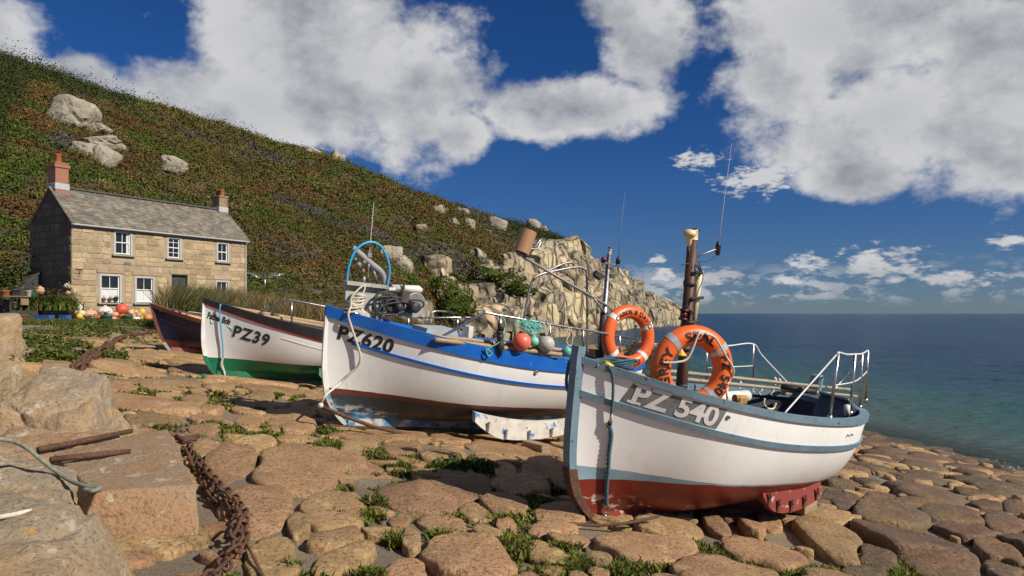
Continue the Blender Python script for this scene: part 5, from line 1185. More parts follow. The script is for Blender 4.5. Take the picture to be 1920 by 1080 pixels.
    b0, b1 = H.px(980, 481, -.05), H.px(1139, 573, -.05); boom = tube_obj('boom', [b0, b1], .026, mat('boom_alloy', (.36, .34, .30), (.28, .26, .23), .5, 8, metal=.3), root, 4)
    tube_obj('boom_brace', [H.px(1106, 549, -.05), H.px(1137, 592, -.05)], .018, M['dullsteel'], root, 8)
    c0, c1 = H.px(977, 474, -.05), H.px(992, 433, -.05); MB().tube([c0, c1], [.135, .135], 24).obj('radar_reflector', mat('reflector_tan', (.40, .21, .105), (.36, .19, .095), .45, 3), boom, auto=40)
    MB().tube([c0 - (c1 - c0) * .03, c0 + (c1 - c0) * .02], [.10, .10], 20).obj('reflector_base', M['rubber'], boom, True)
    fr = [(992, 480), (1003, 462), (1016, 447), (1009, 467), (997, 466), (992, 480)]; tube_obj('reflector_bracket', [H.px(a, b, -.05) for a, b in fr], .014, M['steel'], boom, 6)
    # mast
    m0, m1 = H.px(1127, 655, 0), H.px(1142, 477, 0); mast = tube_obj('mast', [m0, m0 + (m1 - m0) * .42, m0 + (m1 - m0) * .425, m1], [.062, .058, .045, .04], M['steel'], root, 14)
    MB().tube([m0 - (m1 - m0) * .1, m0 + (m1 - m0) * .40], [.075, .07], 12).obj('mast_sleeve', M['rubber'], mast, True)
    MB().lathe([(.03, -.05), (.035, 0), (.035, .05), (.042, .055), (.042, .075), (.01, .08)], m1 + np.array([0, 0, .03]), (0, 0, 1), 14).obj('lantern', M['white'], mast, True); MB().lathe([(.044, 0), (.044, .022), (.01, .026)], m1 + np.array([0, 0, .10]), (0, 0, 1), 14).obj('lantern_cap', M['black'], mast, True)
    MB().box(H.px(1142, 494, -.02), (.36, .04, .035)).obj('crosstree', M['dullsteel'], mast)
    MB().lathe([(.045, -.045), (.05, 0), (.045, .045)], H.px(1132, 487, -.04), (0, 0, 1), 12).obj('port_lamp', mat('red_lens_dark', (.16, .01, .015), None, .25), mast, True)
    MB().lathe([(.04, -.06), (.042, .03), (.02, .07)], H.px(1159, 489, -.04), (0, 0, 1), 12).obj('aerial_base', M['black'], mast, True)
    tube_obj('aerial', [H.px(1160, 484, 0), H.px(1163, 440, 0), H.px(1172, 360, 0)], [.008, .004, .0025], mat('aerial_dark', (.2, .2, .22), None, .5), mast, 6)
    mb = MB(); mb.box(H.px(1120, 516, -.02), (.16, .10, .12), np.array(Matrix.Rotation(.4, 3, 'Y')), .02); mb.box(H.px(1136, 518, 0), (.40, .03, .03)); mb.obj('floodlight', M['rubber'], mast)
    for P in ([(1155, 496), (1148, 505), (1158, 512), (1160, 498)], [(1158, 500), (1160, 512), (1170, 520)], [(1140, 500), (1146, 508), (1143, 520)]): tube_obj('cable', [H.px(a, b, -.04) for a, b in P], .007, M['rubber'], mast, 6, 20)
    # netting guard between the posts
    mb = MB(); a, b, c, d = rl(1062, 616), rl(1125, 627), rl(1122, 656), rl(1060, 648)
    for k in range(15):
        f = k / 14; p = a + (b - a) * f
        for s_ in (-.5, .5):
            q = d + (c - d) * min(1, max(0, f + s_)); mb.tube([p, q], .0035, 4)
    mb.obj('guard_net', mat('net_brown', (.12, .085, .05), (.2, .15, .10), .9, 30), root)
    mb = MB(); 
    for k in range(260):
        f = rng.random(); q = H.px(1180 + 45 * f, 668 + rng.normal(0, 12), rng.uniform(-.6, .3)); mb.tube(spline([q + rng.normal(0, .08, 3) for _ in range(4)], 8), .006, 4)
    mb.obj('fishing_net', mat('net_dark', (.05, .045, .03), (.14, .11, .06), .9, 30), root)
    V, Fc = flat_poly(H, [(1195, 640), (1228, 643), (1226, 664), (1196, 662)], .2, .3); MB().add(V, Fc).obj('white_bin', M['white'], root)
    V, Fc = flat_poly(H, [(1102, 653), (1130, 648), (1178, 652), (1180, 668), (1104, 668)], .3, .4); MB().add(V, Fc).obj('wood_shelter', mat('ply', (.42, .26, .12), (.30, .18, .09), .7, 4, stretch=(1, 1, 6)), root)
    # ------- separate things on this boat
    c = H.world(H.rail(1179, 632, -1, .02)); c = c + np.array([-.02, -.06, 0])
    lifebuoy('orange lifebuoy with white bands hung on the rail of the blue-gunwaled boat', c, np.array([.50, -.86, .0]), np.array([.10, 0, 1]), 1.06 * c[1] / 11.6, [('CAROL & DAVID', 6, False, .11), ('PZ320', 180, True, .15)], (-50, 60, 133, 228), M['tapewhite'], .21)
    def ball(label, px, py, rp, m, y=None):
        p = H.rail(px, py, -1, -.05); w = H.world(p); r = rp / F * w[1]; o = empty('net_float', w - np.array([0, 0, r])); mb = MB(); mb.ball((0, 0, r), r, 24, (1, 1, 1.0)); mb.obj('ball', m, o, True)
        mb = MB(); mb.lathe([(r * .32, 0), (r * .34, r * .12), (r * .2, r * .25), (r * .1, r * .3)], (0, 0, r * 1.9), (0, 0, 1), 12); mb.obj('neck', m if rp < 15 else M['rubber'] if 'coral' in label else m, o, True); return tag(o, label, 'float', 'round floats on the blue-gunwaled boat')
    ball('coral red round float hanging on the rail of the blue-gunwaled boat', 978, 641, 17.5, mat('coral', (.78, .13, .075), (.70, .17, .10), .4, 5)); ball('small green float beside the coral red one', 1001, 640, 9.5, mat('mint', (.20, .52, .40), (.16, .42, .33), .45, 6)); ball('pale grey round float right of the coral red one', 1024, 645, 16, mat('palegrey', (.46, .43, .36), (.38, .36, .30), .5, 8, speck=(.28, .25, .2), speck_scale=20)); ball('green float half hidden behind the nearest stem', 1063, 659, 9.5, mat('mint2', (.14, .42, .34), (.1, .33, .27), .45, 6))
    w = lambda a, b, i=-.05: H.world(H.rail(a, b, -1, i))
    mb = MB(); mb.tube([w(939, 606), w(939, 620)], .05, 10); mb.tube(spline([w(937, 620), w(938, 636), w(939, 668)], 18), [.045, .05, .052, .05, .042, .05, .055, .056, .05, .044, .05, .058, .06, .055, .045, .035, .02, .015], 12); tag(mb.obj('string_of_floats', M['rubber'], None, True), 'black string of oval floats hanging over the blue gunwale', 'floats')
    def rp(label, P, r, m, n=60, nm='rope'): tag(tube_obj(nm, [w(a, b, i) for a, b, i in P], r, m, None, 7, n), label, 'rope')
    rp('pale green cord tied from the rail to the bamboo poles', [(938, 593, 0), (946, 600, -.04), (948, 625, -.06), (938, 640, -.08), (918, 653, -.06), (912, 658, -.08), (916, 668, -.08), (922, 662, -.08), (910, 652, -.07)], .010, M['rope_green'])
    for k in range(7):
        a0 = 975 + k * 6; rp(['teal hank knotted on the rail above the coral float', 'teal loop second along the rail above the floats', 'teal loop third along the rail above the floats', 'teal loop fourth along the rail above the floats', 'teal loop fifth along the rail above the floats', 'teal loop sixth along the rail above the floats', 'teal loop last along the rail above the pale grey float'][k], [(a0, 597 + k, 0)] + [(a0 + rng.normal(0, 6), 598 + k + rng.uniform(0, 26 if k in (1, 3, 4) else 13), -.05 - .03 * rng.random()) for _ in range(8)] + [(a0 - 2, 600 + k, -.02)], .012, M['rope_green'], 50, 'rope_hank')
    rp('white cord looped round the rail above the grey float', [(1018, 605, 0), (1022, 612, -.05), (1024, 630, -.06), (1029, 612, -.05), (1026, 606, 0)], .010, M['rope_white'])
    rp('white cord tied on the rail right of the grey float', [(1066, 614, 0), (1068, 624, -.04), (1062, 640, -.05), (1070, 648, -.05), (1074, 630, -.05), (1070, 616, 0)], .009, M['rope_white'])
    # bow rope: a coil on the deck and a line hanging down to the bar
    mb = MB(); c = H.px(660, 572, -.16)
    for k in range(9):
        t = np.linspace(0, 2 * math.pi, 30); mb.tube(c + np.stack([.10 * np.cos(t) + .008 * k, .12 * np.sin(t), -.08 + .026 * k + .03 * np.cos(t + k)], 1), .016, 7)
    for k in range(5): mb.tube(spline([H.px(662 + 3 * k, 570 + k, -.2), H.px(672 + 3 * k, 585, -.2), H.px(690 + 4 * k, 600, -.2)], 14), .016, 7)
    mb.tube(spline([H.px(a, b, -.25) for a, b in ((657, 575), (660, 556), (675, 540), (684, 536), (680, 550), (664, 562), (657, 578))], 40), .014, 7)
    o = mb.obj('rope_coil', M['rope_white'], None, True); o.matrix_world = root.matrix_world.copy(); tag(o, 'white rope coiled on the bow under the grey hauler', 'rope')
    S = lambda a, b, f=.04: H.world(skin_px(H, a, b, f))
    ga = [H.world(H.px(660, 570, -.25)), H.world(H.px(653, 590, -.27)), S(656, 612, .06), S(668, 648, .06), S(673, 668, .06), S(668, 686, .05), S(652, 700, .06), S(632, 718, .08), W(612, 740, 9.6), W(602, 756, 9.6)]
    tag(tube_obj('mooring_rope', ga, .017, M['rope_white'], None, 8, 80), 'white rope hanging in a bend over the blue-gunwaled bow', 'rope')
    o = MB().ball(W(601, 760, 9.6), .045, 10).add(*[lambda: 0][0:0] or ([], [])) if False else MB().ball(W(601, 760, 9.6), .04, 10); tag(o.obj('rope_knot', M['rope_white'], None, True), 'white rope knot at the end of the rusty bow bar', 'knot')
    o = MB().tube([W(603, 762, 9.62), W(640, 778, 9.75), W(700, 800, 10.0), W(775, 818, 10.35)], .026, 8); tag(o.obj('iron_bar', M['rust'], None, True), 'long rusty iron bar slanting along the keel of the blue-gunwaled boat', 'bar')
    def pole(label, a, b, r, m='bamboo'):
        P = np.linspace(a, b, 40); rr = np.full(40, r); rr[::6] *= 1.12; tag(MB().tube(P, rr, 10).obj('bamboo_pole', M[m], None, True), label, 'pole', 'bamboo poles carried on the boats')
    pole('upper bamboo pole lying on the blue gunwale', w(799, 629, .01), w(1058, 657, .01), .034); pole('lower bamboo pole lying on the blue gunwale', w(815, 637, -.075), w(1052, 665, -.075), .036)
    mb = MB(); mb.box(W(1005, 842, 10.6) + np.array([0, 0, .0]), (.16, .5, .20), np.array(Matrix.Rotation(.6, 3, 'Z')), .01); tag(mb.obj('wooden_chock', M['wood']), 'dark wooden chock under the blue-gunwaled boat', 'chock')
    return root
boat620()
# ---------------------------------------------------------------- PZ39, green bottom
def boat39():
    H = H2; root = boat_root(H, 'fishing_boat', 'white fishing boat with green bottom and black gunwale')
    hm = hullmat('hull_white_green', (.78, .76, .74), [((.006, .17, .085), .325, .055, 1)], .35, (.50, .44, .36)); hull_shell(H, root, hm)
    gr = mat('green_keel', (.006, .17, .085), (.01, .12, .06), .5, 5, coord='obj', speck=(.2, .09, .05), speck_scale=10, speck_lo=.62, speck_hi=.67)
    blk = mat('boat_black', (.014, .014, .018), (.028, .026, .028), .4, 8, coord='obj'); keel(H, root, gr, gr, .08, 1.7, M['white'], -.09, .05, .018, .36)
    strake(H, root, 'gunwale', blk, -.02, lambda t: .07 + .12 * np.clip(t * 2.5, 0, 1), .03, 0, 1, 80, True, .07); strake(H, root, 'red_stripe', mat('red_stripe', (.45, .008, .015), (.38, .008, .012), .4, 5), lambda t: .071 + .12 * np.clip(t * 2.5, 0, 1), lambda t: .098 + .12 * np.clip(t * 2.5, 0, 1), .022)
    strake(H, root, 'plank_bead', M['white'], lambda t: .225 + .14 * np.clip(t * 2.5, 0, 1), lambda t: .24 + .14 * np.clip(t * 2.5, 0, 1), .008, .26)
    liner(H, root, blk, .55, M['wood']); deck(H, root, mat('deck_dark', (.05, .05, .055), (.08, .08, .08), .7, 6, coord='obj'), .02, .55, .06)
    dark = M['black']; teal = mat('letter_teal', (.22, .55, .60), None, .5)
    put_text(H, root, 'PZ39', .535, .55, .32, teal, .004, .008, xend=1.17, sp=1.15, name='letter_shadow'); put_text(H, root, 'PZ39', .555, .535, .32, dark, .007, .008, xend=1.18, sp=1.15)
    put_text(H, root, 'Father Bob', .10, .335, .17, dark, .005, .006, xend=.49, name='boat_name')
    for P in ([(395, 600), (397, 606), (402, 603)], [(425, 612), (434, 616), (434, 621)]): tube_obj('name_flourish', [skin_px(H, a, b, .006) for a, b in P], .006, teal, root, 5, 12)
    bilge_keel(H, root, gr, 2.15, 3.8, .22, -1, .20, .08, M['rust'], 4, yfrac=.85)
    rl = lambda a, b: H.rail(a, b, -1, .10)
    tube_obj('side_rail', [rl(481, 590), rl(520, 570), rl(538, 563), rl(548, 563), rl(580, 569), rl(625, 578), rl(680, 590)], .020, M['steel'], root, 10, 60)
    for a, b, c in ((547, 564, 612), (640, 582, 626)): tube_obj('rail_post', [rl(a, b), rl(a, c)], .018, M['steel'], root, 10)
    def pole(label, a, b, r):
        P = np.linspace(a, b, 30); rr = np.full(30, r); rr[::7] *= 1.1; tag(MB().tube(P, rr, 10).obj('bamboo_pole', M['bamboo'], None, True), label, 'pole', 'bamboo poles carried on the boats')
    w = lambda a, b, y: H.world(H.px(a, b, y))
    pole('upper tan pole lying along the black gunwale', w(421, 575, -.18), w(640, 613, -.45), .042); pole('lower tan pole lying along the black gunwale', w(470, 588, -.40), w(640, 618, -.58), .040)
    tag(tube_obj('lashing', [w(507, 593, -.40), w(520, 597, -.40)], .075, M['rubber'], None, 10), 'black lashing round the two tan poles', 'lashing')
    S = lambda a, b, f=.04: H.world(skin_px(H, a, b, f))
    tag(tube_obj('mooring_rope', [H.world(H.px(418, 570, -.15)), S(412, 572, .05), S(411, 588, .05), S(414, 620, .05), S(417, 650, .05), S(417, 670, .05)], .014, M['rope_blue'], None, 8, 50), 'light blue rope hanging down the bow of the green-bottomed boat', 'rope')
    mb = MB(); mb.tube(spline([S(417, 670, .05), S(416, 682, .06), S(420, 696, .06), S(421, 706, .06)], 20), .012, 6); mb.tube(spline([S(416, 670, .06), S(413, 682, .07), S(417, 692, .07), S(421, 706, .06)], 20), .012, 6); mb.tube(spline([S(421, 704, .06), S(426, 706, .06)], 6), .016, 6)
    tag(mb.obj('rope_end', M['rope_white'], None, True), 'frayed white rope end below the light blue rope', 'rope')
    tag(MB().box((W(396, 703, 13.6) + W(440, 712, 14.2)) / 2, (1.0, .06, .04), np.array(Matrix.Rotation(.75, 3, 'Z') @ Matrix.Rotation(.05, 3, 'Y')), .01).obj('iron_bar', gr), 'green painted iron bar under the bow of the green-bottomed boat', 'bar')
    tag(MB().box(W(616, 735, 14.9), (.14, .14, .4), bev=.01).obj('wooden_chock', M['wood']), 'wooden post propping the green bilge keel', 'chock')
boat39()
# ---------------------------------------------------------------- navy boat
def boat_navy():
    H = H1; root = boat_root(H, 'fishing_boat', 'dark navy boat with brown gunwale, farthest of the four')
    hm = hullmat('hull_navy', (.010, .011, .045), [((.13, .035, .020), .30, -.05, 1), ((.09, .02, .02), .16, -.03, 1)], .3, None); hull_shell(H, root, hm)
    br = mat('gunwale_brown', (.14, .048, .022), (.09, .03, .016), .5, 5, coord='obj', stretch=(4, 4, 1)); keel(H, root, mat('keel_pink', (.34, .14, .12), (.2, .07, .06), .6, 5), mat('keel_iron', (.35, .33, .31), None, .5), .08, .9, br, .02, .06, .03, .20)
    strake(H, root, 'gunwale', br, -.02, .07, .03, 0, 1, 80, True, .06); strake(H, root, 'navy_bead', mat('navy_bead', (.03, .03, .09), None, .4), .30, .325, .014, .03)
    liner(H, root, mat('inside_cream', (.62, .52, .42), (.5, .4, .32), .6, 6, coord='obj'), .4, M['wood']); deck(H, root, mat('deck_cream', (.62, .55, .47), (.5, .42, .34), .6, 6, coord='obj'), .03, .5, .02)
    for t in (.1, .13): MB().tube([H.pt(t, 1.0, -1) + np.array([0, .05, -.02]), H.pt(t, 1.0, -1) + np.array([0, .05, .10])], .035, 10).obj('bollard', M['black'], root, True)
    P = [H.px(a, b, -.35) for a, b in ((347, 596), (352, 588), (358, 585), (400, 592), (440, 600))]; tube_obj('hand_rail', P, .014, M['dullsteel'], root, 8, 30)
    P = np.linspace(H.world(H.px(300, 580, -.12)), H.world(H.px(410, 606, -.45)), 20); tag(MB().tube(P, .045, 10).obj('spar', mat('spar_tan', (.52, .33, .17), (.42, .26, .13), .5, 6), None, True), 'varnished spar lying along the gunwale of the navy boat', 'spar')
boat_navy()
# ================================================================== cottage
HX = np.array([5.5, 9.0, 0]) / math.hypot(5.5, 9); HY = np.array([-HX[1], HX[0], 0]); HO = np.array([-22.3, 36.0, .25])
def cottage():
    L_, Dp, Hw, Hr = 10.55, 4.25, 4.45, 6.35
    root = empty('cottage', HO); root.rotation_euler = (0, 0, math.atan2(HX[1], HX[0])); tag(root, 'two-storey granite cottage with slate roof and white sash windows', 'house')
    mort = mat('house_mortar', (.35, .28, .185), (.28, .22, .145), .95, 2.5, 8, bump=.5, bscale=20, bdist=.02)
    stone = mat('house_stone', (.40, .295, .17), (.30, .23, .14), .9, 1.8, 8, .35, .65, bump=.8, bscale=9, bdist=.05, rnd=.55, speck=(.20, .135, .075), speck_scale=9, speck_lo=.58, speck_hi=.72)
    dstone = mat('gable_stone_shaded', (.125, .10, .075), (.085, .072, .06), .9, 1.8, 8, bump=.8, bscale=9, bdist=.05, rnd=.6, speck=(.30, .29, .26), speck_scale=6, speck_lo=.66, speck_hi=.72)  # house stone darkened: the unlit gable's shade is put into the colour
    dmort = mat('gable_mortar_shaded', (.07, .06, .05), (.10, .085, .07), .95, 3)  # mortar darkened likewise, shade of the gable painted in
    wins = [(2.13, 3.14, 2.88, 4.20, 'u'), (5.16, 6.06, 2.88, 4.12, 'u'), (8.38, 9.25, 2.88, 4.08, 'u'), (1.38, 2.56, .30, 1.82, 'l'), (3.28, 4.42, .30, 1.78, 'l'), (8.30, 9.25, .30, 1.75, 'l')]
    door = (5.45, 6.45, 0, 1.95)
    holes = [w[:4] for w in wins] + [door]
    # front wall with openings: panels round the holes
    def wall_panels(x0, x1, z0, z1, y, th, hs):
        xs = sorted({x0, x1, *[h[0] for h in hs], *[h[1] for h in hs]}); zs = sorted({z0, z1, *[max(z0, h[2]) for h in hs], *[h[3] for h in hs]}); mb = MB(); V = []; idx = {}
        for i in range(len(xs) - 1):
            for k in range(len(zs) - 1):
                cx, cz = (xs[i] + xs[i + 1]) / 2, (zs[k] + zs[k + 1]) / 2
                if any(h[0] < cx < h[1] and h[2] < cz < h[3] for h in hs): continue
                mb.box((cx, y + th / 2, cz), (xs[i + 1] - xs[i], th, zs[k + 1] - zs[k]))
        return mb
    fw = wall_panels(0, L_, -.8, Hw, 0, .35, holes).obj('front_wall', mort, root)
    MB().box((L_ / 2, Dp - .15, Hw / 2 - .4), (L_, .3, Hw + .8)).obj('back_wall', mort, root)
    def gable(x, m, nm):
        V = []; 
        for xx in (x, x + (.35 if x < 1 else -.35)): V += [(xx, .36, -.8), (xx, Dp - .31, -.8), (xx, Dp - .31, Hw), (xx, Dp / 2, Hr - .05), (xx, .36, Hw)]
        return MB().add(V, [(0, 1, 2, 3, 4), (9, 8, 7, 6, 5)] + [(i, i + 5, (i + 1) % 5 + 5, (i + 1) % 5) for i in range(5)]).obj(nm, m, root)
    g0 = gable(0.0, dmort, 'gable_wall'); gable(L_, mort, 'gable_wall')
    # rubble stones laid in rough courses, each a piece of its own
    r = np.random.default_rng(9)
    def stones(x0, x1, z0, z1, emit, hs, hmin=.24, hmax=.44, wmin=.32, wmax=.95):
        z = z0
        while z < z1 - .1:
            h = min(r.uniform(hmin, hmax), z1 - z); x = x0
            while x < x1 - .05:
                w = min(r.uniform(wmin, wmax) * (.8 + h), x1 - x); a, b = x, x + w
                for hh in hs:
                    if hh[2] - .02 < z + h and z < hh[3] + .02:
                        if a < hh[0] < b and a < hh[0]: b = min(b, hh[0])
                        elif hh[0] <= a + .001 < hh[1]: a = hh[1]; b = max(b, a + r.uniform(.3, .7)) 
                if b - a > .12 and b <= x1 + .01:
                    ok = not any(hh[0] - .001 < (a + b) / 2 < hh[1] + .001 and hh[2] - .12 < z + h / 2 < hh[3] + .12 for hh in hs)
                    if ok: emit(a, b, z, z + h)
                x = max(b, x + .08)
            z += h
    def stone_geo(w, h, d):
        c = min(w, h) * .22; P = []
        for (sx, sz) in ((-1, -1), (1, -1), (1, 1), (-1, 1)):
            P += [(sx * (w / 2 - c * r.uniform(.5, 1.2)), sz * h / 2), (sx * w / 2, sz * (h / 2 - c * r.uniform(.5, 1.2)))] if sx * sz > 0 else [(sx * w / 2, sz * (h / 2 - c * r.uniform(.5, 1.2))), (sx * (w / 2 - c * r.uniform(.5, 1.2)), sz * h / 2)]
        P = np.array(P) + r.normal(0, .008, (8, 2)); ctr = P.mean(0); ang = np.argsort(np.arctan2(P[:, 1], P[:, 0])); P = P[ang]
        V = [(p[0], .03, p[1]) for p in P] + [(p[0], -d * .55, p[1]) for p in P * .985] + [(p[0], -d, p[1]) for p in P * .84]; n = 8
        Fc = [tuple(2 * n + i for i in range(n))] + [(k * n + i, k * n + (i + 1) % n, (k + 1) * n + (i + 1) % n, (k + 1) * n + i) for k in range(2) for i in range(n)]
        return V, Fc
    cnt = [0]
    def emit_front(a, b, z, zz):
        g = .022; w, h = b - a - g, zz - z - g
        if w < .08 or h < .08: return
        V, Fc = stone_geo(w, h, r.uniform(.012, .04)); o = link('wall_stone', np_mesh('wall_stone', V, Fc, stone, False), fw); o.location = ((a + b) / 2, 0, (z + zz) / 2); cnt[0] += 1
    big = [(h[0] - .16, h[1] + .16, h[2] - .16 if h[2] > 0 else h[2], h[3] + .30) for h in holes]
    stones(.02, L_ - .02, -.1, Hw - .12, emit_front, big, .24, .40, .28, .82)
    def emit_g(a, b, z, zz):
        lim = Hw + (Hr - Hw) * (1 - abs((a + b) / 2 - Dp / 2) / (Dp / 2)) - .25
        if zz > lim: return
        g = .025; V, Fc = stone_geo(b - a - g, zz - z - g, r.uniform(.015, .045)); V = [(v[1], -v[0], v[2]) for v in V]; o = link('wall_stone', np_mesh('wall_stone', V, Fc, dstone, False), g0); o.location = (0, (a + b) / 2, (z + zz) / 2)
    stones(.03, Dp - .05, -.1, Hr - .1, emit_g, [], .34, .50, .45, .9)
    # dressed lintels and quoins
    for (a, b, c, d) in holes:
        o = MB().box(((a + b) / 2, .12, d + .15), (b - a + .30, .34, .24), bev=.02).obj('lintel', stone, root)
    # windows
    wht = mat('window_white', (.72, .72, .70), (.64, .64, .61), .45, 8); glass = mat('window_glass', (.010, .012, .014), (.02, .022, .024), .08, 2, spec=.6); cur = mat('curtain', (.62, .62, .62), (.5, .5, .5), .9, 14); sillm = mat('sill_grey', (.30, .27, .22), (.24, .21, .17), .85, 6); surr = mat('surround_grey', (.43, .42, .39), (.36, .35, .32), .8, 8)
    for i, (a, b, c, d, kd) in enumerate(wins):
        w, h = b - a, d - c; cx = (a + b) / 2; wn = empty('window'); wn.parent = root; wn.location = (cx, 0, c)
        mb = MB()
        for (x, z, sx, sz) in ((-w / 2 + .05, h / 2, .10, h), (w / 2 - .05, h / 2, .10, h), (0, h - .05, w - .2, .10)): mb.box((x, .045, z), (sx, .13, sz))
        mb.obj('surround', surr, wn)
        mb = MB(); f = .055; iw = w - .2; 
        for (x, z, sx, sz) in ((-iw / 2 + f / 2, h / 2 - .03, f, h - .1), (iw / 2 - f / 2, h / 2 - .03, f, h - .1), (0, h - .1 - f / 2, iw - 2 * f, f), (0, .04 + f / 2, iw - 2 * f, f), (0, h * .5, iw - 2 * f, .05)): mb.box((x, .10, z), (sx, .07, sz))
        mb.obj('sash_frame', wht, wn)
        MB().box((0, .11, h / 2), (.028, .05, h - .2)).obj('glazing_bar', wht, wn)
        if i == 1:
            for zz in (.27, .74): MB().box((0, .11, h * zz), (iw - .1, .05, .026)).obj('glazing_bar', wht, wn)
        for sx in (-1, 1):
            for k in (0, 1):
                pz = h * (.28 if k == 0 else .73); MB().box((sx * iw / 4, .14, pz), (iw / 2 - .05, .012, h * .42)).obj('pane', glass, wn)
        if kd == 'l' or i == 0:
            # net curtain hung just inside the glass, folds
            n = 40; xs = np.linspace(-iw / 2 + .04, iw / 2 - .04, n) if kd == 'l' else np.linspace(iw / 2 - .16, iw / 2 - .05, n); V = []; z0, z1 = (.08, h * .50) if kd == 'l' else (.1, h - .15)
            for x in xs: dy = .012 * math.sin(x * 55) + .006 * math.sin(x * 131); V += [(x, .122 + dy * .5, z0), (x, .122 + dy * .5, z1)]
            link('curtain', np_mesh('curtain', V, [(2 * k, 2 * k + 2, 2 * k + 3, 2 * k + 1) for k in range(n - 1)], cur, True), wn)
        MB().box((0, -.03, -.045), (w + .22, .26, .09), bev=.012).obj('sill', sillm, wn)
    d_ = MB().box(((door[0] + door[1]) / 2, .22, .97), (1.0, .06, 1.95)).obj('door', mat('door_dark', (.03, .035, .03), (.05, .05, .045), .5, 6), root)
    MB().ball((6.32, .16, 1.0), .035, 10).obj('door_knob', M['dullsteel'], d_, True)
    # roof slopes, slates laid in courses
    slate = mat('slate', (.265, .235, .19), (.17, .158, .138), .8, 2.5, 8, .35, .65, bump=.5, bscale=12, bdist=.02, speck=(.30, .20, .11), speck_scale=2.5, speck_lo=.56, speck_hi=.68, wear=(.13, .125, .115), wscale=5, wlo=.58, whi=.66)
    ov = .16; sl = math.hypot(Dp / 2, Hr - Hw)
    for sd in (0, 1):
        e = (-.10, -ov, Hw - ov * (Hr - Hw) / (Dp / 2)); y0 = -ov if sd == 0 else Dp + ov; z0 = e[2]; V = [(-.08, y0, z0), (L_ + .08, y0, z0), (L_ + .08, Dp / 2, Hr), (-.08, Dp / 2, Hr)]; V += [(v[0], v[1], v[2] - .08) for v in V]
        Fc = [(0, 1, 2, 3), (7, 6, 5, 4), (0, 4, 5, 1), (1, 5, 6, 2), (2, 6, 7, 3), (3, 7, 4, 0)]; rf = MB().add(V, Fc if sd == 0 else [f[::-1] for f in Fc]).obj('roof', slate, root)
        if sd == 0:
            mb = MB(); sc_ = []; nrow = 20; T = np.array([0, Dp / 2 + ov, Hr - z0]); Ls = np.linalg.norm(T); T /= Ls; Nn = np.array([0, -T[2], T[1]])
            for k in range(nrow):
                s0 = k * Ls / nrow; x = -.10 - r.uniform(0, .2); hh = Ls / nrow * 1.5
                while x < L_ + .08:
                    w = r.uniform(.16, .32); a, b = max(x, -.10), min(x + w - .006, L_ + .10)
                    if b - a > .03:
                        lo = np.array([0, y0, z0]) + T * (s0 - .01 + r.normal(0, .006)) + Nn * (.045 + r.uniform(-.008, .012)); hi = np.array([0, y0, z0]) + T * (min(s0 + hh, Ls)) + Nn * .012
                        V = [(a, lo[1], lo[2]), (b, lo[1], lo[2]), (b, hi[1], hi[2]), (a, hi[1], hi[2])] + [(a, *(lo - Nn * .04)[1:]), (b, *(lo - Nn * .04)[1:])]
                        mb.add(V, [(0, 1, 2, 3), (4, 5, 1, 0)]); q_ = r.random(); sc_ += [np.array((.235, .215, .18)) * r.uniform(.7, 1.25) if q_ > .12 else np.array((.26, .185, .11)) * r.uniform(.8, 1.1)] * 6
                    x += w
            o = mb.obj('slates', mat('slate_pieces', 'attr', (.62, .60, .56), .8, 1.6, 8, .35, .65, bump=.5, bscale=12, bdist=.02, wear=(.13, .12, .105), wscale=3, wlo=.60, whi=.68), rf); o['kind'] = 'stuff'; at = o.data.attributes.new('Col', 'FLOAT_COLOR', 'POINT'); at.data.foreach_set('color', np.c_[np.array(sc_), np.ones(len(sc_))].astype(np.float32).ravel())
    rid = mat('ridge_dark', (.055, .048, .045), (.085, .07, .06), .8, 5)
    nr = 18
    for k in range(nr):
        x0 = .75 + k * (L_ - 1.3) / nr; x1 = x0 + (L_ - 1.3) / nr - .02; V = []
        for x in (x0, x1):
            for j in range(7): t = math.pi * (j / 6); V.append((x, Dp / 2 + .16 * math.cos(t), Hr + .01 + .11 * math.sin(t)))
        MB().add(V, [(j, j + 1, 8 + j, 7 + j) for j in range(6)] + [tuple(range(7)), tuple(range(13, 6, -1))]).obj('ridge_tile', rid, root)
    # gutter, downpipe
    g = mat('gutter_grey', (.40, .40, .39), (.33, .33, .32), .6, 6)
    MB().box((L_ / 2, -ov - .055, Hw - ov * .9 - .06), (L_ + .1, .11, .09), bev=.02).obj('gutter', g, root); MB().box((L_ / 2, -.03, Hw - .22), (L_, .06, .14)).obj('fascia', g, root)
    MB().tube(spline([(L_ - .12, -ov - .05, Hw - .3), (L_ - .12, -.07, Hw - .55), (L_ - .12, -.07, .0)], 24), .045, 10).obj('downpipe', g, root, True)
    # chimneys
    brick = bpy.data.materials.new('chimney_brick'); brick.use_nodes = True; nt = brick.node_tree; bt = nt.nodes.new('ShaderNodeTexBrick'); bt.inputs['Scale'].default_value = 4.6; bt.inputs['Color1'].default_value = (.30, .085, .035, 1); bt.inputs['Color2'].default_value = (.22, .06, .03, 1); bt.inputs['Mortar'].default_value = (.33, .25, .18, 1); bt.inputs['Mortar Size'].default_value = .03
    tc = nt.nodes.new('ShaderNodeTexCoord'); mp = nt.nodes.new('ShaderNodeMapping'); mp.inputs['Rotation'].default_value = (math.radians(90), 0, 0); nt.links.new(tc.outputs['Object'], mp.inputs[0]); nt.links.new(mp.outputs[0], bt.inputs[0]); nt.links.new(bt.outputs[0], nt.nodes['Principled BSDF'].inputs['Base Color']); nt.nodes['Principled BSDF'].inputs['Roughness'].default_value = .9
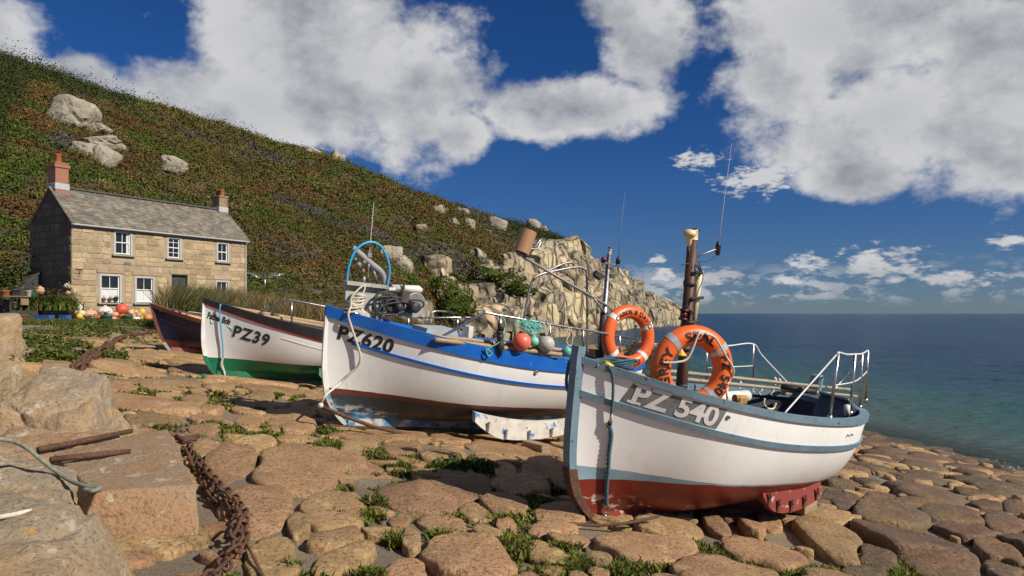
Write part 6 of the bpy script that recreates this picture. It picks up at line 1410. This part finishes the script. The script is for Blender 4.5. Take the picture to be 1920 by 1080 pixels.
    pot = mat('pot_clay', (.33, .085, .035), (.22, .06, .03), .8, 6); soot = mat('soot', (.05, .035, .03), (.09, .06, .05), .9, 6); lead = mat('lead', (.42, .43, .44), (.33, .34, .35), .6, 6)
    oldb = mat('chimney_stone', (.28, .20, .11), (.20, .145, .085), .9, 4, 8, bump=.6, bscale=10, bdist=.03, speck=(.08, .06, .05), speck_scale=5, speck_lo=.58, speck_hi=.66)
    for (cx, mm, w, d, z0, z1, pots, ph) in ((.40, brick, .66, .80, Hr - .6, Hr + 1.28, ((0, -.0),), .50), (L_ - .38, oldb, .62, .72, Hr - .6, Hr + .92, ((-.0, -.17), (.0, .17)), .42)):
        c = empty('chimney'); c.parent = root; c.location = (cx, Dp / 2, z0); h = z1 - z0
        MB().box((0, 0, h / 2), (w, d, h), bev=.015).obj('stack', mm, c)
        if mm is brick:
            # courses of brick standing slightly proud
            for k in range(int(h / .085)):
                if k % 2: continue
            MB().box((0, 0, h - .20), (w + .12, d + .12, .16), bev=.02).obj('cap_course', brick, c); MB().box((0, 0, h - .04), (w + .04, d + .04, .10), bev=.02).obj('cap_course', brick, c)
        else: MB().box((0, 0, h - .06), (w + .10, d + .10, .12), bev=.02).obj('cap_course', oldb, c)
        MB().box((0, 0, .62), (w + .07, d + .07, .34), bev=.02).obj('lead_flashing', lead, c)
        for k, (px, py) in enumerate(pots): MB().lathe([(.17, 0), (.16, .06), (.145, ph - .1), (.165, ph - .07), (.165, ph), (.12, ph), (.11, ph - .15)], (px, py, h + .0), (0, 0, 1), 16).obj('chimney_pot', pot if (k == 0 and mm is oldb) else soot if mm is brick and k else pot, c, True)
    # iron bracket and plaque on the front
    mb = MB(); mb.box((.35, -.12, 1.95), (.03, .26, .03)); mb.box((.35, -.02, 1.80), (.03, .03, .40)); mb.tube([(.35, -.02, 1.70), (.35, -.22, 1.93)], .012, 6); mb.box((.35, -.06, 1.99), (.36, .03, .03)); mb.obj('iron_bracket', M['rust'], root)
    MB().box((2.85, -.025, 2.42), (.40, .04, .16), bev=.01).obj('plaque', mat('plaque', (.10, .105, .11), (.14, .14, .14), .6, 8), root)
    # lean-to at the gable
    V = [(-.02, 3.0, -.9), (-1.5, 3.0, -.9), (-1.5, 4.3, -.9), (-.02, 4.3, -.9), (-.02, 3.0, 1.9), (-1.5, 3.0, .45), (-1.5, 4.3, .45), (-.02, 4.3, 1.9)]
    V = [(v[0] * 1.0, v[1], v[2]) for v in V]; MB().add(V, [(0, 1, 2, 3), (4, 7, 6, 5), (0, 4, 5, 1), (1, 5, 6, 2), (2, 6, 7, 3)]).obj('lean_to', mat('tarred_boards', (.02, .02, .02), (.04, .036, .032), .8, 5, stretch=(8, 8, 1)), root)
    MB().add([(0, 2.9, 2.02), (-1.65, 2.9, .48), (-1.65, 4.4, .48), (0, 4.4, 2.02), (0, 2.9, 1.95), (-1.65, 2.9, .41), (-1.65, 4.4, .41), (0, 4.4, 1.95)], [(0, 3, 2, 1), (4, 5, 6, 7), (0, 1, 5, 4), (1, 2, 6, 5)]).obj('lean_to_roof', rid, root)
    return root
cottage()

# ================================================================== things in front of the cottage
def hpt(px, py=None, off=1.0, z=None):
    """a point on the terrace in front of the cottage wall: pixel column, metres out from the wall"""
    o = HO - HY * off; k = (px - 960) / F; s = (o[0] - k * o[1]) / (k * HX[1] - HX[0]); return o + HX * s
def garden():
    def col_(n, c, c2=None, rough=.5): return mat(n, c, c2 or tuple(x * .8 for x in c), rough, 5)
    mats = {'cream': col_('buoy_cream', (.66, .60, .42)), 'pink': col_('buoy_pink', (.66, .28, .20)), 'red': col_('buoy_red', (.72, .10, .06)), 'orange': col_('buoy_orange', (.70, .20, .06)), 'yellow': col_('buoy_yellow', (.70, .46, .03)), 'white': col_('buoy_white', (.72, .68, .58)), 'peach': col_('buoy_peach', (.66, .36, .22)), 'tan': col_('buoy_tan', (.52, .36, .17)), 'mauve': col_('buoy_mauve', (.42, .25, .22)), 'teal': col_('planter_teal', (.02, .11, .105)), 'clay': col_('clay_pot', (.33, .11, .05), None, .8), 'olive': col_('planter_olive', (.20, .17, .09), None, .8), 'black': M['rubber'], 'grey': col_('tub_grey', (.45, .46, .47)), 'blue': col_('crate_blue', (.03, .10, .30)), 'green': col_('bowl_green', (.02, .22, .12))}
    # (px, py, radius px, colour, label)
    B = [(141, 578, 13.5, 'cream', 'large cream buoy at the corner of the cottage'), (133, 561, 7, 'mauve', 'mauve buoy on top of the large cream one'), (128, 550, 5, 'tan', 'small tan float left of the corner string'), (138, 548, 6, 'tan', 'small tan float right of the corner string'), (125, 536, 4.5, 'white', 'small white float at the top of the corner string'), (131, 538, 4, 'yellow', 'small yellow float high on the corner string'),
         (149, 593, 6, 'yellow', 'bright yellow float at the foot of the large cream buoy'), (153, 587, 6, 'cream', 'small cream float behind the bright yellow float'), (169, 590, 12.5, 'peach', 'faded peach buoy between the cream and white ones'), (197, 585, 13, 'white', 'big white oval buoy below the left ground window'), (186, 597, 7, 'red', 'red float behind the left teal planter'), (215, 590, 7.5, 'pink', 'pink float right of the white oval buoy'), (229, 580, 11, 'red', 'bright red round buoy in the middle of the pile'), (231, 592, 8.5, 'orange', 'orange buoy below the bright red one'), (213, 599, 7, 'pink', 'pale pink float right of the left teal planter'), (245, 586, 7, 'peach', 'peach float right of the bright red buoy'), (255, 585, 4.5, 'tan', 'small tan float behind the pile'), (266, 585, 6.5, 'yellow', 'yellow float at the right of the pile'), (249, 592, 5.5, 'tan', 'tan float above the white drum'), (260, 591, 6.5, 'mauve', 'brownish float left of the yellow one'), (264, 596, 4, 'yellow', 'little yellow float low at the right end'), (277, 596, 7.5, 'orange', 'dull orange float near the navy boat'), (288, 594, 4, 'cream', 'little cream float beside the navy bow'),
         (75, 545, 8, 'peach', 'peach float with a blue patch on the bench by the gable')]
    for px, py, rp, c, lab in B:
        p = hpt(px, off=1.4 if px > 145 else .35 if px > 100 else -.6); w = W(px, py, p[1]); r = rp / F * p[1]; o = empty('buoy', w - np.array([0, 0, r])); sq = 1.0 if 'oval' not in lab and 'peach buoy' not in lab else .78
        MB().ball((0, 0, r), r, 18, (1, 1, sq)).obj('ball', mats[c], o, True); MB().lathe([(r * .25, 0), (r * .28, r * .1), (r * .16, r * .2), (r * .05, r * .22)], (0, 0, r * (1 + sq * .95)), (0, 0, 1), 10).obj('neck', mats[c] if 'bright red' not in lab else M['rubber'], o, True); tag(o, lab, 'buoy', 'buoys and floats piled by the cottage')
    # planters and pots
    Pt = [(200, 598, 10, 13, 'teal', 'left of the two teal ribbed planters'), (239, 598, 10, 13, 'teal', 'right of the two teal ribbed planters'), (174, 600, 8, 11, 'olive', 'olive brown pot in front of the peach buoy'), (222, 604, 5.5, 8, 'clay', 'small clay pot between the teal planters'), (10, 551, 8, 13, 'clay', 'clay flower pot on the garden bench'), (32, 572, 9, 12, 'olive', 'dark urn planter in front of the garden bench'), (22, 596, 9, 8, 'clay', 'wide clay bowl in the weeds at the left'), (43, 594, 9, 7, 'clay', 'second clay bowl in the weeds at the left'), (195, 562, 4, 6, 'clay', 'clay pot on the left window sill'), (207, 562, 4, 6, 'olive', 'tan pot on the left window sill'), (218, 561, 4, 8, 'black', 'black pot on the left window sill'), (255, 600, 7.5, 12, 'white', 'white drum at the right of the pile'), (54, 550, 5, 10, 'grey', 'pale grey tub on the garden bench'), (27, 549, 9, 13, 'black', 'black plastic tub on the garden bench'), (62, 553, 6, 6, 'green', 'green bowl beside the grey tub')]
    leafm = M['veg']
    for px, py, rp, hp, c, lab in Pt:
        sill = 'sill' in lab; p = hpt(px, off=.03 if sill else (1.9 if px > 150 else 2.0)); w = W(px, py, p[1]); s_ = p[1] / F; r, h = rp * s_, hp * s_; base = w - np.array([0, 0, h / 2]); o = empty('planter', base); prof = [(r * .72, 0), (r * .78, h * .1), (r * .95, h * .82), (r * 1.04, h * .84), (r * 1.04, h), (r * .9, h), (r * .85, h * .8)] if c != 'white' else [(r * .95, 0), (r, h * .08), (r, h * .85), (r * .9, h * .95), (r * .5, h)]
        MB().lathe(prof, (0, 0, 0), (0, 0, 1), 20).obj('pot', mats[c], o, True)
        if c in ('teal', 'clay', 'olive') and 'bowl' not in lab or sill:
            n = 60; P = rng.normal(0, r * .5, (n, 3)); P[:, 2] = np.abs(P[:, 2]) * 1.0 + h; A = rng.normal(0, 1, (n, 3)); A /= np.linalg.norm(A, axis=1)[:, None]; B_ = rng.normal(0, 1, (n, 3)); l = r * .3
            T = np.stack([P - A * l * .5, P + A * l * .5, P + B_ * l * .7], 1).reshape(-1, 3); cc = np.repeat(np.array((.07, .10, .02)) * rng.uniform(.6, 1.5, (n, 1)), 3, 0); q = link('plant', np_mesh('plant', T, np.arange(3 * n).reshape(-1, 3), leafm, False, cc), o); q['kind'] = 'stuff'
        tag(o, lab, 'planter', 'pots and planters by the cottage')
    # bench by the gable, blue crates, cords
    p = hpt(25, off=2.0); o = empty('garden_bench', W(22, 572, p[1])); s_ = p[1] / F
    for k in range(3): MB().box((0, -.2 + .2 * k, 16 * s_), (1.35, .17, .05), bev=.008).obj('plank', M['wood'], o)
    for sx in (-.55, .55): MB().box((sx, 0, 7 * s_), (.07, .5, 15 * s_ - .03)).obj('leg', M['wood'], o)
    o.rotation_euler = (0, 0, .1); tag(o, 'weathered plank bench with pots beside the dark gable', 'bench')
    for px, w_, lab in ((84, 26, 'blue fish crate in the weeds below the gable'), (122, 14, 'blue plastic crate left of the peach buoy')):
        q = hpt(px, off=1.2); q = W(px, 597, q[1]); ww = w_ * q[1] / F; o = empty('fish_crate', q - np.array([0, 0, .12])); mb = MB()
        for (x, y, sx, sy) in ((0, -.2, ww, .03), (0, .2, ww, .03), (-ww / 2, 0, .03, .37), (ww / 2, 0, .03, .37)): mb.box((x, y, .14), (sx, sy, .28))
        mb.box((0, 0, .015), (ww - .03, .37, .03)); mb.obj('shell', mats['blue'], o); MB().box((0, -.222, .24), (ww * .9, .012, .05)).obj('rim', mats['blue'], o); tag(o, lab, 'crate')
    tag(tube_obj('cord', [hpt(px, off=.6) * np.array([1, 1, 0]) + np.array([0, 0, W(px, py, hpt(px, off=.6)[1])[2]]) for px, py in ((128, 528), (134, 540), (150, 568), (170, 578), (185, 585), (215, 577), (240, 574), (262, 580), (285, 588))], .03, M['rope_grey'], None, 6, 60), 'grey green cord strung through the floats along the wall', 'rope')
    # rotary clothes dryer right of the cottage
    b = W(497, 560, 47); t = W(497, 512, 47); o = empty('clothes_dryer', b); h = t[2] - b[2]; MB().tube([(0, 0, 0), (0, 0, h)], .03, 8).obj('pole', M['steel'], o, True)
    for k in range(4):
        a = k * math.pi / 2 + .4; MB().tube([(0, 0, h * .75), (1.3 * math.cos(a), 1.3 * math.sin(a), h)], .02, 6).obj('arm', M['steel'], o, True)
    for rr in (.5, .9, 1.25):
        P = [(rr * math.cos(k * math.pi / 2 + .4), rr * math.sin(k * math.pi / 2 + .4), h * (.75 + .25 * rr / 1.3)) for k in range(4)]; MB().tube(P, .008, 4, closed=True).obj('line', M['white'], o)
    tag(o, 'rotary clothes dryer standing right of the cottage', 'clothes dryer')
garden()

# ================================================================== plants
def blades(name, label, pts, h0, h1, w, lean, cols, cat, K=1, dirx=None, seg=2):
    n = len(pts); r = rng; h = r.uniform(h0, h1, n); a = r.uniform(0, 2 * math.pi, n) if dirx is None else r.normal(dirx, .5, n); l = h * r.uniform(*lean, n)
    d = np.stack([np.cos(a), np.sin(a), 0 * a], 1); s_ = np.stack([-np.sin(a + .6), np.cos(a + .6), 0 * a], 1) * (w * r.uniform(.6, 1.3, n))[:, None]
    P0 = pts; P1 = pts + d * (l * .3)[:, None] + np.array([0, 0, 1]) * (h * .6)[:, None]; P2 = pts + d * l[:, None] + np.array([0, 0, 1]) * h[:, None]
    V = np.stack([P0 - s_, P0 + s_, P1 + s_ * .8, P1 - s_ * .8, P2], 1).reshape(-1, 3); i = np.arange(n) * 5
    Fc = np.concatenate([np.stack([i, i + 1, i + 2], 1), np.stack([i, i + 2, i + 3], 1), np.stack([i + 3, i + 2, i + 4], 1)])
    ci = r.integers(0, len(cols), n); c = np.array(cols)[ci] * r.uniform(.7, 1.3, (n, 1)); o = link(name, np_mesh(name, V, Fc, M['veg'], False, np.repeat(c, 5, 0))); return tag(o, label, cat, kind='stuff')
def plants():
    # reed bed between the navy boat and the hill
    n = 13000; px = rng.uniform(296, 700, n); Y = rng.uniform(24, 33, n) + (px - 300) * .018; X = (px - 960) / F * Y; z = ground(X, Y); k = np.clip(.55 + fbm2(X * .35, Y * .35, 3, 5) * .8, .25, 1.2)
    P = np.stack([X, Y, z], 1); green = (px < 420) & (rng.random(n) < .8)
    blades('reeds', 'green reeds leaning in the wind in front of the cottage door', P[green], 1.15, 2.0, .022, (.25, .7), [(.12, .13, .045), (.16, .165, .07), (.10, .12, .03)], 'reeds', dirx=math.pi * .05)
    g2 = ~green; blades('dry_grass', 'tall straw coloured grass behind the green-bottomed boat', P[g2], 1.1, 2.1, .018, (.2, .6), [(.24, .17, .075), (.18, .13, .06), (.11, .10, .035), (.28, .21, .11)], 'grass')
    n = 9000; px = rng.uniform(470, 800, n); Y = rng.uniform(36, 56, n); X = (px - 960) / F * Y; z = np.maximum(ground(X, Y), -2.2) - .1; P = np.stack([X, Y, z], 1)
    blades('rough_grass', 'rough brown grass at the foot of the hill', P, .8, 2.0, .03, (.2, .7), [(.17, .115, .05), (.11, .095, .03), (.14, .08, .035), (.08, .085, .022)], 'grass')
    # leafy weeds on the bank at the left
    def leaves(name, label, P, sz, cols, h, cat='weeds'):
        m = len(P); r = rng; up = np.abs(r.normal(0, h, m)); P = P + np.stack([0 * up, 0 * up, up], 1); A = r.normal(size=(m, 3)); A[:, 2] *= .5; A /= np.linalg.norm(A, axis=1)[:, None]; B = r.normal(size=(m, 3)); B[:, 2] *= .5; B -= A * (A * B).sum(1)[:, None]; B /= np.linalg.norm(B, axis=1)[:, None]; l = (sz * r.uniform(.5, 1.3, m))[:, None]
        V = np.stack([P - A * l, P + B * l * .5, P + A * l, P - B * l * .5], 1).reshape(-1, 3); c = np.array(cols)[r.integers(0, len(cols), m)] * r.uniform(.65, 1.3, (m, 1)); tag(link(name, np_mesh(name, V, np.arange(4 * m).reshape(-1, 4), M['veg'], False, np.repeat(c, 4, 0))), label, cat, kind='stuff')
    def bank(pxs, pys, n, thr, seed):
        px = rng.uniform(*pxs, n); py = rng.uniform(*pys, n); q = unproj(px, py); ok = (fbm2(q[:, 0] * .6, q[:, 1] * .35, 3, seed) > thr) & (q[:, 1] > 5) & (q[:, 1] < 60); q = q[ok]; return np.stack([q[:, 0], q[:, 1], ground(q[:, 0], q[:, 1])], 1)
    G = [(.09, .135, .018), (.065, .105, .016), (.12, .145, .03), (.05, .08, .014)]
    leaves('bank_weeds', 'leafy green weeds on the bank below the cottage', np.concatenate([bank((-20, 210), (604, 650), 22000, .02, 3), bank((100, 290), (601, 622), 8000, .05, 4), bank((60, 240), (640, 672), 13000, .04, 6), bank((20, 190), (660, 700), 7000, .08, 8)]), .05, G + [(.15, .15, .04), (.17, .125, .05)], .08)
    q = bank((200, 300), (604, 640), 9000, -.05, 14); leaves('path_grass', 'thin grass beside the path below the cottage', q, .035, G + [(.2, .16, .06)], .04, 'grass')
    n = 5200; px = rng.uniform(45, 128, n); c = np.array([hpt(p, off=.9) for p in px]); c[:, 2] = np.array([W(p, 582, y)[2] for p, y in zip(px, c[:, 1])]); c += rng.normal(0, .25, (n, 3)) * np.array([1, 1, 0])
    blades('border_plants', 'arching green border plants against the dark gable', c[:1500], .35, .8, .035, (.5, 1.1), G + [(.13, .12, .03)], 'plants'); leaves('gable_weeds', 'dry seed heads and weeds along the dark gable', c[2600:] + np.array([0, .3, .2]), .06, [(.2, .14, .07), (.09, .09, .03)], .35)
    # shrubs at the far left behind the bench
    P = np.array([W(px, py, 37.5) for px, py in zip(rng.uniform(-40, 42, 5200), rng.uniform(505, 590, 5200))]) + rng.normal(0, .5, (5200, 3)); leaves('garden_shrubs', 'dark garden shrubs at the left of the cottage', P, .10, [(.05, .07, .015), (.12, .13, .03), (.035, .05, .012)], .1, 'shrubs')
    # terrace turf under the pile of floats
    px = rng.uniform(-20, 330, 30000); off = rng.uniform(.1, 11, 30000); c = np.array([hpt(p, off=o) for p, o in zip(px, off)]); c[:, 2] = ground(c[:, 0], c[:, 1]) - np.where(off < 3, .09, 0); blades('terrace_grass', 'rough turf on the terrace in front of the cottage', c, .06, .2, .02, (.3, .9), G + [(.18, .13, .06)], 'grass')
    # a dark dock plant in the shade between the boats
    for (px, py, lab) in ((845, 868, 'dark leafy dock plant in the shade behind the nearest bow'), (900, 872, 'low ferny plant right of the dock in the shade')):
        q = unproj(px, py); c = np.array([q[0], q[1], ground(*q)]); m = 420; D = rng.normal(size=(m, 3)); D[:, 2] = np.abs(D[:, 2]); D /= np.linalg.norm(D, axis=1)[:, None]; P = D * np.array([.28, .2, .17]) * rng.uniform(.3, 1, (m, 1)); A = rng.normal(size=(m, 3)); A /= np.linalg.norm(A, axis=1)[:, None]; B = np.cross(A, D); l = .035
        V = np.stack([P - A * l, P + B * l * .6, P + A * l, P - B * l * .6], 1).reshape(-1, 3); o = empty('dock_plant', c); k = link('leaves', np_mesh('leaves', V, np.arange(4 * m).reshape(-1, 4), M['veg'], False, np.repeat(np.array((.05, .085, .015)) * rng.uniform(.6, 1.3, (m, 1)), 4, 0)), o); tag(o, lab, 'plant')
plants()

# ================================================================== boulders, chain and iron in the left foreground
def hexrock(name, label, C8, m, n=22, rnd=.18, rough=.035, seed=1, group=None):
    """C8: bottom 4 then top 4 corners (x, y, z), counter-clockwise"""
    g = np.linspace(-1, 1, n); V = []; Fc = []; idx = {}
    def vid(p):
        k = tuple(np.round(p, 5))
        if k not in idx: idx[k] = len(V); V.append(p)
        return idx[k]
    for a in range(3):
        for s_ in (-1, 1):
            for i in range(n - 1):
                for j in range(n - 1):
                    q = []
                    for (u, v) in ((i, j), (i + 1, j), (i + 1, j + 1), (i, j + 1)):
                        p = [0, 0, 0]; p[a] = s_; p[(a + 1) % 3] = g[u]; p[(a + 2) % 3] = g[v]; q.append(vid(p))
                    Fc.append(q if s_ > 0 else q[::-1])
    P = np.array(V, float); pn = 7; nr = (np.abs(P) ** pn).sum(1) ** (1 / pn); R = P / nr[:, None]; P = P * (1 - rnd) + R * rnd; P = P * 1.0
    u, v, w = (P[:, i] * .5 + .5 for i in range(3)); C8 = np.array(C8, float)
    def bil(c): return c[0] * ((1 - u) * (1 - v))[:, None] + c[1] * (u * (1 - v))[:, None] + c[2] * (u * v)[:, None] + c[3] * ((1 - u) * v)[:, None]
    Q = bil(C8[:4]) * (1 - w)[:, None] + bil(C8[4:]) * w[:, None]; ctr = Q.mean(0); D = Q - ctr; D /= np.linalg.norm(D, axis=1)[:, None]
    cr = np.abs(fbm(Q * 1.1 + seed * 3, 3, seed + 9)); Q = Q - D * ((1 - sstep(0, .05, cr)) * rough * .9)[:, None]
    Q = Q + D * (fbm(Q * 1.6 + seed * 7, 4, seed) * rough * 2.6 + fbm(Q * 5 + seed, 4, seed + 3) * rough * .9 + fbm(Q * 16, 3, seed + 5) * rough * .5)[:, None]
    o = link(name, np_mesh(name, Q - ctr, Fc, M[m] if isinstance(m, str) else m, True)); o.location = ctr; tag(o, label, 'boulder', group or 'granite boulders at the left edge of the slipway'); return o
def lichen_mat(base, nm):
    m = M[base].copy(); m.name = nm; nt = m.node_tree; b = nt.nodes['Principled BSDF']; src = b.inputs['Base Color'].links[0].from_socket; g = nt.nodes.new('ShaderNodeNewGeometry'); n = nt.nodes.new('ShaderNodeTexNoise'); n.inputs['Scale'].default_value = 3.1; n.inputs['Detail'].default_value = 9; n.inputs['Roughness'].default_value = .68; nt.links.new(g.outputs['Position'], n.inputs['Vector'])
    r = nt.nodes.new('ShaderNodeMapRange'); r.inputs[1].default_value = .60; r.inputs[2].default_value = .64; nt.links.new(n.outputs[0], r.inputs[0]); mx = nt.nodes.new('ShaderNodeMix'); mx.data_type = 'RGBA'; nt.links.new(r.outputs[0], mx.inputs[0]); nt.links.new(src, mx.inputs[6]); mx.inputs[7].default_value = (.52, .25, .02, 1); nt.links.new(mx.outputs[2], b.inputs['Base Color']); return m
def foreground():
    lm = lichen_mat('boulder', 'boulder_lichen')
    T = lambda px, py, z: np.array([(px - 960) / F * (F * -z / (py - HOR)), F * -z / (py - HOR), z])
    # long flat-topped block beside the chain
    bl, br, fr, fl = T(95, 848, -1.17), T(313, 803, -1.19), T(371, 908, -1.20), T(180, 922, -1.16)
    G = lambda p, dx, dy: np.array([p[0] + dx, p[1] + dy, -1.95])
    hexrock('granite_block', 'long flat-topped granite block beside the rusty chain', [G(fl, -.2, -.25), G(fr, .28, -.55), G(br, .12, .1), G(bl, -.2, .1), fl, fr, br, bl], 'boulder_warm', 48, .16, .022, 3)
    hexrock('granite_boulder', 'rough boulder in the bottom left corner of the slipway', [(-3.9, 2.5, -2.2), (-1.45, 2.75, -2.2), (-1.75, 4.2, -2.1), (-3.6, 4.4, -2.1), (-3.6, 2.7, -1.10), (-1.95, 3.1, -1.20), (-2.35, 4.0, -1.10), (-3.4, 4.1, -.98)], lm, 48, .45, .05, 5)
    hexrock('granite_boulder', 'weathered boulder under the pale rope at the left edge', [(-4.4, 4.1, -2), (-2.65, 4.3, -2), (-2.9, 5.3, -2), (-4.4, 5.6, -2), (-4.3, 4.3, -1.02), (-2.85, 4.5, -1.28), (-3.2, 5.2, -1.12), (-4.3, 5.4, -.84)], 'boulder', 41, .42, .05, 8)
    hexrock('granite_boulder', 'big grey boulder with orange lichen above the iron bars', [(-5.0, 6.3, -1.9), (-3.72, 6.4, -1.9), (-3.95, 7.7, -1.9), (-5.0, 7.8, -1.9), (-4.75, 6.45, -.86), (-3.95, 6.6, -.95), (-4.25, 7.5, -.58), (-4.9, 7.5, -.52)], lm, 44, .45, .045, 11)
    hexrock('granite_boulder', 'tall grey boulder at the left edge behind the lichened one', [(-6.4, 6.3, -1.9), (-4.75, 6.4, -1.9), (-4.9, 7.6, -1.9), (-6.3, 7.8, -1.9), (-6.2, 6.5, -.62), (-4.95, 6.7, -.72), (-5.1, 7.4, -.50), (-6.1, 7.6, -.42)], lm, 41, .45, .05, 14)
    hexrock('granite_boulder', 'boulder wedged between the flat block and the lichened boulder', [(-4.6, 5.4, -1.9), (-3.7, 5.5, -1.9), (-3.6, 6.9, -1.9), (-4.8, 6.9, -1.9), (-4.5, 5.6, -1.12), (-3.8, 5.7, -1.18), (-3.7, 6.7, -1.10), (-4.6, 6.7, -1.02)], 'boulder_warm', 35, .4, .04, 17)
    hexrock('granite_boulder', 'pale boulder on the left edge beside the bank of weeds', [(-9.6, 11.2, -1.2), (-8.3, 11.3, -1.2), (-8.3, 12.6, -1.2), (-9.6, 12.6, -1.2), (-9.4, 11.4, -.05), (-8.45, 11.5, -.25), (-8.5, 12.3, .02), (-9.3, 12.4, .06)], 'boulder', 28, .5, .05, 20)
    for k, (px, py, w, h, lab) in enumerate(((151, 651, 52, 22, 'rounded stone in the weeds beside the upper chain'), (76, 620, 30, 18, 'upright grey stone in the bank of weeds'), (66, 651, 44, 20, 'hollowed pale stone low in the bank of weeds'), (22, 638, 50, 22, 'flat grey slab at the left of the bank'), (54, 636, 16, 12, 'small grey stone between the slab and the upright stone'), (95, 637, 18, 10, 'small tan stone right of the upright grey stone'), (20, 665, 46, 26, 'brown block at the left edge below the slab'), (40, 622, 60, 14, 'long low stone at the top of the bank'), (205, 622, 66, 12, 'pale flat ledge at the top of the path'), (240, 640, 90, 12, 'broad flat ledge beside the navy boat'), (235, 765, 40, 20, 'stone half sunk in turf beside the lichened boulder'), (248, 790, 22, 22, 'dark stone with moss behind the flat block'))):
        q = unproj(px, py + h * .4); s_ = q[1] / F; rock_obj('bank_stone', 900 + k, (q[0], q[1], ground(*q) + h * s_ * .28), (w / 2 * s_ * 1.08, max(w, h) / 2 * s_ * .9, h / 2 * s_ * 1.1), (0, 0, rng.uniform(-.4, .4)), 'boulder', 3, None, 7, 9, .07); o = COL.objects[-1]; tag(o, lab, 'stone', 'stones in the bank and path')
    # chains: every link a piece of the chain
    def chain(label, P, link_len, r, lift=.03, jitter=.25):
        P = spline(P, 400); s_ = np.r_[0, np.cumsum(np.linalg.norm(np.diff(P, axis=0), axis=1))]; pitch = link_len - 2.6 * r; n = int(s_[-1] / pitch); root = empty('chain', P[0]); tag(root, label, 'chain'); hw = link_len * .30; t = np.linspace(0, 2 * math.pi, 22)[:-1]
        base = np.stack([np.sign(np.cos(t)) * (link_len / 2 - hw) + hw * np.cos(t), hw * np.sin(t), 0 * t], 1); mb = MB(); mb.tube(base, r, 8, closed=True); me = np_mesh('link', np.concatenate(mb.v), mb.f, M['rust'], True)
        for k in range(n):
            c = np.array([np.interp((k + .5) * pitch, s_, P[:, i]) for i in range(3)]); d = np.array([np.interp((k + .5) * pitch + .02, s_, P[:, i]) for i in range(3)]) - c; d /= np.linalg.norm(d); a, b, _ = frame_from(d); ro = (math.pi / 4 if k % 2 else -math.pi / 4) + rng.normal(0, jitter); y = a * math.cos(ro) + b * math.sin(ro); z = np.cross(d, y); o = link('link', me, root); Mx = Matrix.Identity(4)
            c = c + np.array([0, 0, lift]) - P[0] + rng.normal(0, r * .3, 3)
            for i in range(3): Mx[i][0], Mx[i][1], Mx[i][2], Mx[i][3] = d[i], y[i], z[i], c[i]
            o.matrix_local = Mx
    gp = lambda px, py, dz=.05: np.array([*unproj(px, py), 0]) + np.array([0, 0, float(ground(*unproj(px, py))) + dz])
    chain('heavy rusty chain lying along the flat-topped block', [gp(*q) for q in ((350, 838), (366, 872), (384, 905), (400, 930), (428, 952), (448, 972), (458, 1000), (446, 1026), (424, 1050), (396, 1076), (380, 1105))], .135, .0125)
    chain('second rusty chain lying doubled on the heavy one', [gp(*q, .10) for q in ((372, 880), (392, 905), (415, 930), (440, 955), (455, 985), (440, 1015), (446, 1040), (420, 1060))], .13, .012, .05)
    chain('rusty chain running up through the weeds below the cottage', [gp(*q, .06) for q in ((146, 706), (150, 692), (162, 680), (182, 668), (200, 655), (212, 644), (232, 632), (262, 626), (300, 622))], .25, .030, .04)
    chain('second strand of the rusty chain in the weeds', [gp(*q, .10) for q in ((140, 700), (156, 688), (172, 672), (196, 660), (206, 648))], .25, .030, .07)
    # iron bars and rope on the block
    tag(MB().tube([T(72, 843, -1.12), T(150, 828, -1.12), T(246, 808, -1.13)], [.026, .026, .022], 8).obj('iron_bar', M['rust'], None, True), 'upper of two rusty iron bars on the flat-topped block', 'bar', 'iron bars on the block'); tag(MB().tube([T(94, 862, -1.12), T(170, 854, -1.13), T(244, 846, -1.14)], [.024, .024, .02], 8).obj('iron_bar', M['rust'], None, True), 'lower of two rusty iron bars on the flat-topped block', 'bar', 'iron bars on the block')
    rp = lambda lab, P, r, m: tag(tube_obj('rope', P, r, m, None, 8, 60), lab, 'rope')
    rp('pale green rope trailing over the left boulder onto the block', [T(-30, 822, -.80), T(20, 826, -.84), T(50, 840, -.92), T(75, 860, -1.0), T(100, 880, -1.09), T(130, 900, -1.14), T(160, 912, -1.15), T(188, 914, -1.15), T(175, 920, -1.15), T(158, 918, -1.15)], .015, M['rope_grey']); rp('thin pale rope in the cleft above the corner boulder', [T(-30, 975, -1.06), T(20, 966, -1.05), T(60, 958, -1.05), T(110, 954, -1.10)], .013, M['rope_white'])
    tag(MB().tube([gp(350, 832, .10), gp(420, 945, .14), gp(498, 1082, .06)], .010, 7).obj('iron_rod', M['rust'], None, True), 'thin bent rusty rod lying across the chain', 'rod')
    mb = MB()
    for k, (a, b) in enumerate((((318, 812), (338, 822)), ((335, 822), (372, 816)), ((336, 826), (368, 824)), ((330, 824), (350, 830)))): mb.tube([gp(*a, .06 + .02 * k), gp(*b, .06 + .015 * k)], .026, 7)
    tag(mb.obj('scrap_iron', M['rust'], None, True), 'rusty scrap of iron shackles behind the flat block', 'scrap iron')
foreground()
print('objects', len(bpy.data.objects))
